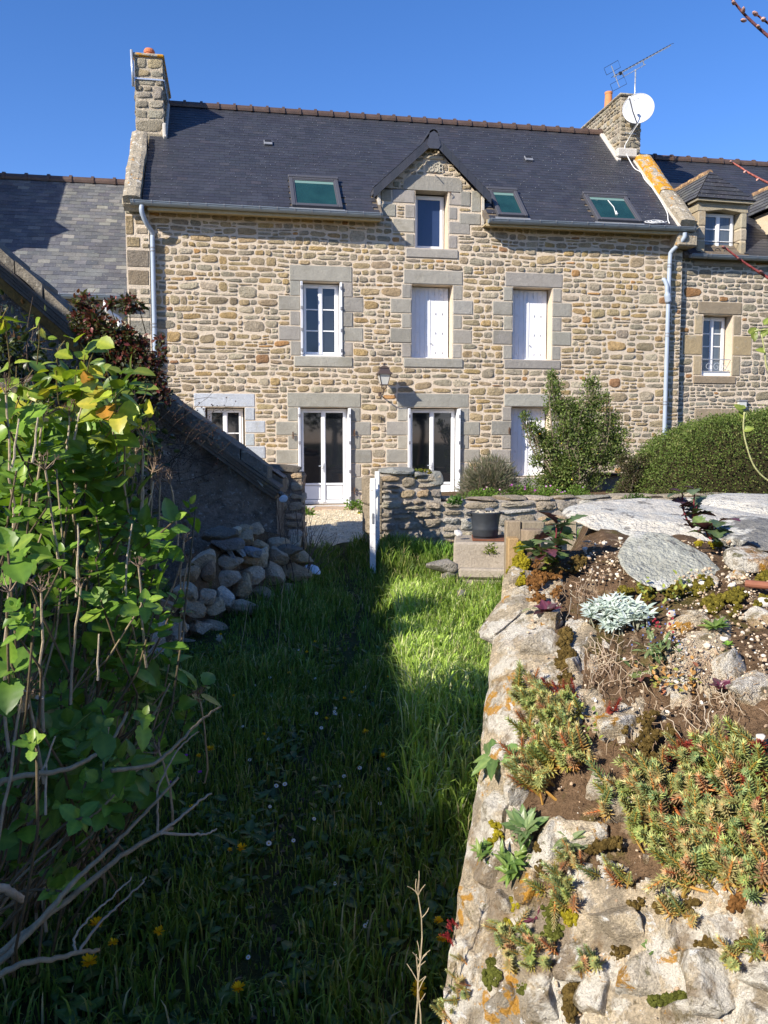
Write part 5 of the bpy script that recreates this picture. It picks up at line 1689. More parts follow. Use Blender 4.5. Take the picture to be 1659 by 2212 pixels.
obj('latch', G().add(*gbox(GL - .02, GL + .012, -.012, .012, .40, .52)), M['hardware'], GT)

single('fallen_slate', G().add(*rock(WP(612, 1077, 8.86), (.045, .012, .045), 3, 2, square=2.2, rough=.03, basis=rotm(0, .6, 0)), (.52, .56, .60)), M['pebble'], 'small round pale disc hanging at the lower corner of the outbuilding roof', 'disc')
single('white_dish_scrap', G().add(*rock(WP(676, 1230, 9.0), (.10, .08, .035), 4, 2, square=2.2, rough=.05, basis=rotm(.3, .3, 0)), (.60, .66, .72)), M['pebble'], 'pale blue plastic scrap lying in the grass beside the dead stems', 'plastic scrap')

# ================================================================ WELL BLOCK, TUB, TIMBERS
ang = -.10
WB = Frame('well_block', 'old concrete well head with a rusted lid standing in the grass', 'well head', (1.25, 9.3, -.22), rot=ang)
Bw = np.array([1.25, 9.3, -.22])
def wb(g, a, b, ch=.02, seed=1, t=(.5, .5, .5)):
    V, Fs = cbox(a, b, ch); V = V + .008 * sn(V * 1.0, 5, seed, 2)[:, None]; return g.add(V + Bw, Fs, t)
obj('block', wb(G(), (-.48, -.34, .0), (.70, .38, .49), .022, 3), M['concrete'], WB)
obj('trough', wb(G(), (-.38, -.66, -.05), (.80, -.345, .22), .03, 4), M['concrete'], WB)
obj('rim', wb(G(), (-.42, -.70, .16), (.84, -.60, .265), .02, 5), M['concrete'], WB)
obj('lid', wb(G(), (-.28, -.24, .492), (.30, .30, .51), .004, 6), M['rust'], WB)
tc_ = WP(1048, 1167, 9.28)
TB = Frame('rubber_tub', 'black rubber tub full of stones standing on the concrete well head', 'tub', tuple(tc_))
prof = [(.0, .004), (.125, .0), (.130, .01), (.145, .12), (.147, .125), (.143, .14), (.160, .27), (.172, .30), (.176, .315), (.166, .315), (.152, .27), (.135, .04), (0, .04)]
V, Fs = lathe(prof, 36, tuple(tc_)); obj('tub_body', G().add(V, Fs), M['rubber'], TB, smooth=True)
for sg in (-1, 1):
    h_ = [tc_ + np.array([sg * (.165 + .035 * math.sin(t)), .06 * math.cos(t), .30]) for t in np.linspace(0, math.pi, 9)]
    obj('tub_handle', G().tube(h_, .011, 6), M['rubber'], TB, smooth=True)
for k in range(26):
    a_ = rg.uniform(0, 6.28); rr = .13 * math.sqrt(rg.rand())
    V, Fs = rock(tc_ + np.array([rr * math.cos(a_), rr * math.sin(a_), .285 + rg.uniform(0, .02)]), rg.uniform(.016, .035, 3), k, 1)
    obj('stone_in_tub', G().add(V, Fs, pick(rg, [(2, (.50, .44, .33)), (1, (.40, .36, .28))])), M['pebble'], TB)
V, Fs = rock(tc_ + np.array([.05, .02, .33]), (.05, .05, .03), 99, 2); obj('stone_in_tub', G().add(V, Fs, (.12, .13, .15)), M['pebble'], TB)
single('white_stone', G().add(*rock(WP(990, 1151, 9.25), (.045, .04, .04), 55, 3, square=4), (.58, .56, .54)), M['pebble'], 'small white cut stone on the corner of the concrete well head', 'stone')
for k, (u, v, w_, h_, lab) in enumerate(((955, 1222, .17, .07, 'flat grey stone in the grass left of the concrete trough'), (972, 1240, .09, .055, 'small pale stone half buried beside the concrete trough'), (998, 1283, .05, .03, 'lone white stone lying in the bright grass'))):
    Y = 8.75 if k < 2 else 7.9
    single('half_buried_stone', G().add(*rock(WP(u, v, Y), (w_, .12, h_), 60 + k, 3, square=3.5), (.34, .31, .27)), M['stone'], lab, 'stone', smooth=True)
rt = np.random.RandomState(14)
def timber(name, u0, u1, v0, v1, Y, dy, label, lean=0, tint=(.33, .26, .18)):
    a_, b_ = WP(u0, v1, Y), WP(u1, v0, Y)
    V, Fs = cbox((a_[0], Y, -.35), (b_[0], Y + dy, b_[2]), .012)
    V[:, 0] += lean * (V[:, 2]); V += .006 * sn(V, 9, int(u0), 2)[:, None]
    return single(name, G().add(V, Fs, tint), M['sleeper'], label, 'timber post')
timber('timber_sleeper', 1092, 1126, 1126, 1215, 8.1, .13, 'upright weathered sleeper at the left end of the row behind the mossy wall')
timber('timber_sleeper', 1128, 1178, 1125, 1215, 8.12, .12, 'broad weathered sleeper beside the left one in the row', tint=(.30, .25, .18))
timber('timber_block', 1097, 1122, 1163, 1215, 7.9, .15, 'short honey coloured wooden block in front of the sleepers', tint=(.42, .28, .14))
timber('timber_sleeper', 1203, 1248, 1124, 1200, 8.4, .12, 'pale sleeper at the right end of the row beside the stone slab', tint=(.38, .31, .22))
c0 = WP(1150, 1143, 7.9)
g = G(); g.add(*tube([(c0[0], 7.9, -.3), (c0[0], 7.9, c0[2] - .01), (c0[0], 7.9, c0[2])], [.11, .11, .10], 20), (.30, .23, .16))
single('round_log', g, M['sleeper'], 'round upright log in front of the broad sleeper', 'log', smooth=False)

# ================================================================ SHRUBS AND HEDGE BY THE HOUSE
GREEN = [(4, (.060, .095, .022)), (3, (.085, .125, .030)), (2, (.045, .070, .020)), (1, (.13, .15, .045))]
def shrub(name, label, pts, Y, size, n, pal, trunk, seed, cat='shrub', tmpl=(SL_V, SL_F), depth=1.0, stems=True, shell=.35):
    r = np.random.RandomState(seed)
    C = np.array([WP(u, v, Y + dy) for (u, v, rad, dy) in pts]); Rr = np.array([rad * (Y + dy) / F for (u, v, rad, dy) in pts])
    base = WP(trunk[0], trunk[1], Y)
    T = Frame(name, label, cat, tuple(base))
    if stems:
        g = G()
        for c, rad in zip(C, Rr):
            P = branch(g, base + r.normal(size=3) * [.04, .04, 0], c, .022, .007, r, .18)
            for _ in range(9): branch(g, P[r.randint(2, 6)], c + rdir(r, 1)[0] * rad * .95, .007, .002, r, .15, 4, sides=4)
        obj('stems', g, M['stem'], T)
    c = leafy(r, C, np.stack([Rr, Rr * depth, Rr], 1), n, size, pal, tmpl, shell=shell)
    obj('foliage', G().add(*c), M['dull_leaf'], T, kind='stuff')
    return T, C, Rr
T1_, C1, R1_ = shrub('evergreen_shrub', 'tall loose evergreen shrub with small orange blossoms against the house wall',
    [(1197, 838, 24, 0), (1192, 812, 12, 0), (1205, 880, 34, 0), (1277, 830, 20, .1), (1285, 868, 32, .1), (1240, 890, 34, 0), (1275, 925, 46, .1), (1220, 935, 42, -.1), (1180, 960, 36, -.1), (1150, 925, 22, -.2), (1133, 900, 12, -.25), (1165, 945, 24, 0),
     (1320, 905, 24, .2), (1325, 950, 40, .2), (1260, 975, 48, 0), (1210, 1000, 40, -.1), (1190, 1030, 28, -.15), (1300, 990, 40, .1), (1220, 1040, 26, -.1), (1335, 985, 22, .2), (1310, 860, 10, .1), (1160, 995, 18, -.2), (1200, 1055, 26, -.15), (1250, 1060, 22, -.2), (1280, 1040, 24, 0), (1230, 1010, 40, -.2), (1170, 1040, 20, -.2)],
    15.3, .046, 28000, [(5, (.13, .185, .045)), (3, (.18, .235, .06)), (3, (.09, .13, .035)), (1.5, (.26, .28, .11))], (1230, 1072), 101, depth=.9, shell=.15)
fr_ = np.random.RandomState(6)
c = leafy(fr_, C1, R1_ * 1.05, 70, .035, [(1, (.85, .42, .03)), (1, (.75, .62, .05))]); obj('blossoms', G().add(*c), M['petal'], T1_, kind='stuff')
# grey lavender mound: thin upright shoots
rv = np.random.RandomState(33)
bl = WP(1058, 1078, 12.9)
LV = Frame('lavender_bush', 'round grey woody lavender bush between the glass door and the shuttered window', 'shrub', tuple(bl))
n = 7000
Dd = rdir(rv, n, .5); Dd[:, 2] = np.abs(Dd[:, 2]); Dd = unit(Dd)
Pq = bl + Dd * np.array([.50, .42, .66]) * rv.uniform(.35, .98, (n, 1)) + rv.normal(size=(n, 3)) * .02
nd = np.array([(0, 0, 0), (.05, .3, 0), (0, .3, .05), (-.05, .3, 0), (0, 1, 0)]); nf = [np.array([[0, 1, 2], [0, 2, 3], [1, 4, 2], [2, 4, 3]])]
c = inst(nd, nf, Pq, unit(Dd + .6 * rdir(rv, n) + (0, 0, .35)), rdir(rv, n), rv.uniform(.05, .13, n), tints(rv, n, [(3, (.20, .19, .13)), (3, (.15, .16, .10)), (2, (.24, .20, .15)), (1, (.12, .15, .07))]))
obj('shoots', G().add(*c), M['dull_leaf'], LV, kind='stuff')
g = G()
for _ in range(70):
    d_ = rdir(rv, 1, .4)[0]; d_[2] = abs(d_[2]); branch(g, bl + rv.normal(size=3) * [.08, .08, .0], bl + d_ * np.array([.47, .40, .60]), .009, .003, rv, .2, 5, (.24, .17, .12), 4)
obj('woody_stems', g, M['stem'], LV)
# soil of the raised bed
bedP = [B_ + np.array(p) for p in ((.9, .40, .66), (5.3, .40, .66), (5.3, 4.6, .60), (1.2, 4.2, .60))]
g = G()
rot2 = lambda p: np.array([math.cos(wang) * p[0] - math.sin(wang) * p[1], math.sin(wang) * p[0] + math.cos(wang) * p[1], p[2]])
bp = [np.array([wx, wy, -.15]) + rot2(np.array(p)) for p in ((.92, .35, .60), (5.4, .35, .60), (5.6, 4.9, .56), (1.9, 4.1, .56))]
bp += [p - (0, 0, .6) for p in bp]
g.add(bp, [[[0, 1, 2, 3], [0, 4, 5, 1], [1, 5, 6, 2], [2, 6, 7, 3], [3, 7, 4, 0]]])
single('raised_bed', g, M['soil'], None, None, kind='structure')
def clump(name, label, u, v, Y, w_, h_, n, size, pal, seed, flowers=None, group=None, cat='plant', tmpl=(SL_V, SL_F)):
    r = np.random.RandomState(seed)
    b_ = WP(u, v, Y); T = Frame(name, label, cat, tuple(b_), group=group)
    wx_, hz_ = w_ * Y / F / 2, h_ * Y / F
    D = rdir(r, n); D[:, 2] = np.abs(D[:, 2])
    P = b_ + D * np.array([wx_, wx_ * .8, hz_]) * r.uniform(.3, 1, (n, 1)) * (1 + .15 * sn(D, 3, seed, 2))[:, None]
    c = inst(tmpl[0], tmpl[1], P, unit(D + .8 * rdir(r, n)), unit(rdir(r, n) + (0, 0, 1.2)), size * r.uniform(.6, 1.3, n), tints(r, n, pal))
    obj('leaves', G().add(*c), M['dull_leaf'], T, kind='stuff')
    if flowers:
        m = flowers[0]; P2 = b_ + unit(np.abs(rdir(r, m)) * [1, 1, 1] * np.sign(r.uniform(-1, 1, (m, 3)) + [0, -.3, 5])) * np.array([wx_, wx_ * .8, hz_ * 1.05])
        for p in P2:
            k = 5; an = np.arange(k) / k * 6.28 + r.rand()
            nn = unit(np.array([[r.uniform(-.4, .4), -.8, .7]]))[0]; ax = unit(np.cross(nn, (0, 0, 1)))
            ay = np.cross(nn, ax)
            dd = np.cos(an)[:, None] * ax + np.sin(an)[:, None] * ay
            obj('flower', G().add(*inst(SL_V * [1.3, 1, 1], SL_F, np.tile(p, (k, 1)), dd, np.tile(nn, (k, 1)), flowers[1], flowers[2])), M['petal'], T)
    return T
BG = [(4, (.12, .21, .03)), (3, (.16, .26, .04)), (2, (.08, .14, .025))]
clump('bedding_plant', 'bright green low plant beneath the lavender on the wall', 1050, 1080, 12.3, 110, 26, 1500, .03, BG, 1, (5, .018, (.75, .42, .62)))
clump('bedding_plant', 'bright green spreading plant with purple flowers in the middle of the bed', 1120, 1080, 12.6, 90, 34, 1300, .03, BG, 2, (9, .020, (.42, .10, .38)))
clump('bedding_plant', 'green plant right of the purple flowered one, below the tall shrub', 1180, 1080, 12.7, 90, 30, 1300, .03, BG, 3, (6, .018, (.60, .25, .55)))
clump('bedding_plant', 'round bright clump with mauve flowers next to the concrete planter', 1245, 1082, 12.8, 80, 34, 1300, .03, BG, 4, (5, .016, (.50, .30, .55)))
clump('upright_plant', 'thin upright green plant before the shuttered window sill', 1140, 1075, 13.0, 24, 62, 350, .035, BG, 7)
clump('ivy_patch', 'dark glossy ivy hanging over the right end of the garden wall', 1375, 1100, 11.6, 90, 34, 1500, .04, [(3, (.05, .09, .02)), (2, (.09, .15, .03))], 5)
clump('weed_tuft', 'bright weeds growing beside the right jamb of the left glass door', *(768, 1103), 16.4, 50, 26, 420, .05, BG, 6)
clump('weed_tuft', 'small weed with a yellow flower at the edge of the pavers', 785, 1110, 15.6, 24, 10, 200, .04, BG, 8, (1, .03, (.75, .55, .03)))
clump('weed_tuft', 'weeds at the left edge of the gravel by the pillar', 665, 1120, 15.2, 34, 24, 300, .05, BG, 9)
clump('well_weed', 'small yellow green weed hanging on the front of the concrete well head', 1060, 1195, 8.98, 30, 24, 260, .028, [(1, (.22, .27, .04))], 10)
clump('pier_weed', 'green weed rooted on the ledge of the garden wall pier', 985, 1090, 10.95, 30, 22, 160, .045, [(2, (.07, .15, .03)), (1, (.10, .2, .04))], 11)
# cement planter with slate
ps, pz = FL(1308, 1050, -1.9)
CP = Frame('cement_planter', 'square cement pot topped with a thin black slate, under the shrub', 'planter', (ps, -1.9, .45), row=True)
V, Fs = cbox((ps - .25, -2.15, .3), (ps + .27, -1.65, pz + .22), .01)
obj('pot', G().add(V, Fs), M['concrete'], CP)
obj('slate_cover', G().box((ps - .31, -2.25, pz + .225), (ps + .27, -1.55, pz + .25), ch=.004), M['black'], CP)

# clipped hedge
rh = np.random.RandomState(55)
hb = np.array([6.52, 13.4, .0])
HD = Frame('clipped_hedge', 'broad clipped evergreen hedge at the right in front of the cottages', 'hedge', tuple(hb))
def hedge_surf(th, ph):
    c_, s_ = np.cos(th), np.sin(th); cp_, sp_ = np.cos(ph), np.sin(ph)
    e = .55
    f = lambda x: np.sign(x) * np.abs(x) ** e
    P = np.stack([f(c_ * cp_) * 2.75, f(s_ * cp_) * 1.15, np.abs(f(sp_)) * 1.72], 1)
    P *= (1 + .07 * sn(P, 1.6, 66, 3) + .045 * sn(P, 5.5, 67, 3))[:, None]
    # left end lower
    P[:, 2] *= np.interp(P[:, 0], [-3, -2.3, -1.5, -.4, 3], [.62, .84, .95, 1.0, 1.03])
    return P
n = 42000
th, ph = rh.uniform(math.pi * .62, 2.12 * math.pi, n), rh.uniform(0, 1.57, n) ** 1.0
P = hedge_surf(th, ph); Nn = unit(P * [1 / 2.75, 1 / 1.1, 1 / 1.7])
P = P * (1 + rh.normal(size=(n, 1)) * .016 + .05 * (rh.rand(n, 1) < .06) * rh.rand(n, 1))
Q = hb + np.stack([P[:, 0] * math.cos(.05) - P[:, 1] * math.sin(.05), P[:, 0] * math.sin(.05) + P[:, 1], P[:, 2]], 1)
c = inst(SL_V * [1.2, 1, 1], SL_F, Q, unit(Nn + .9 * rdir(rh, n)), unit(rdir(rh, n) + Nn), rh.uniform(.020, .038, n), tints(rh, n, [(4, (.12, .175, .035)), (3, (.09, .135, .03)), (2, (.17, .22, .055)), (1.0, (.21, .22, .07))]))
obj('foliage', G().add(*c), M['dull_leaf'], HD, kind='stuff')
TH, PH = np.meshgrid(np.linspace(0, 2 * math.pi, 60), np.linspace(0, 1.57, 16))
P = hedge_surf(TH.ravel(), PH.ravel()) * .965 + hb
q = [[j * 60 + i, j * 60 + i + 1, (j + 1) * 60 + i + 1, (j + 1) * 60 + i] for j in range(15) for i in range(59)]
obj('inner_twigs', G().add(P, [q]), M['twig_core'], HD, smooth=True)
shrub('heather_shrub', 'small dark reddish conifer like shrub at the left foot of the hedge', [(1352, 1000, 22, 0), (1365, 1030, 26, 0), (1350, 1060, 24, 0), (1375, 1065, 22, .1), (1385, 1000, 18, .2)], 13.0, .03, 5200,
      [(3, (.055, .055, .022)), (2, (.07, .045, .03)), (2, (.08, .09, .03))], (1360, 1085), 120)
# unseen trees added behind the camera for the window panes to mirror
rb = np.random.RandomState(77)
for k in range(5):
    bx, by = -9 + k * 6.5 + rb.uniform(-1, 1), -16 - rb.uniform(0, 4)
    T = Frame('reflection_tree', 'unseen leafy tree added beyond the garden for the panes to mirror, number %s from the barn' % ['one', 'two', 'three', 'four', 'five'][k], 'tree', (bx, by, -.35), group='trees added behind the garden')
    g = G(); top = np.array([bx, by, 4.2]); branch(g, (bx, by, -.4), top, .22, .10, rb, .03, 7, sides=9)
    Cc = np.array([top + rb.normal(size=3) * [1.3, 1.3, 1.0] for _ in range(11)])
    for c_ in Cc: branch(g, (bx, by, 2 + rb.rand()), c_, .09, .02, rb, .1, 5)
    obj('trunk', g, M['stem'], T)
    obj('crown', G().add(*leafy(rb, Cc, rb.uniform(.9, 1.5, len(Cc)), 2600, .32, GREEN)), M['dull_leaf'], T, kind='stuff')

# ================================================================ GRASS
def GP(u, v, h=0.0):
    """where the sight line at (u, v) meets the ground (h above it)"""
    d = ray(u, v); lo, hi = .5, 14.0
    for _ in range(40):
        m = (lo + hi) / 2; P = np.array((0, 0, CZ)) + d * (m / d[1])
        if P[2] > gz(P[0], P[1]) + h: lo = m
        else: hi = m
    return np.array((0, 0, CZ)) + d * (m / d[1])

rgs = np.random.RandomState(42)
def path_x(Y): return np.interp(Y, [1, 4, 6, 8, 10, 12], [-.35, -.42, -.28, -.22, -.45, -.6])
def grow(n, x0, x1, y0, y1, hmean, pal, tall=None, seed=0, width=.0035, keep=None, pw=1.0):
    r = np.random.RandomState(seed)
    Y = y0 + (y1 - y0) * r.rand(n) ** pw
    x = r.uniform(x0, x1, n)
    # blades grow in tufts
    k = r.randint(0, max(1, n // 14), n); tx = r.normal(size=(n // 14 + 1, 2)) * .5
    cxy = np.stack([r.uniform(x0, x1, n // 14 + 1), y0 + (y1 - y0) * r.rand(n // 14 + 1) ** pw], 1)
    use = r.rand(n) < .65
    x = np.where(use, cxy[k, 0] + r.normal(size=n) * .03, x); Y = np.where(use, cxy[k, 1] + r.normal(size=n) * .03, Y)
    lean_t = tx[k]
    ok = np.abs(x - path_x(Y)) > .05 * r.rand(n) * (Y > 5.5)
    if keep is not None: ok &= keep(x, Y)
    x, Y, lean_t, use = x[ok], Y[ok], lean_t[ok], use[ok]
    n = len(x)
    pn = np.stack([x, Y, x * 0], 1)
    h = hmean * (.45 + .9 * r.rand(n)) * (1 + .45 * sn(pn, 2.2, 9, 2))
    h *= np.clip(.45 + np.abs(x - path_x(Y)) * 2.2, .45, 1)
    if tall is not None: h *= tall(x, Y)
    z = gz(x, Y)
    a = r.uniform(0, 2 * math.pi, n)
    lean = np.stack([np.cos(a), np.sin(a)], 1) * (.15 + .55 * r.rand(n))[:, None] + np.where(use[:, None], lean_t, 0) * .5
    B = np.stack([x, Y, z - .01], 1)
    sd_ = np.stack([-np.sin(a + r.rand(n)), np.cos(a + r.rand(n)), a * 0], 1)
    lv = np.concatenate([lean, np.zeros((n, 1))], 1)
    wd = (width * (.6 + .9 * r.rand(n)))[:, None]
    hv = h[:, None]; up = np.array([0, 0, 1.0])
    m1 = B + hv * (.45 * up + .12 * lv); m2 = B + hv * (.80 * up + .42 * lv); tp = B + hv * (.96 * up + .85 * lv) - up * (hv * .25 * np.linalg.norm(lean, axis=1)[:, None] ** 2)
    V = np.stack([B - sd_ * wd, B + sd_ * wd, m1 - sd_ * wd * .9, m1 + sd_ * wd * .9, m2 - sd_ * wd * .6, m2 + sd_ * wd * .6, tp], 1).reshape(-1, 3)
    i = (np.arange(n) * 7)[:, None]
    q = np.concatenate([i + [0, 1, 3, 2], i + [2, 3, 5, 4]]); t = i + [4, 5, 6]
    return V, [q, t], np.repeat(tints(r, n, pal, .3), 7, 0)
GPAL = [(5, (.12, .195, .025)), (4, (.16, .245, .035)), (2, (.085, .14, .025)), (1.4, (.27, .29, .08)), (.6, (.40, .35, .18))]
def not_stone(x, Y):
    # leave out the heap, the wall mass, the well block and the buildings
    P = (Y < 8.9) | (x > -1.0)
    return P & ~((x > .70) & (x < 1.95) & (Y > 8.6) & (Y < 9.7)) & ~((x > .08 + .32 * (Y - 1.85)) & (Y < 4.3))
def lit_tall(x, Y): return 1 + 1.0 * np.clip((x - .15) * 2.2, 0, 1) * (Y < 9) * (Y > 3) + .25 * np.exp(-((x + .75) / .4) ** 2 - ((Y - 6.6) / 1.0) ** 2) - .35 * (x < -1.3) * (Y > 6)
g = G()
g.add(*grow(62000, -2.9, 1.6, 1.5, 6.0, .105, GPAL, lit_tall, 1, keep=not_stone, pw=1.15))
g.add(*grow(52000, -2.2, 3.6, 5.5, 11.4, .13, GPAL, lit_tall, 2, .0045, keep=not_stone))
g.add(*grow(27000, .1, 1.6, 3.6, 8.8, .20, [(4, (.34, .50, .07)), (3, (.42, .54, .12)), (1.5, (.56, .58, .28))], None, 3, .005, keep=not_stone))  # paler palette along the sunny strip: sunlight put into the blade colour
g.add(*grow(14000, -5.6, -2.2, 1.5, 8.8, .14, GPAL, None, 8, .005, keep=not_stone))
g.add(*grow(6000, 3.0, 6.5, 4.0, 11.0, .14, GPAL, None, 9, .006))
g.add(*grow(2600, -.45, .25, 9.6, 11.2, .22, GPAL, None, 4, .006, keep=lambda x, Y: (Y > 10.9) | (x > -.05)))
g.add(*grow(5200, .1, 3.2, 10.2, 10.95, .20, [(4, (.12, .23, .03)), (2, (.16, .26, .05))], None, 5, .006))
g.add(*grow(500, -1.2, -.7, 7.6, 9.3, .22, GPAL, None, 6, .004))
single('grass', g, M['grass'], 'long uneven grass with a trodden path down its middle', None, kind='stuff')
# bright grass on the well-side
g = G(); g.add(*grow(1400, 1.6, 2.4, 9.6, 10.4, .36, [(1, (.14, .27, .03))], None, 7, .006)); single('tall_grass_tuft', g, M['grass'], 'tall bright grass tuft just behind the black tub', 'grass tuft')
# low broad-leaved weeds in the turf
n = 5200
x = rgs.uniform(-2.4, .9, n); Y = rgs.uniform(1.5, 7.5, n); k = rgs.randint(0, 260, n); cx_, cy_ = rgs.uniform(-2.2, .3, 260), rgs.uniform(1.6, 6.5, 260)
x = cx_[k] + rgs.normal(size=n) * .06; Y = cy_[k] + rgs.normal(size=n) * .06
ok = not_stone(x, Y) & (np.abs(x - path_x(Y)) > .06); x, Y = x[ok], Y[ok]; n = len(x)
a = rgs.uniform(0, 6.28, n)
D = np.stack([np.cos(a), np.sin(a), rgs.uniform(.1, 1.0, n)], 1)
tv, tf, tt = leaf_template(m=3, w=.28, fold=.2, curl=.35, serr=.02)
c = inst(tv, tf, np.stack([x, Y, gz(x, Y) + rgs.uniform(0, .05, n)], 1), D, np.tile([0, 0, 1.0], (n, 1)) + .3 * rdir(rgs, n), rgs.uniform(.03, .075, n), tints(rgs, n, [(3, (.07, .13, .025)), (2, (.09, .16, .04)), (1, (.05, .10, .03))]), tt)
single('low_weeds', G().add(*c), M['leaf'], 'low broad leaved weeds spread through the shaded grass', None, kind='stuff')
# dead leaves and litter on the path
n = 260; P = np.stack([path_x(np.linspace(2, 9, n)) + rgs.normal(size=n) * .09, np.linspace(2, 9, n), np.zeros(n)], 1); P[:, 2] = gz(P[:, 0], P[:, 1]) + .012
c = inst(tv, tf, P, rdir(rgs, n) * [1, 1, .2], np.tile([0, 0, 1.0], (n, 1)), rgs.uniform(.015, .045, n), tints(rgs, n, [(1, (.12, .075, .045)), (1, (.16, .12, .075))]))
single('leaf_litter', G().add(*c), M['dull_leaf'], 'brown dead leaves lying along the path', None, kind='stuff')

# ---------------------------------------------------------------- flowers in the grass
def dandelion(P, h, rad, r, label, closed=False):
    T = Frame('dandelion', label, 'dandelion', tuple(P), group='dandelions in the grass')
    top = P + np.array([r.uniform(-.02, .02), r.uniform(-.02, .02), h])
    obj('flower_stalk', G().tube([P, (P + top) / 2 + r.normal(size=3) * .006, top], .0022, 5, (.14, .17, .05)), M['grass'], T)
    n = 46; a = r.uniform(0, 6.28, n); t = r.uniform(.05, 1.0, n)
    D = np.stack([np.cos(a), np.sin(a), t * 1.3 - .1], 1)
    c = inst(np.array([(-.09, 0, 0), (.09, 0, 0), (.11, .9, .0), (-.11, .9, 0), (0, 1, 0)]), [np.array([[0, 1, 2, 3]]), np.array([[3, 2, 4]])], np.tile(top, (n, 1)), D + [0, -.25, 0], np.tile([0, 0, 1.0], (n, 1)), rad * r.uniform(.75, 1.05, n), tints(r, n, [(1, (.85, .55, .012)), (1, (.80, .46, .01))], .12))
    obj('flower_head', G().add(*c), M['petal'], T)
def daisy(P, h, rad, r, label):
    T = Frame('daisy', label, 'daisy', tuple(P), group='daisies in the shaded grass')
    top = P + np.array([0, 0, h])
    n = 14; a = np.arange(n) / n * 6.28
    up_ = unit(np.array([r.uniform(-.4, .4), -.7, 1.0])); ax = unit(np.cross(up_, (0, 1, .3))); ay = np.cross(up_, ax)
    D = np.cos(a)[:, None] * ax + np.sin(a)[:, None] * ay + up_ * .25
    obj('petals', G().add(*inst(np.array([(-.12, 0, 0), (.12, 0, 0), (.16, .9, 0), (-.16, .9, 0)]), [np.array([[0, 1, 2, 3]])], np.tile(top, (n, 1)), D, np.tile(up_, (n, 1)), rad, (.80, .80, .80))), M['petal'], T)
    V, Fc = ico(0); obj('centre', G().add(V * rad * .32 + top + up_ * .002, [Fc], (.75, .48, .03)), M['petal'], T)
    obj('stalk', G().tube([P, top], .0012, 4, (.1, .15, .04)), M['grass'], T)
dl = [(460, 1620, .016), (438, 1632, .011), (795, 1584, .015), (836, 1636, .014), (900, 1607, .012), (520, 1838, .016), (355, 2010, .014), (194, 2003, .017), (236, 2032, .012), (192, 2072, .019), (918, 2140, .018), (905, 2150, .014),
      (528, 2127, .015), (660, 1408, .010), (685, 1388, .010), (758, 1497, .011), (745, 1508, .010), (712, 1552, .010), (575, 1588, .009), (500, 1504, .009), (625, 1455, .010), (455, 1520, .009), (950, 2025, .013), (955, 1995, .012), (408, 1745, .012), (495, 1832, .008), (845, 1462, .008), (478, 1372, .012), (940, 1520, .008)]
r = np.random.RandomState(12)
where = {1: 'in the middle of the shaded grass', 2: 'in the shade at the foot of the mossy wall', 3: 'in the far grass before the stone heap'}
dlab = ['large dandelion at the right edge of the hydrangea, a smaller one beside it', 'small half hidden dandelion left of the large one by the hydrangea', 'bright dandelion alone in the middle of the shaded grass', 'flat dandelion just below right of the one in mid grass', 'thin sideways dandelion nearest the lit grass', 'dandelion low in the grass right of the long bare branch',
 'dandelion standing alone under the lowest bare branches', 'big dandelion between the forked dead branches at the left bottom', 'dandelion just right of the forked dead branches', 'large ragged dandelion below the lowest dead branch', 'large dandelion at the bottom foot of the mossy wall', 'smaller dandelion tucked under the large one at the wall foot',
 'dandelion at the bottom middle above the long blades', 'dandelion left of two others in the far grass', 'dandelion at the far edge of the tall shaded grass', 'upper one of the dandelion pair beside the path', 'lower one of the dandelion pair beside the path', 'dandelion on the path edge below the pair', 'dandelion left of the path among daisies', 'dandelion in the middle left above the purple flowers',
 'dandelion in the grass left of the tall shaded tuft', 'closed dandelion beside the hydrangea leaves over the grass', 'dandelion halfway up the wall foot in deep shade', 'upper small dandelion beside the wall foot', 'small dandelion under the tip of the long branch', 'tiny dandelion beside the low one right of the branches', 'tiny far dandelion right of the path', 'dandelion beside the seed clock by the heap', 'tiny dandelion at the edge of the lit grass']
for (u, v, rad), lab in zip(dl, dlab):
    Pg = GP(u, v, .10); P = np.array([Pg[0], Pg[1], float(gz(Pg[0], Pg[1]))])
    dandelion(P, .10, rad * 1.5, r, lab)
n = 0
while n < 34:
    u, v = r.uniform(480, 960), r.uniform(1390, 2180)
    if r.rand() > math.exp(-((u - 680) / 170) ** 2 - ((v - 1560) / 260) ** 2) + .10: continue
    Pg = GP(u, v, .06)
    if not not_stone(Pg[0:1], Pg[1:2])[0]: continue
    P = np.array([Pg[0], Pg[1], float(gz(Pg[0], Pg[1]))])
    daisy(P, .06, r.uniform(.008, .0125), r, 'tiny white daisy ' + (where[3] if v < 1480 else where[2] if u > 880 else 'in the dark grass near the hydrangea' if u < 560 else where[1])); n += 1
for (u, v) in ((402, 1632), (432, 1668), (366, 1690)):
    Pg = GP(u, v, .10); P = np.array([Pg[0], Pg[1], float(gz(Pg[0], Pg[1]))])
    T = Frame('purple_flower', 'small purple flower at the right edge of the hydrangea', 'flower', tuple(P), group='purple flowers below the hydrangea')
    a = np.arange(5) / 5 * 6.28; top = P + (0, 0, .10)
    obj('petals', G().add(*inst(SL_V * [1.6, 1, 1], SL_F, np.tile(top, (5, 1)), np.stack([np.cos(a), np.sin(a) - .3, a * 0 + .3], 1), np.tile([0, -.6, 1.0], (5, 1)), .013, (.35, .05, .45))), M['petal'], T)
    obj('stalk', G().tube([P, top], .0012, 4, (.1, .15, .04)), M['grass'], T)
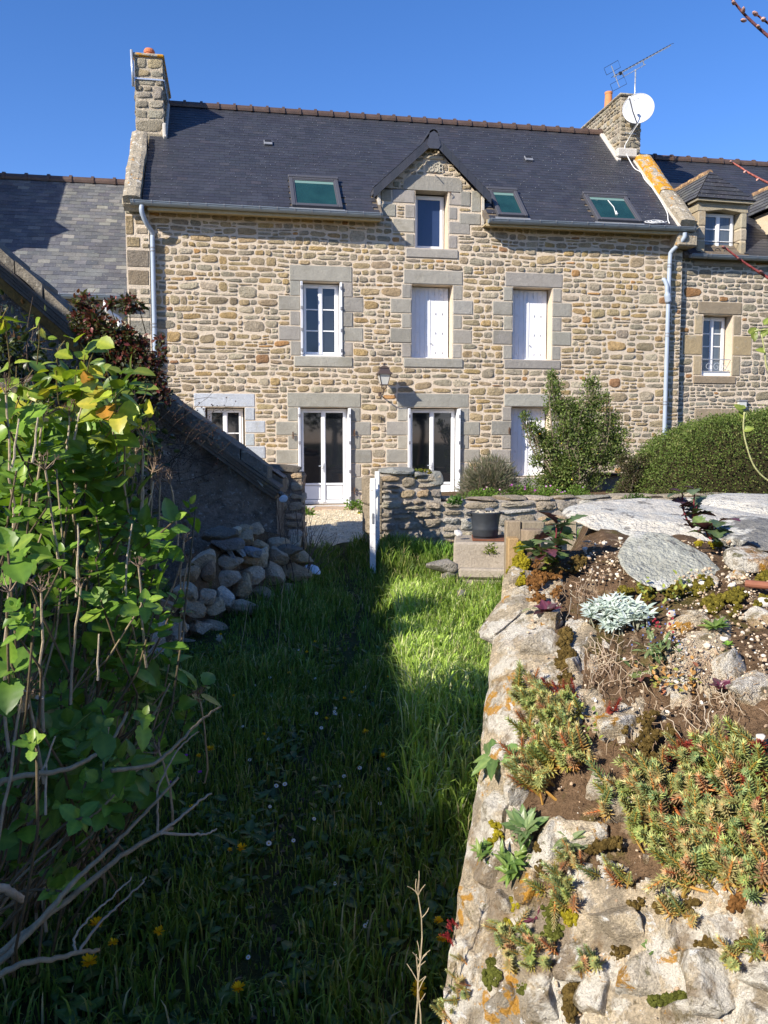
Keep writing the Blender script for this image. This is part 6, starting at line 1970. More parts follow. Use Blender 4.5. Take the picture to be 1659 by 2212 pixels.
# seed clock
Pg = GP(868, 1373, .1)
T = Frame('dandelion_clock', 'pale round dandelion clock in the dark grass near the stone heap', 'dandelion clock', tuple(GP(473, 1378, .0)))
c0 = WP(474, 1378, GP(474, 1395)[1]); n = 90; D = rdir(r, n)
obj('seed_head', G().add(*inst(SL_V * [.5, 1, 1], SL_F, np.tile(c0, (n, 1)), D, rdir(r, n), .032, (.62, .62, .60))), M['petal'], T)
obj('stalk', G().tube([c0 - (0, 0, .14), c0], .002, 5, (.2, .2, .1)), M['grass'], T)

# dead stems by the left pillar and stalks in the grass
r = np.random.RandomState(19)
DS = Frame('dead_stems', 'bundle of dry grey dead stems in front of the left gate pillar', 'dead stems', (-.95, 9.0, -.22))
for k in range(46):
    b_ = np.array([-.95 + r.normal() * .10, 8.9 + r.normal() * .12, -.22]); L_ = r.uniform(.35, 1.0)
    d_ = unit(np.array([r.normal() * .45 + .15, r.normal() * .3, 1.0])); g = G()
    P = branch(g, b_, b_ + d_ * L_, .005, .002, r, .06, 5, (.17, .13, .10), 4)
    if r.rand() < .5: branch(g, P[3], P[3] + unit(d_ + rdir(r, 1)[0] * .5) * L_ * .35, .003, .001, r, .1, 3, (.17, .13, .10), 4)
    obj('dead_stem', g, M['stem'], DS)
for k, (u0, v0, u1, v1, Y) in enumerate(((640, 1300, 598, 1085, 8.6), (655, 1300, 640, 1105, 8.7), (668, 1290, 655, 1125, 8.8), (648, 1320, 615, 1150, 8.5), (660, 1330, 672, 1160, 8.6))):
    g = G(); branch(g, WP(u0, v0, Y), WP(u1, v1, Y), .006, .003, r, .04, 6, (.07, .05, .045), 5); obj('tall_dead_stem', g, M['stem'], DS)
def stalk(label, u, v0, v1, Y, lean, seed, tint=(.42, .34, .22), heads=6):
    rr = np.random.RandomState(seed); base = WP(u, v0, Y); top = WP(u + lean, v1, Y)
    T = Frame('dry_stalk', label, 'dry stalk', tuple(base))
    g = G(); P = branch(g, base, top, .0022, .0012, rr, .03, 9, tint, 5)
    obj('stalk', g, M['stem'], T)
    for k in range(heads):
        p = P[rr.randint(4, 9)]; g = G(); branch(g, p, p + np.array([rr.uniform(-.5, .5), rr.uniform(-.3, .3), rr.uniform(.4, 1)]) * .05, .0012, .0008, rr, .1, 4, tint, 4); obj('side_twig', g, M['stem'], T)
stalk('tall pale dry branching stalk at the foot of the mossy wall', 888, 2290, 1935, 1.75, 18, 1, heads=12)
stalk('second dry stalk just left of the mossy wall, bent to the right', 915, 2260, 2060, 1.8, -14, 2, heads=5)
stalk('thin dry stalk with a pale tip standing by the shadow edge', 905, 1530, 1437, 5.0, -30, 3, heads=1)
stalk('thin pale stalks standing in front of the dry stone heap', 590, 1500, 1200, 6.0, 25, 4, heads=3)
stalk('leaning pale stalk left of the others by the heap', 520, 1420, 1200, 6.4, 30, 5, heads=2)

# ================================================================ THE MOSSY STONE WALL IN THE FOREGROUND
Lv = [1180, 1200, 1240, 1400, 1500, 1600, 1750, 1950, 2100, 2212, 2500, 2900]
Lu = [1122, 1112, 1082, 1062, 1052, 1040, 1015, 985, 958, 945, 915, 880]
LY = [3.0, 2.95, 2.78, 2.46, 2.34, 2.24, 2.12, 2.0, 1.92, 1.87, 1.78, 1.70]
CY = [2.95, 2.83, 2.62, 2.25, 2.11, 2.0, 1.89, 1.77, 1.70, 1.65, 1.58, 1.52]
RY = [2.9, 2.78, 2.52, 2.14, 1.98, 1.87, 1.76, 1.65, 1.58, 1.54, 1.48, 1.42]
def SP(u, v, lift=0.0):
    L_, yl, yc, yr_ = (np.interp(v, Lv, a_) for a_ in (Lu, LY, CY, RY))
    k = np.clip((u - L_) / 90, 0, 1)
    ye = yl + (yc - yl) * np.clip((u - L_) / (1400 - L_), 0, 1) ** .8
    Y = np.where(u < 1400, ye, yc + (yr_ - yc) * np.clip((u - 1400) / 259, 0, 2.2))
    Y = Y - .05 * np.sin(k * math.pi / 2) * 1.0
    return WP(float(u), float(v), float(Y))
def SN(u, v):
    a_, b_, c_ = SP(u, v), SP(u + 14, v), SP(u, v - 14)
    n_ = np.cross(b_ - a_, c_ - a_); n_ /= np.linalg.norm(n_)
    return n_ if n_[1] < 0 or n_[2] > 0 else -n_
def SB(u, v):
    n_ = SN(u, v); x_ = unit(SP(u + 14, v) - SP(u, v)); x_ = unit(x_ - n_ * (x_ @ n_)); return np.array([x_, np.cross(n_, x_), n_])
MW = Frame('mossy_wall', 'broad old stone wall end covered with soil, moss, lichen and succulents, close at the right', 'stone wall', (.9, 2.2, -.3))
cols_, rows_ = 150, 200
vv = np.concatenate([np.linspace(1180, 2212, 165), np.linspace(2230, 2900, 35)])
V = []
for v in vv:
    L_ = np.interp(v, Lv, Lu)
    for i in range(cols_):
        t = i / (cols_ - 1); u = L_ + 4 + (2350 - L_) * (t ** 1.25)
        V.append(SP(u, v))
V = np.array(V)
nrm = np.zeros_like(V); Gd = V.reshape(len(vv), cols_, 3)
du = np.gradient(Gd, axis=1); dv = -np.gradient(Gd, axis=0); nn = unit(np.cross(du, dv)).reshape(-1, 3)
V = V + nn * (.018 * sn(V, 9, 5, 4) + .006 * sn(V, 45, 6, 3))[:, None] - nn * .012
uvs = np.array([(np.interp(v, Lv, Lu) + 4 + (2350 - np.interp(v, Lv, Lu)) * ((i / (cols_ - 1)) ** 1.25), v) for v in vv for i in range(cols_)])
nz_ = sn(np.stack([uvs[:, 0] / 100, uvs[:, 1] / 100, uvs[:, 0] * 0], 1), 2.0, 15, 4)
Ledge = np.interp(uvs[:, 1], Lv, Lu)
rocky = (uvs[:, 0] - Ledge < 120 + 70 * nz_) & (uvs[:, 1] > 1240) | (uvs[:, 1] > 1900 + 90 * nz_) | (nz_ > .22)
V = V + nn * (np.where(rocky, 1, 0) * (.010 + .012 * np.maximum(0, sn(V, 22, 25, 3))))[:, None]
q = [[j * cols_ + i, (j + 1) * cols_ + i, (j + 1) * cols_ + i + 1, j * cols_ + i + 1] for j in range(len(vv) - 1) for i in range(cols_ - 1)]
rk_ = np.array([rocky[f_[0]] for f_ in q]); q = np.array(q)
gr = G().add(V, [q[rk_]], (.66, .54, .38)); obj('rock_face', gr, M['rock'], MW, smooth=True)
g = G().add(V, [q[~rk_]])
# plateau on top, running back
top = V[:cols_]
V2 = []
for k, (dy, dz) in enumerate(((0, 0), (.12, .008), (.4, .02), (.8, .0), (1.2, -.03), (1.45, -.16), (1.5, -.9), (1.5, -1.5))):
    for j_, p in enumerate(top): V2.append((p[0] + dy * .16, p[1] + dy, max(p[2] + dz - dy * .45 * max(0, min(1, (.78 - p[0]) / .25)), -.5)))
V2 = np.array(V2); V2[:, 2] += .012 * sn(V2, 8, 7, 3) * (np.arange(len(V2)) >= cols_)
q2 = [[j * cols_ + i, j * cols_ + i + 1, (j + 1) * cols_ + i + 1, (j + 1) * cols_ + i] for j in range(7) for i in range(cols_ - 1)]
g.add(V2, [q2])
# left face down to the ground
ed = np.concatenate([V2.reshape(8, cols_, 3)[::-1, 0], V.reshape(len(vv), cols_, 3)[:, 0]])
V3 = np.concatenate([ed, ed + [.03, .04, -.35], np.stack([ed[:, 0] + .05, ed[:, 1] + .06, np.full(len(ed), -.5)], 1)])
m = len(ed)
gl = G()
gl.add(V3, [[[j, j + 1, m + j + 1, m + j][::-1] for j in range(m - 1)] + [[m + j, m + j + 1, 2 * m + j + 1, 2 * m + j][::-1] for j in range(m - 1)]])
obj('earth_core', g, M['soil'], MW, smooth=True)
V, Fs, T_ = gl.arrays(); obj('side_face', (V, Fs, np.tile((.5, .43, .32), (len(V), 1))), M['rock'], MW, smooth=True)
ROCKP = {'p': (.72, .60, .43), 'g': (.62, .51, .36), 'w': (.80, .70, .55), 'b': (.58, .43, .26), 'o': (.50, .34, .18), 'd': (.28, .26, .22)}
wall_stones = [  # u, v, width, height, kind
 (1108, 1300, 105, 170, 'p'), (1098, 1400, 90, 70, 'w'), (1112, 1462, 96, 92, 'b'), (1172, 1392, 84, 66, 'w'), (1188, 1335, 60, 40, 'g'), (1085, 1545, 84, 110, 'p'), (1150, 1520, 70, 76, 'g'), (1078, 1640, 80, 110, 'g'),
 (1062, 1745, 92, 130, 'p'), (1128, 1668, 56, 110, 'w'), (1118, 1790, 70, 110, 'p'), (1052, 1870, 100, 140, 'g'), (1024, 1975, 80, 130, 'g'), (1090, 1960, 70, 120, 'w'), (1192, 1820, 100, 130, 'p'), (1150, 1900, 70, 110, 'b'),
 (1200, 1960, 110, 110, 'p'), (1010, 2095, 90, 130, 'g'), (1075, 2085, 76, 150, 'w'), (1150, 2050, 90, 130, 'g'), (1240, 2055, 110, 110, 'p'), (1000, 2200, 90, 130, 'p'), (1080, 2210, 90, 130, 'p'), (1165, 2175, 100, 130, 'g'),
 (1325, 2000, 150, 150, 'g'), (1290, 2120, 120, 110, 'p'), (1390, 2110, 190, 150, 'w'), (1300, 2220, 170, 120, 'p'), (1450, 2015, 110, 100, 'p'), (1520, 2100, 170, 130, 'p'), (1480, 2210, 190, 130, 'g'), (1570, 2010, 120, 90, 'p'),
 (1640, 2090, 120, 130, 'g'), (1620, 2200, 140, 120, 'p'), (1470, 1350, 80, 56, 'p'), (1512, 1335, 70, 50, 'w'), (1562, 1440, 110, 90, 'p'), (1630, 1470, 110, 110, 'p'), (1345, 1560, 90, 70, 'p'), (1290, 1700, 80, 66, 'w'), (1350, 1745, 110, 70, 'w'),
 (1265, 1810, 110, 90, 'p'), (1640, 1330, 90, 70, 'b'), (1520, 1255, 60, 44, 'g'), (1600, 1245, 50, 40, 'b'), (1418, 1690, 70, 60, 'p'), (1240, 1440, 40, 44, 'p'), (1640, 1880, 110, 90, 'p'), (1545, 1905, 90, 70, 'p'), (1700, 2000, 110, 120, 'g'), (1120, 1240, 50, 60, 'p')]
for k, (u, v, w_, h_, kd) in enumerate(wall_stones):
    p = SP(u, v); Y = p[1]; B3 = SB(u, v)
    size = (w_ / 2 * Y / F * 1.22, h_ / 2 * Y / F * 1.35, .050 + .0004 * min(w_, h_))
    V, Fs = rock((0, 0, 0), size, 300 + k, 4, cuts=16, rough=.09, square=3.4, fine=.035, lim0=.50)
    kt = np.array(ROCKP[kd]) * (.82 + .36 * ((k * 37) % 10) / 10)
    V = V @ B3 + p - B3[2] * size[2] * (.40 if v < 1850 else .47)
    obj('wall_stone', G().add(V, Fs, tuple(kt)), M['rock'], MW, smooth=True)
def slab(name, u, v, Y, sx_, sy_, sz_, rx, rz, seed, tint, label=None, matx='slab'):
    V, Fs = rock((0, 0, 0), (sx_, sy_, sz_), seed, 4, cuts=10, rough=.07, square=3.4, fine=.015)
    V = V @ rotm(rx, 0, rz) + WP(u, v, Y)
    obj(name, G().add(V, Fs, tint), M[matx], MW, smooth=True, label=label)
slab('top_slab', 1475, 1122, 3.55, .50, .42, .062, .10, .10, 1, (.62, .58, .50), 'long pale slab at the back of the wall')
slab('top_slab', 1655, 1112, 3.75, .42, .35, .065, .08, -.1, 2, (.58, .55, .48))
slab('top_slab', 1650, 1163, 2.9, .17, .22, .035, .15, .2, 3, (.22, .215, .20), 'dark slab at the right edge')
slab('tilted_slab', 1440, 1207, 2.62, .160, .16, .016, .42, .15, 4, (.40, .40, .34), 'grey green schist slab tilted towards the viewer')
slab('ochre_stone', 1625, 1212, 2.55, .075, .07, .03, .3, .0, 5, (.50, .31, .16), None, 'rock')
# moss, gravel, roots
def scatter_uv(r, u0, u1, v0, v1, n):
    return [(r.uniform(u0, u1), r.uniform(v0, v1)) for _ in range(n)]
rmw = np.random.RandomState(23)
V0, F0 = ico(0)
mp_ = []
for (u, v, ru, rv_, n, cc) in ((1122, 1218, 22, 48, 520, 0), (1108, 1250, 16, 22, 160, 0), (1215, 1215, 50, 26, 300, 2), (1580, 1300, 70, 22, 420, 1), (1500, 1270, 50, 20, 260, 1), (1540, 1175, 40, 8, 120, 0), (1225, 1420, 24, 70, 420, 2), (1130, 1480, 20, 36, 260, 2), (1175, 1260, 36, 50, 420, 3),
                            (1560, 1320, 30, 18, 240, 1), (1630, 1250, 26, 14, 160, 1), (1300, 1830, 40, 20, 120, 2), (1190, 2000, 26, 60, 200, 4), (1110, 2010, 22, 60, 320, 0), (1060, 2110, 16, 30, 140, 4), (1340, 2060, 14, 60, 150, 2), (1430, 2160, 60, 12, 150, 4), (1560, 2040, 60, 12, 130, 2), (1230, 2160, 12, 50, 120, 2), (1130, 2130, 10, 60, 120, 4), (1070, 1800, 12, 50, 110, 0), (1160, 1850, 14, 50, 150, 2), (1400, 1600, 60, 60, 260, 2), (1440, 1960, 80, 18, 160, 2), (1580, 1950, 40, 16, 90, 3), (1230, 1980, 20, 20, 90, 0), (1250, 2120, 20, 40, 120, 2), (1400, 1280, 70, 20, 200, 1)):
    for _ in range(int(n * 2.4)):
        a_, rr = rmw.uniform(0, 6.28), rmw.rand() ** .6; uu, v2 = u + ru * rr * math.cos(a_), v + rv_ * rr * math.sin(a_)
        if uu < np.interp(v2, Lv, Lu) - 6 or math.sin(uu * .11 + u) + math.sin(v2 * .13 + uu * .05) < -.45 + rr * .9: continue
        mp_.append((SP(max(uu, np.interp(v2, Lv, Lu)), max(v2, 1180)), cc))
P = np.array([p for p, _ in mp_]); P += rmw.normal(size=P.shape) * .0035 + np.array([0, -.006, .008]) + .008 * np.array([0, -1, 1.0]) * sn(P, 60, 3, 2)[:, None]; n = len(P)
pal = np.array([(.30, .25, .02), (.18, .15, .025), (.14, .095, .03), (.22, .105, .035), (.13, .14, .03)]); T = pal[[c for _, c in mp_]] * rmw.uniform(.6, 1.3, (n, 1))
obj('moss', G().add(*inst(V0, [F0], P, rdir(rmw, n), rdir(rmw, n), rmw.uniform(.0022, .0075, n), T)), M['moss'], MW, kind='stuff')
uv = scatter_uv(rmw, 1250, 1659, 1170, 1260, 620) + scatter_uv(rmw, 1440, 1659, 1250, 1480, 620) + scatter_uv(rmw, 1130, 1659, 1200, 1500, 260) + scatter_uv(rmw, 1200, 1659, 1500, 2212, 260)
P = np.array([SP(*a_) for a_ in uv]) + [0, -.004, .006]; n = len(P)
V0_, F0_ = ico(0)
obj('stone_chips', G().add(*inst(V0_ * [1, .8, .6], [F0_], P, rdir(rmw, n), np.tile([0, -.3, 1.0], (n, 1)) + .4 * rdir(rmw, n), .002 + .0055 * rmw.rand(n) ** 2.5, tints(rmw, n, [(3, (.58, .47, .34)), (1.2, (.72, .66, .56)), (3, (.42, .30, .20))]))), M['pebble'], MW, kind='stuff')
for k, (u, v, rr) in enumerate(((1650, 1306, .020), (1422, 1277, .010), (1514, 1265, .010), (1490, 1270, .008), (1305, 1178, .010), (1340, 1168, .009), (1262, 1190, .010), (1270, 1207, .007), (1578, 1270, .011), (1525, 1400, .009), (1448, 1330, .014), (1562, 1385, .010), (1640, 1600, .012), (1625, 1605, .010))):
    V, Fs = rock(SP(u, v) + [0, -.006, .008], (rr, rr * .8, rr * .7), 700 + k, 2, rough=.05)
    obj('white_pebble', G().add(V, Fs, (.60, .56, .49)), M['pebble'], MW, smooth=True)
g = G()
for (u, v, ru, rv_, n) in ((1320, 1440, 85, 70, 80), (1540, 1500, 100, 70, 60), (1250, 1270, 70, 30, 22), (1400, 1200, 80, 20, 40), (1500, 1420, 60, 30, 34), (1430, 1560, 120, 60, 30), (1600, 1830, 60, 60, 30), (1200, 1900, 60, 100, 14)):
    for _ in range(n):
        a_, b_ = u + rmw.normal() * ru * .5, v + rmw.normal() * rv_ * .5
        an = rmw.uniform(.6, 2.9); L_ = rmw.uniform(15, 60); pts = []
        for t in np.linspace(0, 1, 6):
            uu = a_ + math.cos(an) * L_ * t + rmw.normal() * 3; v2 = max(1184, b_ + math.sin(an) * L_ * t + rmw.normal() * 3)
            pts.append(SP(max(uu, 1120), v2) + np.array([0, -.008, .010 + .006 * rmw.rand()]))
        g.tube(pts, [.0009, .0011, .0010, .0009, .0007, .0005], 4, pick(rmw, [(2, (.42, .32, .22)), (1, (.32, .22, .14)), (1, (.52, .43, .32))]))
obj('dry_roots', g, M['stem'], MW, kind='stuff')
a_, b_ = SP(1608, 1274) + [0, -.01, .02], SP(1690, 1290) + [0, -.01, .03]
single('rusty_pipe', G().tube([a_, b_], .011, 12), M['old_pipe'], 'short rusty red pipe sticking out of the moss at the right', 'pipe')

# ---------------------------------------------------------------- succulents and weeds on the wall
def sedum_template(seed, n=64):
    r = np.random.RandomState(seed); P, D, S_, T = [], [], [], []
    for k in range(n):
        t = k / n; a_ = k * 2.4
        P.append((0, t * .9, 0)); up_ = .35 + 1.1 * t
        D.append((math.cos(a_), up_, math.sin(a_))); S_.append(.34 * (1 - .45 * t) * r.uniform(.85, 1.1)); 
        T.append(np.array((1.0, 1.0, 1.0)) * (.62 + .38 * t) if t > .22 else (.9, .70, .5))
    nd_ = np.array([(-.060, 0, 0), (.060, 0, 0), (.072, .6, .035), (-.072, .6, .035), (0, 1, .02), (0, .5, -.055)]); nf_ = [np.array([[0, 1, 2, 3]]), np.array([[3, 2, 4], [1, 5, 2], [2, 5, 4], [4, 5, 3], [3, 5, 0]])]
    V, Fs, _ = inst(nd_, nf_, np.array(P), np.array(D), np.tile([0, 1.0, 0], (n, 1)), np.array(S_), np.tile((1, 1, 1), (n, 1)))
    TT = np.repeat(np.array(T), 6, 0)
    V2, F2 = tube([(0, -.6, 0), (.02, 0, 0), (0, .9, 0)], [.05, .045, .02], 5)
    m = len(V); Fs = [Fs[0], Fs[1], F2[0] + m, F2[1] + m]
    return np.concatenate([V, V2]), Fs, np.concatenate([TT, np.tile((1.0, .50, .32), (len(V2), 1))])
SED = [sedum_template(k) for k in range(3)]
def sedum(label, spots, n, size, pal, seed):
    r = np.random.RandomState(seed)
    T = Frame('stonecrop_mat', label, 'stonecrop', tuple(SP(spots[0][0], spots[0][1])), group='stonecrops on the mossy wall')
    ch = []
    ww = np.array([s_[2] * s_[3] for s_ in spots], float); ww /= ww.sum()
    for k in range(n):
        s_ = spots[r.choice(len(spots), p=ww)]
        a_, rr = r.uniform(0, 6.28), math.sqrt(r.rand()); u, v = s_[0] + s_[2] * rr * math.cos(a_), s_[1] + s_[3] * rr * math.sin(a_)
        u = max(u, np.interp(v, Lv, Lu) + 6)
        N_ = SN(u, v); D = unit(N_ * .55 + r.normal(size=3) * .45 + np.array([-.35, -.2, .65]))
        S_ = size * r.uniform(.7, 1.3); P = SP(u, v) + N_ * (.010 + .012 * r.rand())
        tv_, tf_, tt_ = SED[k % 3]
        c = inst(tv_, tf_, P[None], D[None], rdir(r, 1), S_, tints(r, 1, pal, .2), tt_); ch.append(c)
    pieces('shoot', ch, M['succulent'], T, limit=300, key=lambda c: -c[0][:, 1].mean())
GS = [(4, (.38, .46, .14)), (4, (.47, .51, .19)), (3, (.58, .50, .22)), (2, (.60, .38, .20)), (1.5, (.33, .44, .18))]
sedum('blue green spruce like stonecrop mat hanging over the left shoulder of the wall', [(1165, 1530, 50, 55), (1190, 1600, 60, 60), (1165, 1670, 40, 50), (1220, 1560, 40, 50), (1250, 1640, 40, 30)], 130, .066, GS, 1)
sedum('large green and red stonecrop mat spreading over the right half of the wall', [(1420, 1690, 70, 60), (1530, 1680, 90, 70), (1620, 1690, 60, 80), (1480, 1800, 110, 70), (1600, 1820, 80, 80), (1350, 1740, 50, 40), (1540, 1880, 70, 60), (1640, 1900, 40, 60)], 250, .074, GS, 2)
sedum('few scattered stonecrop shoots low on the wall face', [(1215, 1945, 36, 40), (1170, 2060, 36, 40), (1280, 2090, 20, 20), (1240, 1870, 40, 30), (1590, 2070, 20, 20), (1650, 2060, 20, 30), (1110, 2060, 20, 60), (1330, 1900, 40, 24), (1480, 1990, 30, 14)], 84, .055, GS, 3)
sedum('reddish stonecrop shoots in a small group at the right edge of the wall', [(1640, 1625, 26, 16), (1648, 1770, 16, 50), (1560, 1640, 20, 12), (1330, 1545, 18, 12), (1455, 1840, 10, 20), (1590, 1660, 50, 40), (1500, 1640, 60, 24), (1215, 1500, 34, 24), (1640, 1700, 20, 60)], 120, .038, [(2, (.36, .07, .05)), (1, (.42, .16, .08))], 4)
sedum('tiny crimson stonecrop at the left edge of the wall', [(990, 2005, 14, 12), (980, 2030, 8, 8)], 14, .018, [(1, (.34, .04, .05))], 5)
sedum('small stonecrop tufts low on the left side of the wall', [(1000, 2140, 22, 30), (1012, 2080, 10, 14), (985, 2190, 16, 20)], 26, .034, GS, 6)

def rosette(name, label, u, v, n, size, pal, seed, template=None, tilt=.5, lift=.01, cat='plant', spread=.0, mat_='leaf', group=None):
    r = np.random.RandomState(seed)
    p = SP(u, v); N_ = unit(SN(u, v) + [0, 0, .6]); T = Frame(name, label, cat, tuple(p), group=group)
    ax = unit(np.cross(N_, (0, 1, 0))); ay = np.cross(N_, ax)
    tv_, tf_, tt_ = template or LEAF_S
    for k in range(n):
        a_ = k * 2.4 + r.rand() * .4; D = ax * math.cos(a_) + ay * math.sin(a_) + N_ * (tilt * r.uniform(.3, 1.6))
        c = inst(tv_, tf_, (p + N_ * lift + r.normal(size=3) * spread)[None], D[None], (N_ + r.normal(size=3) * .15)[None], size * r.uniform(.6, 1.15), tints(r, 1, pal, .25), tt_)
        obj('leaf', G().add(*c), M[mat_], T)
    return T
# silver woolly plant
rsv = np.random.RandomState(31)
T = Frame('silver_plant', 'cushion of silvery white woolly leaves on the brown soil of the wall', 'plant', tuple(SP(1330, 1350)))
M['silver'] = mat('woolly leaf', tint=1, rough=.9, spec=.1, transl=.1)
for k in range(78):
    a_, rr = rsv.uniform(0, 6.28), math.sqrt(rsv.rand()); u, v = 1332 + 68 * rr * math.cos(a_), 1335 + 32 * rr * math.sin(a_)
    p = SP(u, v) + [0, -.01, .028 * (1 - rr * .5)]; N_ = unit(SN(u, v) * .5 + [0, -.2, .7] + rsv.normal(size=3) * .35)
    ax = unit(np.cross(N_, (0, 1, 0))); ay = np.cross(N_, ax); g = G(); m = 7
    aa = np.arange(m) * 2.4; D = np.cos(aa)[:, None] * ax + np.sin(aa)[:, None] * ay + N_ * rsv.uniform(.4, 1.6, (m, 1))
    g.add(*inst(LANCE[0], LANCE[1], np.tile(p, (m, 1)), D, np.tile(N_, (m, 1)) + .2 * rdir(rsv, m), rsv.uniform(.020, .034, m), tints(rsv, m, [(3, (.50, .57, .52)), (2, (.42, .50, .44)), (1, (.58, .63, .60))], .1)))
    g.tube([p - N_ * .03, p], .002, 4, (.3, .3, .22)); obj('leaf_tuft', g, M['silver'], T)
PUR = [(2, (.14, .035, .06)), (1, (.10, .05, .06)), (1, (.20, .06, .10))]
rosette('purple_rosette', 'dark purple leaved seedling beside the silver plant', 1182, 1330, 13, .048, PUR, 1, tilt=.7)
rosette('pale_leaf_seedling', 'single pale grey green round leaf at the left edge of the soil', 1148, 1322, 2, .040, [(1, (.28, .29, .17))], 2, tilt=.3)
rosette('purple_seedling', 'small purple seedling among pale roots', 1557, 1492, 12, .030, PUR, 3, tilt=.6)
rosette('purple_seedling', 'small purple leaved weed low in the green stonecrop at the left', 1155, 1985, 9, .026, PUR, 4, tilt=.6)
rosette('purple_seedling', 'brown purple seedling left of the orange succulents', 1385, 1470, 6, .040, [(1, (.26, .11, .08)), (1, (.16, .2, .06))], 5, tilt=.3)
YG = [(2, (.15, .24, .05)), (1, (.20, .28, .07)), (1, (.10, .18, .04))]
rosette('green_rosette', 'fresh green leafy rosette at the right of the silver plant', 1545, 1365, 22, .042, YG, 6, LANCE, tilt=.9)
rosette('green_rosette', 'small bright green seedling on pale chips near the right edge', 1573, 1402, 8, .022, [(1, (.20, .36, .05))], 7, tilt=.5)
rosette('toothed_weed', 'long toothed green leaves hanging on the left face of the wall', 1075, 1640, 8, .088, [(1, (.12, .21, .06)), (1, (.17, .26, .08))], 8, leaf_template(m=9, w=.17, fold=.2, curl=.3, serr=.06), tilt=.25)
rosette('spiky_weed', 'spiky grey green weed in a crack left of the big stonecrop mat', 1138, 1800, 40, .060, [(1, (.14, .23, .08)), (1, (.20, .28, .12))], 9, leaf_template(m=7, w=.16, fold=.2, curl=.2, serr=.06), tilt=.9)
rosette('leafy_weed', 'loose green weed trailing below the spiky one', 1118, 1875, 60, .042, YG, 10, LANCE, tilt=.9, spread=.012)
rosette('leafy_weed', 'light green weed tuft near the left edge of the wall', 1062, 1850, 30, .036, YG, 11, LANCE, tilt=1.0, spread=.012)
rosette('leafy_weed', 'greyish leafy weed in front of the big stonecrop', 1235, 1830, 34, .042, [(1, (.20, .26, .13)), (1, (.15, .2, .08))], 12, LANCE, tilt=.9, spread=.008)
rosette('leafy_weed', 'tiny green weed under the white lichened boulder', 1410, 2050, 9, .024, [(1, (.12, .2, .05))], 13, tilt=.5)
for k, (u, v, lab) in enumerate(((1395, 1290, 'yellow green creeping succulent above the silver plant'), (1270, 1590, 'creeping round leaved succulent under the left stonecrop'), (1480, 1275, 'upright yellow green succulent by the tilted slab'), (1230, 1610, 'creeping yellow green succulent at the lower edge of the left stonecrop'), (1440, 1300, 'yellowish creeping succulent in the middle of the soil'))):
    rosette('creeping_succulent', lab, u, v, 34, .016, [(2, (.22, .26, .05)), (1, (.14, .19, .04))], 20 + k, LEAF_S, tilt=.9, spread=.020, mat_='succulent')
for k, (u, v, lab) in enumerate(((1430, 1478, 'orange tinged succulent below the forget me nots'), (1490, 1475, 'second orange and green succulent right of the first'))):
    rosette('orange_succulent', lab, u, v, 38, .017, [(2, (.36, .20, .06)), (2, (.26, .27, .06)), (1, (.30, .12, .06))], 30 + k, LEAF_S, tilt=.8, spread=.018, mat_='succulent')
T = rosette('forget_me_not', 'hairy green plant with tiny blue flowers right of the silver plant', 1420, 1415, 46, .034, [(2, (.13, .2, .07)), (1, (.2, .26, .1))], 40, LANCE, tilt=1.2, spread=.024)
rf = np.random.RandomState(41)
def tiny_flowers(T, u, v, ru, rv_, n, rad, tint, h=.03):
    for _ in range(n):
        p = SP(u + rf.normal() * ru, v + rf.normal() * rv_) + [0, -.012, h * rf.uniform(.5, 1.2)]; a_ = np.arange(5) / 5 * 6.28
        obj('flower', G().add(*inst(SL_V * [1.7, 1, .3], SL_F, np.tile(p, (5, 1)), np.stack([np.cos(a_), a_ * 0, np.sin(a_)], 1), np.tile([0, -1.0, .3], (5, 1)), rad, tint)), M['petal'], T)
tiny_flowers(T, 1420, 1390, 28, 26, 26, .0030, (.16, .22, .50), .04)
T = rosette('red_flowered_weed', 'few small crimson flowers between the silver plant and the blue ones', 1440, 1372, 5, .024, [(1, (.2, .1, .06))], 42, LANCE, tilt=1.0)
tiny_flowers(T, 1430, 1365, 16, 10, 12, .004, (.42, .05, .07), .03)
# sow thistles with lobed purple green leaves
LOBE = leaf_template(m=10, w=.26, fold=.25, curl=.25, serr=.16, peak=.55)
def thistle(label, u, v, Y, h, n, seed, pal, size):
    r = np.random.RandomState(seed); p = WP(u, v, Y); T = Frame('sow_thistle', label, 'weed', tuple(p))
    g = G(); stems_ = [branch(g, p, p + np.array([r.normal() * .02 + dx, r.normal() * .01, h * f]), .004, .002, r, .08, 6, (.20, .04, .05), 6) for dx, f in ((-.03, .9), (.02, 1.0), (.0, .6))]
    obj('stem', g, M['stem'], T)
    for k in range(n):
        b_ = stems_[k % 3][r.randint(0, 6)]; a_ = k * 2.4; D = np.array([math.cos(a_), math.sin(a_), r.uniform(-.1, .9)])
        obj('leaf', G().add(*inst(LOBE[0], LOBE[1], b_[None], D[None], (np.array([0, 0, 1.0]) + r.normal(size=3) * .25)[None], size * r.uniform(.6, 1.15), tints(r, 1, pal, .3), LOBE[2])), M['leaf'], T)
TP = [(3, (.09, .14, .06)), (1.3, (.12, .045, .06)), (1, (.13, .19, .06)), (1, (.10, .15, .10))]
thistle('sow thistle with red stems and lobed leaves at the left top corner of the wall', 1200, 1190, 2.75, .10, 30, 1, TP, .085)
thistle('low lobed weed just below the red stemmed thistle', 1170, 1205, 2.62, .04, 18, 4, TP, .075)
thistle('purple green thistle growing between the slabs', 1497, 1140, 2.85, .13, 26, 2, [(2, (.10, .05, .06)), (2, (.10, .14, .07))], .07)
thistle('bushy grey green weed right of the purple thistle', 1535, 1165, 2.72, .06, 22, 3, TP, .075)
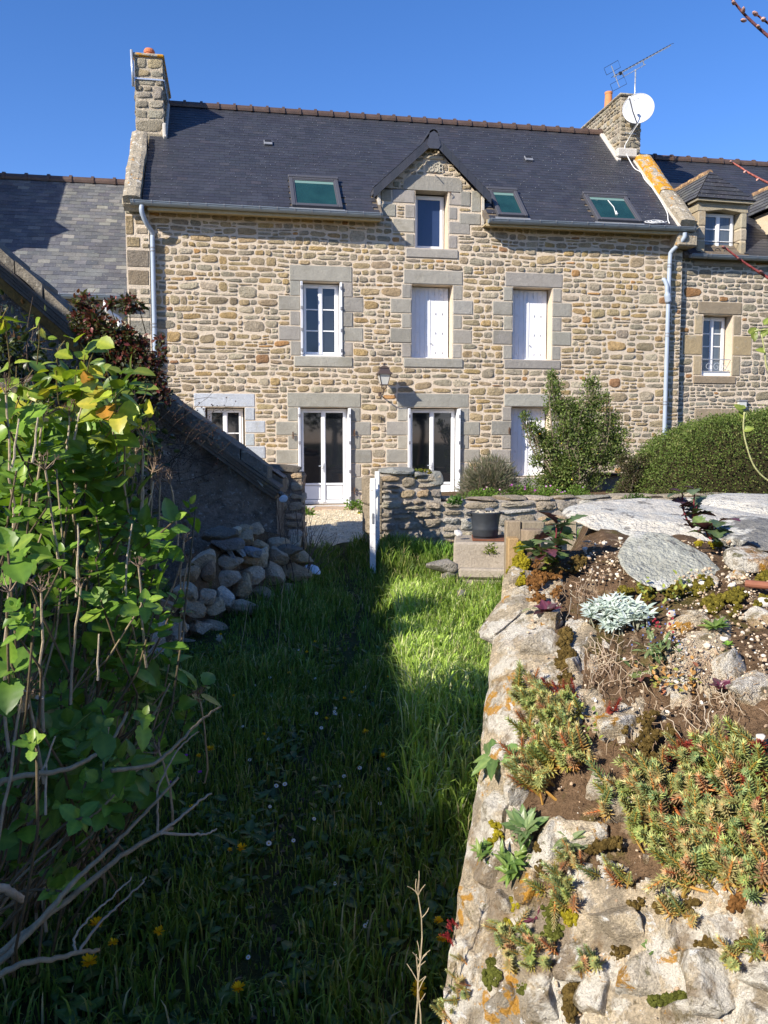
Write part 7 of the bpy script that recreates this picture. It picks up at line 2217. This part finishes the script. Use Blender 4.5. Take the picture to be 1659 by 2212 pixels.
rosette('yellow_rosette', 'yellow green leafy tuft below the left thistle', 1190, 1222, 26, .030, [(2, (.26, .28, .05)), (1, (.15, .2, .04))], 50, LEAF_S, tilt=.8, spread=.018)

# ================================================================ HYDRANGEA AND CLIMBERS AT THE LEFT
rh2 = np.random.RandomState(91)
BARK = [(3, (.26, .20, .13)), (2, (.33, .27, .19)), (1, (.18, .13, .08))]
HG = [(4, (.16, .29, .035)), (3, (.11, .22, .03)), (1.5, (.23, .36, .05))]
HY = Frame('hydrangea_bush', 'big hydrangea bush with toothed green leaves and bare pale stems filling the left', 'shrub', (-1.3, 2.6, -.33))
hb0 = np.array([-1.32, 2.75, -.33])
leaf_ch, stem_ch = [], []
LEAVES = [leaf_template(w=.36, fold=.16, curl=.18, serr=.035), leaf_template(w=.31, fold=.30, curl=.42, serr=.05), leaf_template(w=.40, fold=.05, curl=.05, serr=.045), leaf_template(w=.34, fold=.38, curl=-.15, serr=.04)]
def whorl(tip, d, size, r, pal, pairs=4, droop=.35, tmpl=None):
    d = unit(d); ax = unit(np.cross(d, r.normal(size=3))); ay = np.cross(d, ax)
    for k in range(pairs):
        a0 = (k % 2) * math.pi / 2 + r.normal() * .15
        for s_ in (0, math.pi):
            f = 1 - .17 * k
            D = ax * math.cos(a0 + s_) + ay * math.sin(a0 + s_)
            up_ = .05 + .42 * k + r.normal() * .12
            P = tip - d * size * (.26 * (pairs - 1 - k)) + D * size * .10
            N_ = unit(d + np.array([0, 0, .5]) + r.normal(size=3) * .12)
            sz = size * 1.12 * f * r.uniform(.85, 1.1)
            tmpl = LEAVES[r.randint(4)]; sz *= r.choice([.6, .8, 1.0, 1.1])
            c = inst(tmpl[0], tmpl[1], (P)[None], (D + d * up_ + np.array([0, 0, -droop * .2]))[None], N_[None], sz, tints(r, 1, pal, .18), tmpl[2])
            leaf_ch.append(c)
def hstem(a, b, r0=.0055, r1=.0035, bend=.07, tint=None, n=8):
    g = G(); P = branch(g, a, b, r0, r1, rh2, bend, n, tint or pick(rh2, BARK), 6); V, Fs, T = g.arrays(); stem_ch.append((V, Fs, T)); return P
wh = [  # u, v, distance, leaf size
 (55, 1325, 1.75, .060), (40, 1350, 1.78, .05), (30, 1310, 1.75, .05), (62, 1598, 1.6, .046), (315, 1300, 2.3, .085), (345, 1330, 2.5, .09), (300, 1400, 2.6, .08), (312, 1548, 2.3, .080), (175, 1765, 1.9, .065), (190, 1690, 2.1, .085), (270, 1695, 2.2, .095), (245, 1720, 2.1, .09),
 (375, 1125, 2.7, .08), (352, 1170, 2.75, .09), (330, 1200, 2.8, .08), (130, 1925, 2.0, .07), (255, 1255, 2.6, .09), (205, 1290, 2.4, .085), (440, 1482, 3.0, .11), (410, 1090, 3.0, .06), (195, 985, 2.8, .085), (250, 1010, 2.9, .08), (110, 985, 2.6, .08),
 (60, 950, 2.5, .085), (20, 900, 2.4, .09), (150, 930, 2.7, .08), (30, 1100, 2.3, .085), (95, 1110, 2.5, .09), (150, 1080, 2.6, .085), (210, 1100, 2.7, .085), (260, 1110, 2.8, .08), (45, 1200, 2.2, .10), (130, 1190, 2.45, .09), (200, 1190, 2.6, .085), (285, 1190, 2.7, .08),
 (130, 1270, 2.5, .10), (250, 1340, 2.6, .08), (120, 1380, 2.6, .08), (205, 1420, 2.6, .09), (60, 1440, 2.3, .09), (15, 1500, 2.0, .10), (130, 1500, 2.5, .08), (290, 1460, 2.7, .085), (370, 1420, 2.9, .10), (340, 1600, 2.6, .08), (225, 1530, 2.5, .085), (110, 1620, 2.3, .09),
 (20, 1440, 1.9, .10), (330, 1250, 2.75, .09), (390, 1290, 2.8, .07), (290, 1640, 2.4, .09), (250, 1660, 2.3, .10), (350, 1680, 2.5, .08), (30, 1010, 2.3, .09), (170, 1030, 2.7, .08), (325, 1490, 2.8, .08), (15, 1180, 2.0, .09), (75, 1050, 2.4, .08), (300, 1090, 3.0, .08), (230, 950, 3.0, .08), (60, 1760, 2.2, .08), (130, 1000, 2.55, .07), (205, 1600, 2.4, .08), (400, 1540, 2.9, .06)]
for (u, v, Y, s_) in wh:
    if Y < 2.35: s_ *= .74
    tip = WP(u, v, Y); b_ = hb0 + np.array([rh2.normal() * .16, rh2.normal() * .22, rh2.uniform(0, .15)])
    if v > 1600: b_ = WP(rh2.uniform(-120, 40), rh2.uniform(1950, 2150), Y + .1)
    P = hstem(b_, tip, .0045, .003, .13, pick(rh2, [(3, (.13, .10, .06)), (1, (.28, .22, .14))]))  # mostly dark tints: shade inside the bush put into the stem colour
    d = unit(P[-1] - P[-3]) + np.array([.0, -.25, .35]) + rh2.normal(size=3) * .15
    whorl(tip, d, s_, rh2, HG, pairs=rh2.randint(3, 6))
# inner foliage further back
for _ in range(170):
    u, v = rh2.uniform(-40, 345), 930 + 760 * rh2.rand() ** 1.5; Y = rh2.uniform(2.6, 3.3)
    if u > 240 + (1700 - v) * .2 or u > 200 + (v - 930) * .9: continue
    whorl(WP(u, v, Y), rh2.normal(size=3) * .5 + [0, -.3, .8], rh2.uniform(.075, .10), rh2, [(2, (.11, .20, .03)), (1, (.16, .29, .035))], 4)  # darker greens put the shade of the inner gaps into the leaf colour
for _ in range(46):
    u, v = rh2.uniform(-50, 260), rh2.uniform(1560, 1960)
    if u > 300 - (v - 1560) * .35: continue
    whorl(WP(u, v, rh2.uniform(2.1, 2.6)), rh2.normal(size=3) * .5 + [0, -.3, .8], rh2.uniform(.06, .085), rh2, [(2, (.10, .19, .03)), (1, (.15, .27, .035))], 3)  # low whorls, their shade put into the darker leaf palette
# many bare canes fanning out from the base
for k in range(46):
    b_ = hb0 + np.array([rh2.normal() * .2, rh2.normal() * .25, rh2.uniform(-.02, .25)])
    u, v = rh2.uniform(60, 380), rh2.uniform(1300, 1720)
    if u > 390 - max(0, v - 1500) * .35: continue
    P = hstem(b_, WP(u, v, rh2.uniform(2.6, 3.5)), .0055, .0028, .08)
# long low branches reaching over the grass at the bottom left
def long_branch(pts, r0, r1, tint=(.30, .24, .15), label=None):
    Pp = smooth_path([WP(*p) for p in pts], 7); Pp = Pp + rh2.normal(size=Pp.shape) * .0012
    g = G().tube(Pp, np.linspace(r0, r1, len(Pp)), 8, tint); V, Fs, T = g.arrays(); stem_ch.append((V, Fs, T)); return Pp
long_branch([(-60, 2110, 1.9), (60, 2010, 1.95), (170, 1925, 2.05), (260, 1850, 2.15), (345, 1800, 2.25), (372, 1790, 2.3)], .010, .005)
long_branch([(345, 1800, 2.25), (385, 1770, 2.3), (425, 1735, 2.35), (457, 1712, 2.4)], .005, .003, (.42, .34, .24))
long_branch([(345, 1800, 2.25), (410, 1803, 2.3), (445, 1802, 2.33), (468, 1790, 2.36)], .0045, .0025, (.42, .34, .24))
long_branch([(340, 1800, 2.25), (341, 1760, 2.27), (343, 1700, 2.3), (372, 1640, 2.4), (398, 1605, 2.45), (430, 1580, 2.5)], .004, .002, (.38, .3, .2))
long_branch([(-60, 2130, 1.85), (20, 2060, 1.9), (100, 1975, 1.95), (160, 1905, 2.0), (240, 1830, 2.1), (300, 1770, 2.2), (385, 1680, 2.35)], .009, .004)
long_branch([(-60, 2140, 1.8), (40, 2085, 1.85), (110, 2072, 1.9), (170, 2058, 1.95), (215, 2052, 2.0)], .008, .005)
long_branch([(170, 2058, 1.95), (210, 2000, 2.0), (245, 1965, 2.05), (300, 1915, 2.1), (315, 1895, 2.12)], .004, .002, (.36, .28, .2))
long_branch([(165, 2055, 1.95), (160, 2030, 1.97), (190, 1985, 2.0), (240, 1940, 2.05), (285, 1895, 2.1)], .0035, .002, (.4, .32, .22))
long_branch([(-40, 1710, 1.9), (30, 1680, 1.95), (130, 1665, 2.0), (190, 1640, 2.1), (240, 1600, 2.2), (275, 1540, 2.3)], .008, .004)
long_branch([(240, 1665, 2.1), (330, 1650, 2.2), (390, 1600, 2.4), (430, 1560, 2.5), (475, 1525, 2.7)], .006, .003)
long_branch([(-40, 1900, 1.7), (20, 1925, 1.75), (50, 1945, 1.8)], .010, .008, (.42, .34, .24))
pieces('stem', stem_ch, M['stem'], HY, smooth=True, limit=240)
pieces('leaf', leaf_ch, M['leaf'], HY, limit=300, key=lambda c: -c[0][:, 1].mean(), smooth=True)
# spent flower heads on bare stalks
def umbel(u, v, Y, r, base=None, size=.05, papery=0, label_tint=(.30, .22, .16)):
    tip = WP(u, v, Y); b_ = base if base is not None else tip + np.array([r.uniform(-.10, .02), r.uniform(-.02, .1), -r.uniform(.22, .40)])
    g = G(); P = branch(g, b_, tip, .0042, .0028, r, .05, 7, (.40, .32, .22), 6)
    d = unit(P[-1] - P[-2])
    for k in range(9):
        dd = unit(d + .85 * rdir(r, 1)[0]); Q = branch(g, tip, tip + dd * size * r.uniform(.6, 1), .0018, .0010, r, .12, 4, label_tint, 4)
        for _ in range(5): branch(g, Q[-1], Q[-1] + unit(dd + .9 * rdir(r, 1)[0]) * size * .34, .0009, .0006, r, .1, 3, (.16, .11, .08), 3)
    o = obj('dead_flower_head', g, M['stem'], HY)
    if papery:
        n = papery; obj('papery_floret', G().add(*inst(LEAF_S[0] * [1.6, 1, 1], LEAF_S[1], tip + rdir(r, n) * size * .5, rdir(r, n), rdir(r, n), .022, tints(r, n, [(2, (.55, .44, .36)), (1, (.42, .30, .22))]))), M['petal'], HY, sub=None)
ru = np.random.RandomState(92)
for (u, v, Y, s_, pp) in ((97, 1585 - 610 + 40, 2.4, .05, 0), (310, 945, 2.9, .05, 0), (368, 1045, 3.0, .05, 0), (346, 1046, 3.0, .045, 0), (330, 1020, 3.0, .05, 0), (400, 1170, 3.4, .05, 0), (88, 1220 + 60, 2.1, .05, 0), (270, 940, 2.8, .05, 4), (295, 980, 2.9, .045, 5), (175, 1270, 2.4, .03, 0),
                            (45, 1510, 1.95, .05, 9), (345, 1515 + 110, 2.4, .05, 0), (430, 1500, 3.2, .04, 4), (250, 900, 2.9, .05, 0), (148, 900, 2.7, .05, 0), (95, 900, 2.6, .05, 3), (300, 1225, 2.5, .03, 0), (20, 1340 - 60, 2.0, .05, 0), (395, 1165, 3.3, .06, 0), (405, 1215, 3.3, .05, 0), (12, 850, 2.4, .05, 5), (60, 1500, 2.0, .04, 6)):
    umbel(u, v, Y, ru, size=s_, papery=pp)
# thin pale bare sticks standing up
for (u0, v0, u1, v1, Y) in ((25, 1010, 40, 905, 2.3), (70, 1000, 82, 900, 2.35), (140, 1000, 150, 900, 2.6), (160, 950, 178, 870, 2.6), (290, 1170, 330, 1040, 2.8), (310, 1120, 312, 985, 2.9), (270, 1290, 285, 1130, 2.6), (80, 1690, 120, 1590, 2.0), (98, 1760, 100, 1640, 2.0), (225, 1690, 236, 1560, 2.2), (212, 1470, 215, 1370, 2.3), (165, 1290, 170, 1130, 2.4)):
    g = G(); branch(g, WP(u0, v0, Y), WP(u1, v1, Y), .0034, .0022, ru, .05, 6, (.48, .40, .29), 6); obj('bare_stick', g, M['stem'], HY)

# yellow green leafed shrub above the hydrangea
YB_ = Frame('yellow_leafed_shrub', 'shrub with broad yellow green leaves catching the sun above the hydrangea', 'shrub', (-1.5, 3.0, -.3))
YLP = [(3, (.32, .40, .04)), (3, (.22, .32, .035)), (2, (.42, .40, .05)), (.15, (.42, .22, .04))]
leaf_ch, sv = [], stem_ch; stem_ch = []
ry = np.random.RandomState(93)
for (u, v, Y, s_, n) in ((175, 745, 2.7, .075, 6), (215, 740, 2.7, .07, 5), (140, 735, 2.75, .06, 5), (195, 775, 2.6, .085, 6), (165, 790, 2.65, .075, 5), (230, 800, 2.6, .08, 6), (250, 850, 2.55, .09, 6), (205, 860, 2.6, .08, 5), (240, 900, 2.6, .085, 6), (165, 850, 2.7, .07, 5), (330, 880, 2.9, .06, 4), (320, 835, 2.95, .055, 4), (85, 700, 2.8, .04, 4), (15, 665, 2.4, .07, 4), (10, 690, 2.4, .05, 3), (70, 800, 2.6, .05, 5), (90, 830, 2.6, .06, 5), (35, 790, 2.5, .05, 4),
                       (20, 770, 2.4, .07, 5), (120, 800, 2.7, .06, 5), (270, 960, 2.8, .06, 5), (230, 950, 2.7, .07, 6), (150, 880, 2.7, .06, 6), (60, 880, 2.5, .06, 6), (100, 860, 2.6, .06, 5), (200, 920, 2.7, .07, 6), (290, 905, 2.8, .05, 4), (20, 830, 2.4, .07, 5)):
    tip = WP(u, v, Y); b_ = WP(u - ry.uniform(-20, 60), v + ry.uniform(60, 140), Y + .12)
    g = G(); P = branch(g, b_, tip, .0022, .0014, ry, .14, 6, (.22, .17, .08), 6); stem_ch.append(g.arrays())
    for k in range(n):
        p = P[ry.randint(2, 6)] + ry.normal(size=3) * .012; D = unit(rdir(ry, 1)[0] * [1, .6, .5] + [.2, -.15, -.15]); N_ = unit(np.array([-.3, -.45, .8]) + ry.normal(size=3) * .4)
        leaf_ch.append(inst(LEAF[0], LEAF[1], p[None], D[None], N_[None], s_ * ry.uniform(.7, 1.1), tints(ry, 1, YLP, .2), LEAF[2]))
# thicket of the same leaves behind, down to the hydrangea
for _ in range(330):
    u, v = ry.uniform(-40, 300), ry.uniform(790, 1000)
    if v < 770 + abs(u - 190) * .25: continue
    p = WP(u, v, ry.uniform(2.9, 3.5)); leaf_ch.append(inst(LEAF_S[0], LEAF_S[1], p[None], unit(rdir(ry, 1) * [1, .5, .6] + [0, -.1, -.1]), unit(np.array([[-.2, -.4, .8]]) + ry.normal(size=(1, 3)) * .4), ry.uniform(.05, .09), tints(ry, 1, [(2, (.12, .2, .03)), (1, (.18, .24, .04)), (1, (.08, .15, .025))], .2), LEAF_S[2]))
pieces('stem', stem_ch, M['stem'], YB_)
pieces('leaf', leaf_ch, M['leaf'], YB_, key=lambda c: -c[0][:, 1].mean(), smooth=True)

# climbing rose with dark red young leaves over the roof edge
rr_ = np.random.RandomState(94)
RC = [(185, 655, 22), (205, 690, 26), (165, 690, 16), (240, 655, 12), (275, 655, 20), (300, 660, 10), (220, 715, 34), (255, 735, 36), (285, 740, 30), (300, 770, 34), (250, 780, 34), (320, 790, 26), (345, 770, 14), (215, 760, 30), (330, 820, 26), (290, 820, 34), (340, 845, 20), (360, 860, 12), (250, 840, 34), (310, 870, 26), (180, 720, 22), (345, 735, 8)]
Yr = 8.1
rC = np.array([WP(u, v, Yr) for u, v, _ in RC]); rR = np.array([q_[2] * Yr / F * 1.1 for q_ in RC])
RS = Frame('climbing_rose', 'climbing rose with dark red young leaves spilling over the outbuilding roof', 'climbing rose', tuple(WP(250, 1100, 8.5)))
g = G()
rb0 = WP(215, 1180, 8.6)
for c_, q_ in zip(rC, rR):
    P = branch(g, rb0 + rr_.normal(size=3) * .12, c_, .012, .004, rr_, .15, 7, (.10, .08, .05), 5)
    for _ in range(5): branch(g, P[-1], P[-1] + rdir(rr_, 1)[0] * q_ * 1.1, .004, .0015, rr_, .15, 4, (.13, .07, .05), 4)
obj('stems', g, M['stem'], RS)
c = leafy(rr_, rC, rR, 5200, .048, [(3, (.075, .085, .03)), (3, (.14, .05, .035)), (1.5, (.20, .05, .045)), (1.5, (.05, .06, .025)), (.7, (.16, .16, .07))], (LEAF_S[0], LEAF_S[1]), up=.1, shell=.2)
obj('foliage', G().add(*c), M['leaf'], RS, kind='stuff')
# dark ivy and thicket filling the gap between the roof edge and the shrubs
TK = Frame('bramble_thicket', 'dark tangled thicket of twigs and small leaves behind the hydrangea', 'thicket', (-2.2, 5.5, -.3))
rk = np.random.RandomState(95)
kC = np.array([WP(u, v, Y) for u, v, Y in ((40, 800, 5.2), (120, 830, 5.4), (200, 880, 5.4), (260, 900, 5.6), (60, 900, 4.8), (150, 950, 4.8), (230, 980, 5.0), (290, 960, 5.6), (20, 1000, 4.4), (110, 1050, 4.6), (200, 1100, 4.8), (10, 740, 5.0), (-60, 900, 4.5), (-60, 760, 5), (80, 1180, 4.6), (180, 1220, 4.8), (250, 1090, 5.2), (0, 1250, 4.2), (120, 1350, 4.4), (-60, 1100, 4.2), (220, 1350, 4.9))])
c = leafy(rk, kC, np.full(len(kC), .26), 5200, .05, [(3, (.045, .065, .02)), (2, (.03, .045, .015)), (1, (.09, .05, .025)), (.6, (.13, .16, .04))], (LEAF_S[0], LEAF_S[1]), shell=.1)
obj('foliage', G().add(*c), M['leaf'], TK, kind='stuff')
g = G()
for c_ in kC:
    for _ in range(12): branch(g, c_ + rdir(rk, 1)[0] * .3 - [0, 0, .5], c_ + rdir(rk, 1)[0] * .32, .005, .0015, rk, .2, 5, (.14, .10, .07), 4)
obj('twigs', g, M['stem'], TK)
# bare twigs with hips sprawling over the dark gable wall
BT = Frame('bare_rose_twigs', 'thin bare dark twigs with small buds sprawling before the outbuilding wall', 'twigs', (-2.0, 7.9, .2))
for k in range(26):
    u0, v0 = rk.uniform(330, 400), rk.uniform(930, 1060); g = G(); Y = rk.uniform(7.4, 8.5)
    u1, v1 = u0 + rk.uniform(20, 150), v0 + rk.uniform(-150, 60)
    P = branch(g, WP(u0, v0, Y), WP(u1, v1, Y), .0035, .0014, rk, .22, 9, (.05, .04, .03), 4)
    for _ in range(7):
        p = P[rk.randint(2, 9)]; Q = branch(g, p, p + rdir(rk, 1)[0] * .09, .0013, .0009, rk, .1, 3, (.05, .04, .03), 3)
        V0_, F0_ = ico(0); g.add(V0_ * .007 + Q[-1], [F0_], (.06, .03, .025))
    obj('twig', g, M['stem'], BT)

# ================================================================ TWIGS AND SHOOTS AT THE RIGHT EDGE
RED = (.30, .075, .06)
def twig(label, pts, r0, r1, tint, buds=(), bud_tint=(.62, .36, .30), name='budding_twig'):
    T = Frame(name, label, 'twig', tuple(WP(*pts[-1])))
    P = smooth_path([WP(*p) for p in pts], 6)
    obj('twig', G().tube(P, np.linspace(r0, r1, len(P)), 7, tint), M['stem'], T, smooth=True)
    for (u, v, Y, du, dv, s_) in buds:
        a_, b_ = WP(u, v, Y), WP(u + du, v + dv, Y - .01)
        V, Fs = tube([a_, a_ * .6 + b_ * .4, a_ * .25 + b_ * .75, b_], [s_ * .35, s_, s_ * .8, s_ * .15], 7)
        obj('bud', G().add(V, Fs, bud_tint), M['stem'], T, smooth=True)
twig('reddish twig with pink buds crossing the sky at the very top', [(1700, 112, 1.3), (1659, 78, 1.3), (1622, 45, 1.3), (1600, 22, 1.3), (1578, -6, 1.3)][::-1], .0016, .0026, (.16, .07, .08),
     [(1612, 45, 1.3, -12, -2, .003), (1588, 10, 1.3, -6, -8, .003), (1606, 30, 1.3, 0, -16, .0028), (1640, 62, 1.3, -4, -8, .003)])
twig('short twig with a pale bud at the right end of the sky', [(1690, 75, 1.32), (1659, 50, 1.32), (1632, 30, 1.32)][::-1], .0013, .0022, (.14, .07, .08), [(1637, 34, 1.32, -11, -9, .0034), (1652, 44, 1.32, -6, -4, .0036)])
twig('thin red twig pointing at the upper dormer roof of the right cottage', [(1700, 410, 1.2), (1659, 395, 1.2), (1620, 375, 1.2), (1600, 362, 1.2), (1580, 350, 1.2)][::-1], .0010, .0018, (.50, .16, .13), [(1582, 351, 1.2, -5, -3, .0018), (1612, 370, 1.2, -5, 3, .002), (1640, 386, 1.2, -6, 4, .002)])
twig('dark red twig in front of the lower gutter of the right cottage', [(1700, 628, 1.15), (1659, 600, 1.15), (1630, 582, 1.15), (1598, 560, 1.15), (1566, 535, 1.15)][::-1], .0012, .0022, (.26, .06, .06), [(1568, 537, 1.15, -9, -5, .0022), (1600, 561, 1.15, -8, -4, .0018), (1650, 592, 1.15, -10, -8, .0022)], (.36, .16, .14))
SH2 = Frame('climbing_shoot', 'slender pale green shoot with a few small leaves at the right edge', 'shoot', tuple(WP(1659, 1045, 1.6)))
for pts in ([(1700, 1060, 1.6), (1655, 1035, 1.6), (1628, 1005, 1.6), (1612, 960, 1.6), (1606, 925, 1.6), (1608, 890, 1.6)], [(1700, 870, 1.7), (1659, 800, 1.7), (1652, 760, 1.7), (1645, 722, 1.7)], [(1700, 720, 1.7), (1660, 712, 1.7), (1630, 715, 1.7)]):
    obj('shoot_stem', G().tube(smooth_path([WP(*p) for p in pts], 6), .0016, 6, (.42, .42, .20)), M['stem'], SH2, smooth=True)
for (u, v, Y) in ((1606, 888, 1.6), (1610, 905, 1.6), (1604, 930, 1.6), (1640, 712, 1.7), (1628, 716, 1.7), (1650, 702, 1.7), (1618, 722, 1.7), (1645, 728, 1.7), (1657, 712, 1.7), (1612, 880, 1.6), (1655, 760, 1.7)):
    obj('leaf', G().add(*inst(LEAF_S[0], LEAF_S[1], WP(u, v, Y)[None], unit(rdir(rk, 1) * [1, .3, .8]), np.array([[-.2, -.7, .5]]), rk.uniform(.012, .024), tints(rk, 1, [(1, (.20, .26, .05))], .3), LEAF_S[2])), M['leaf'], SH2)
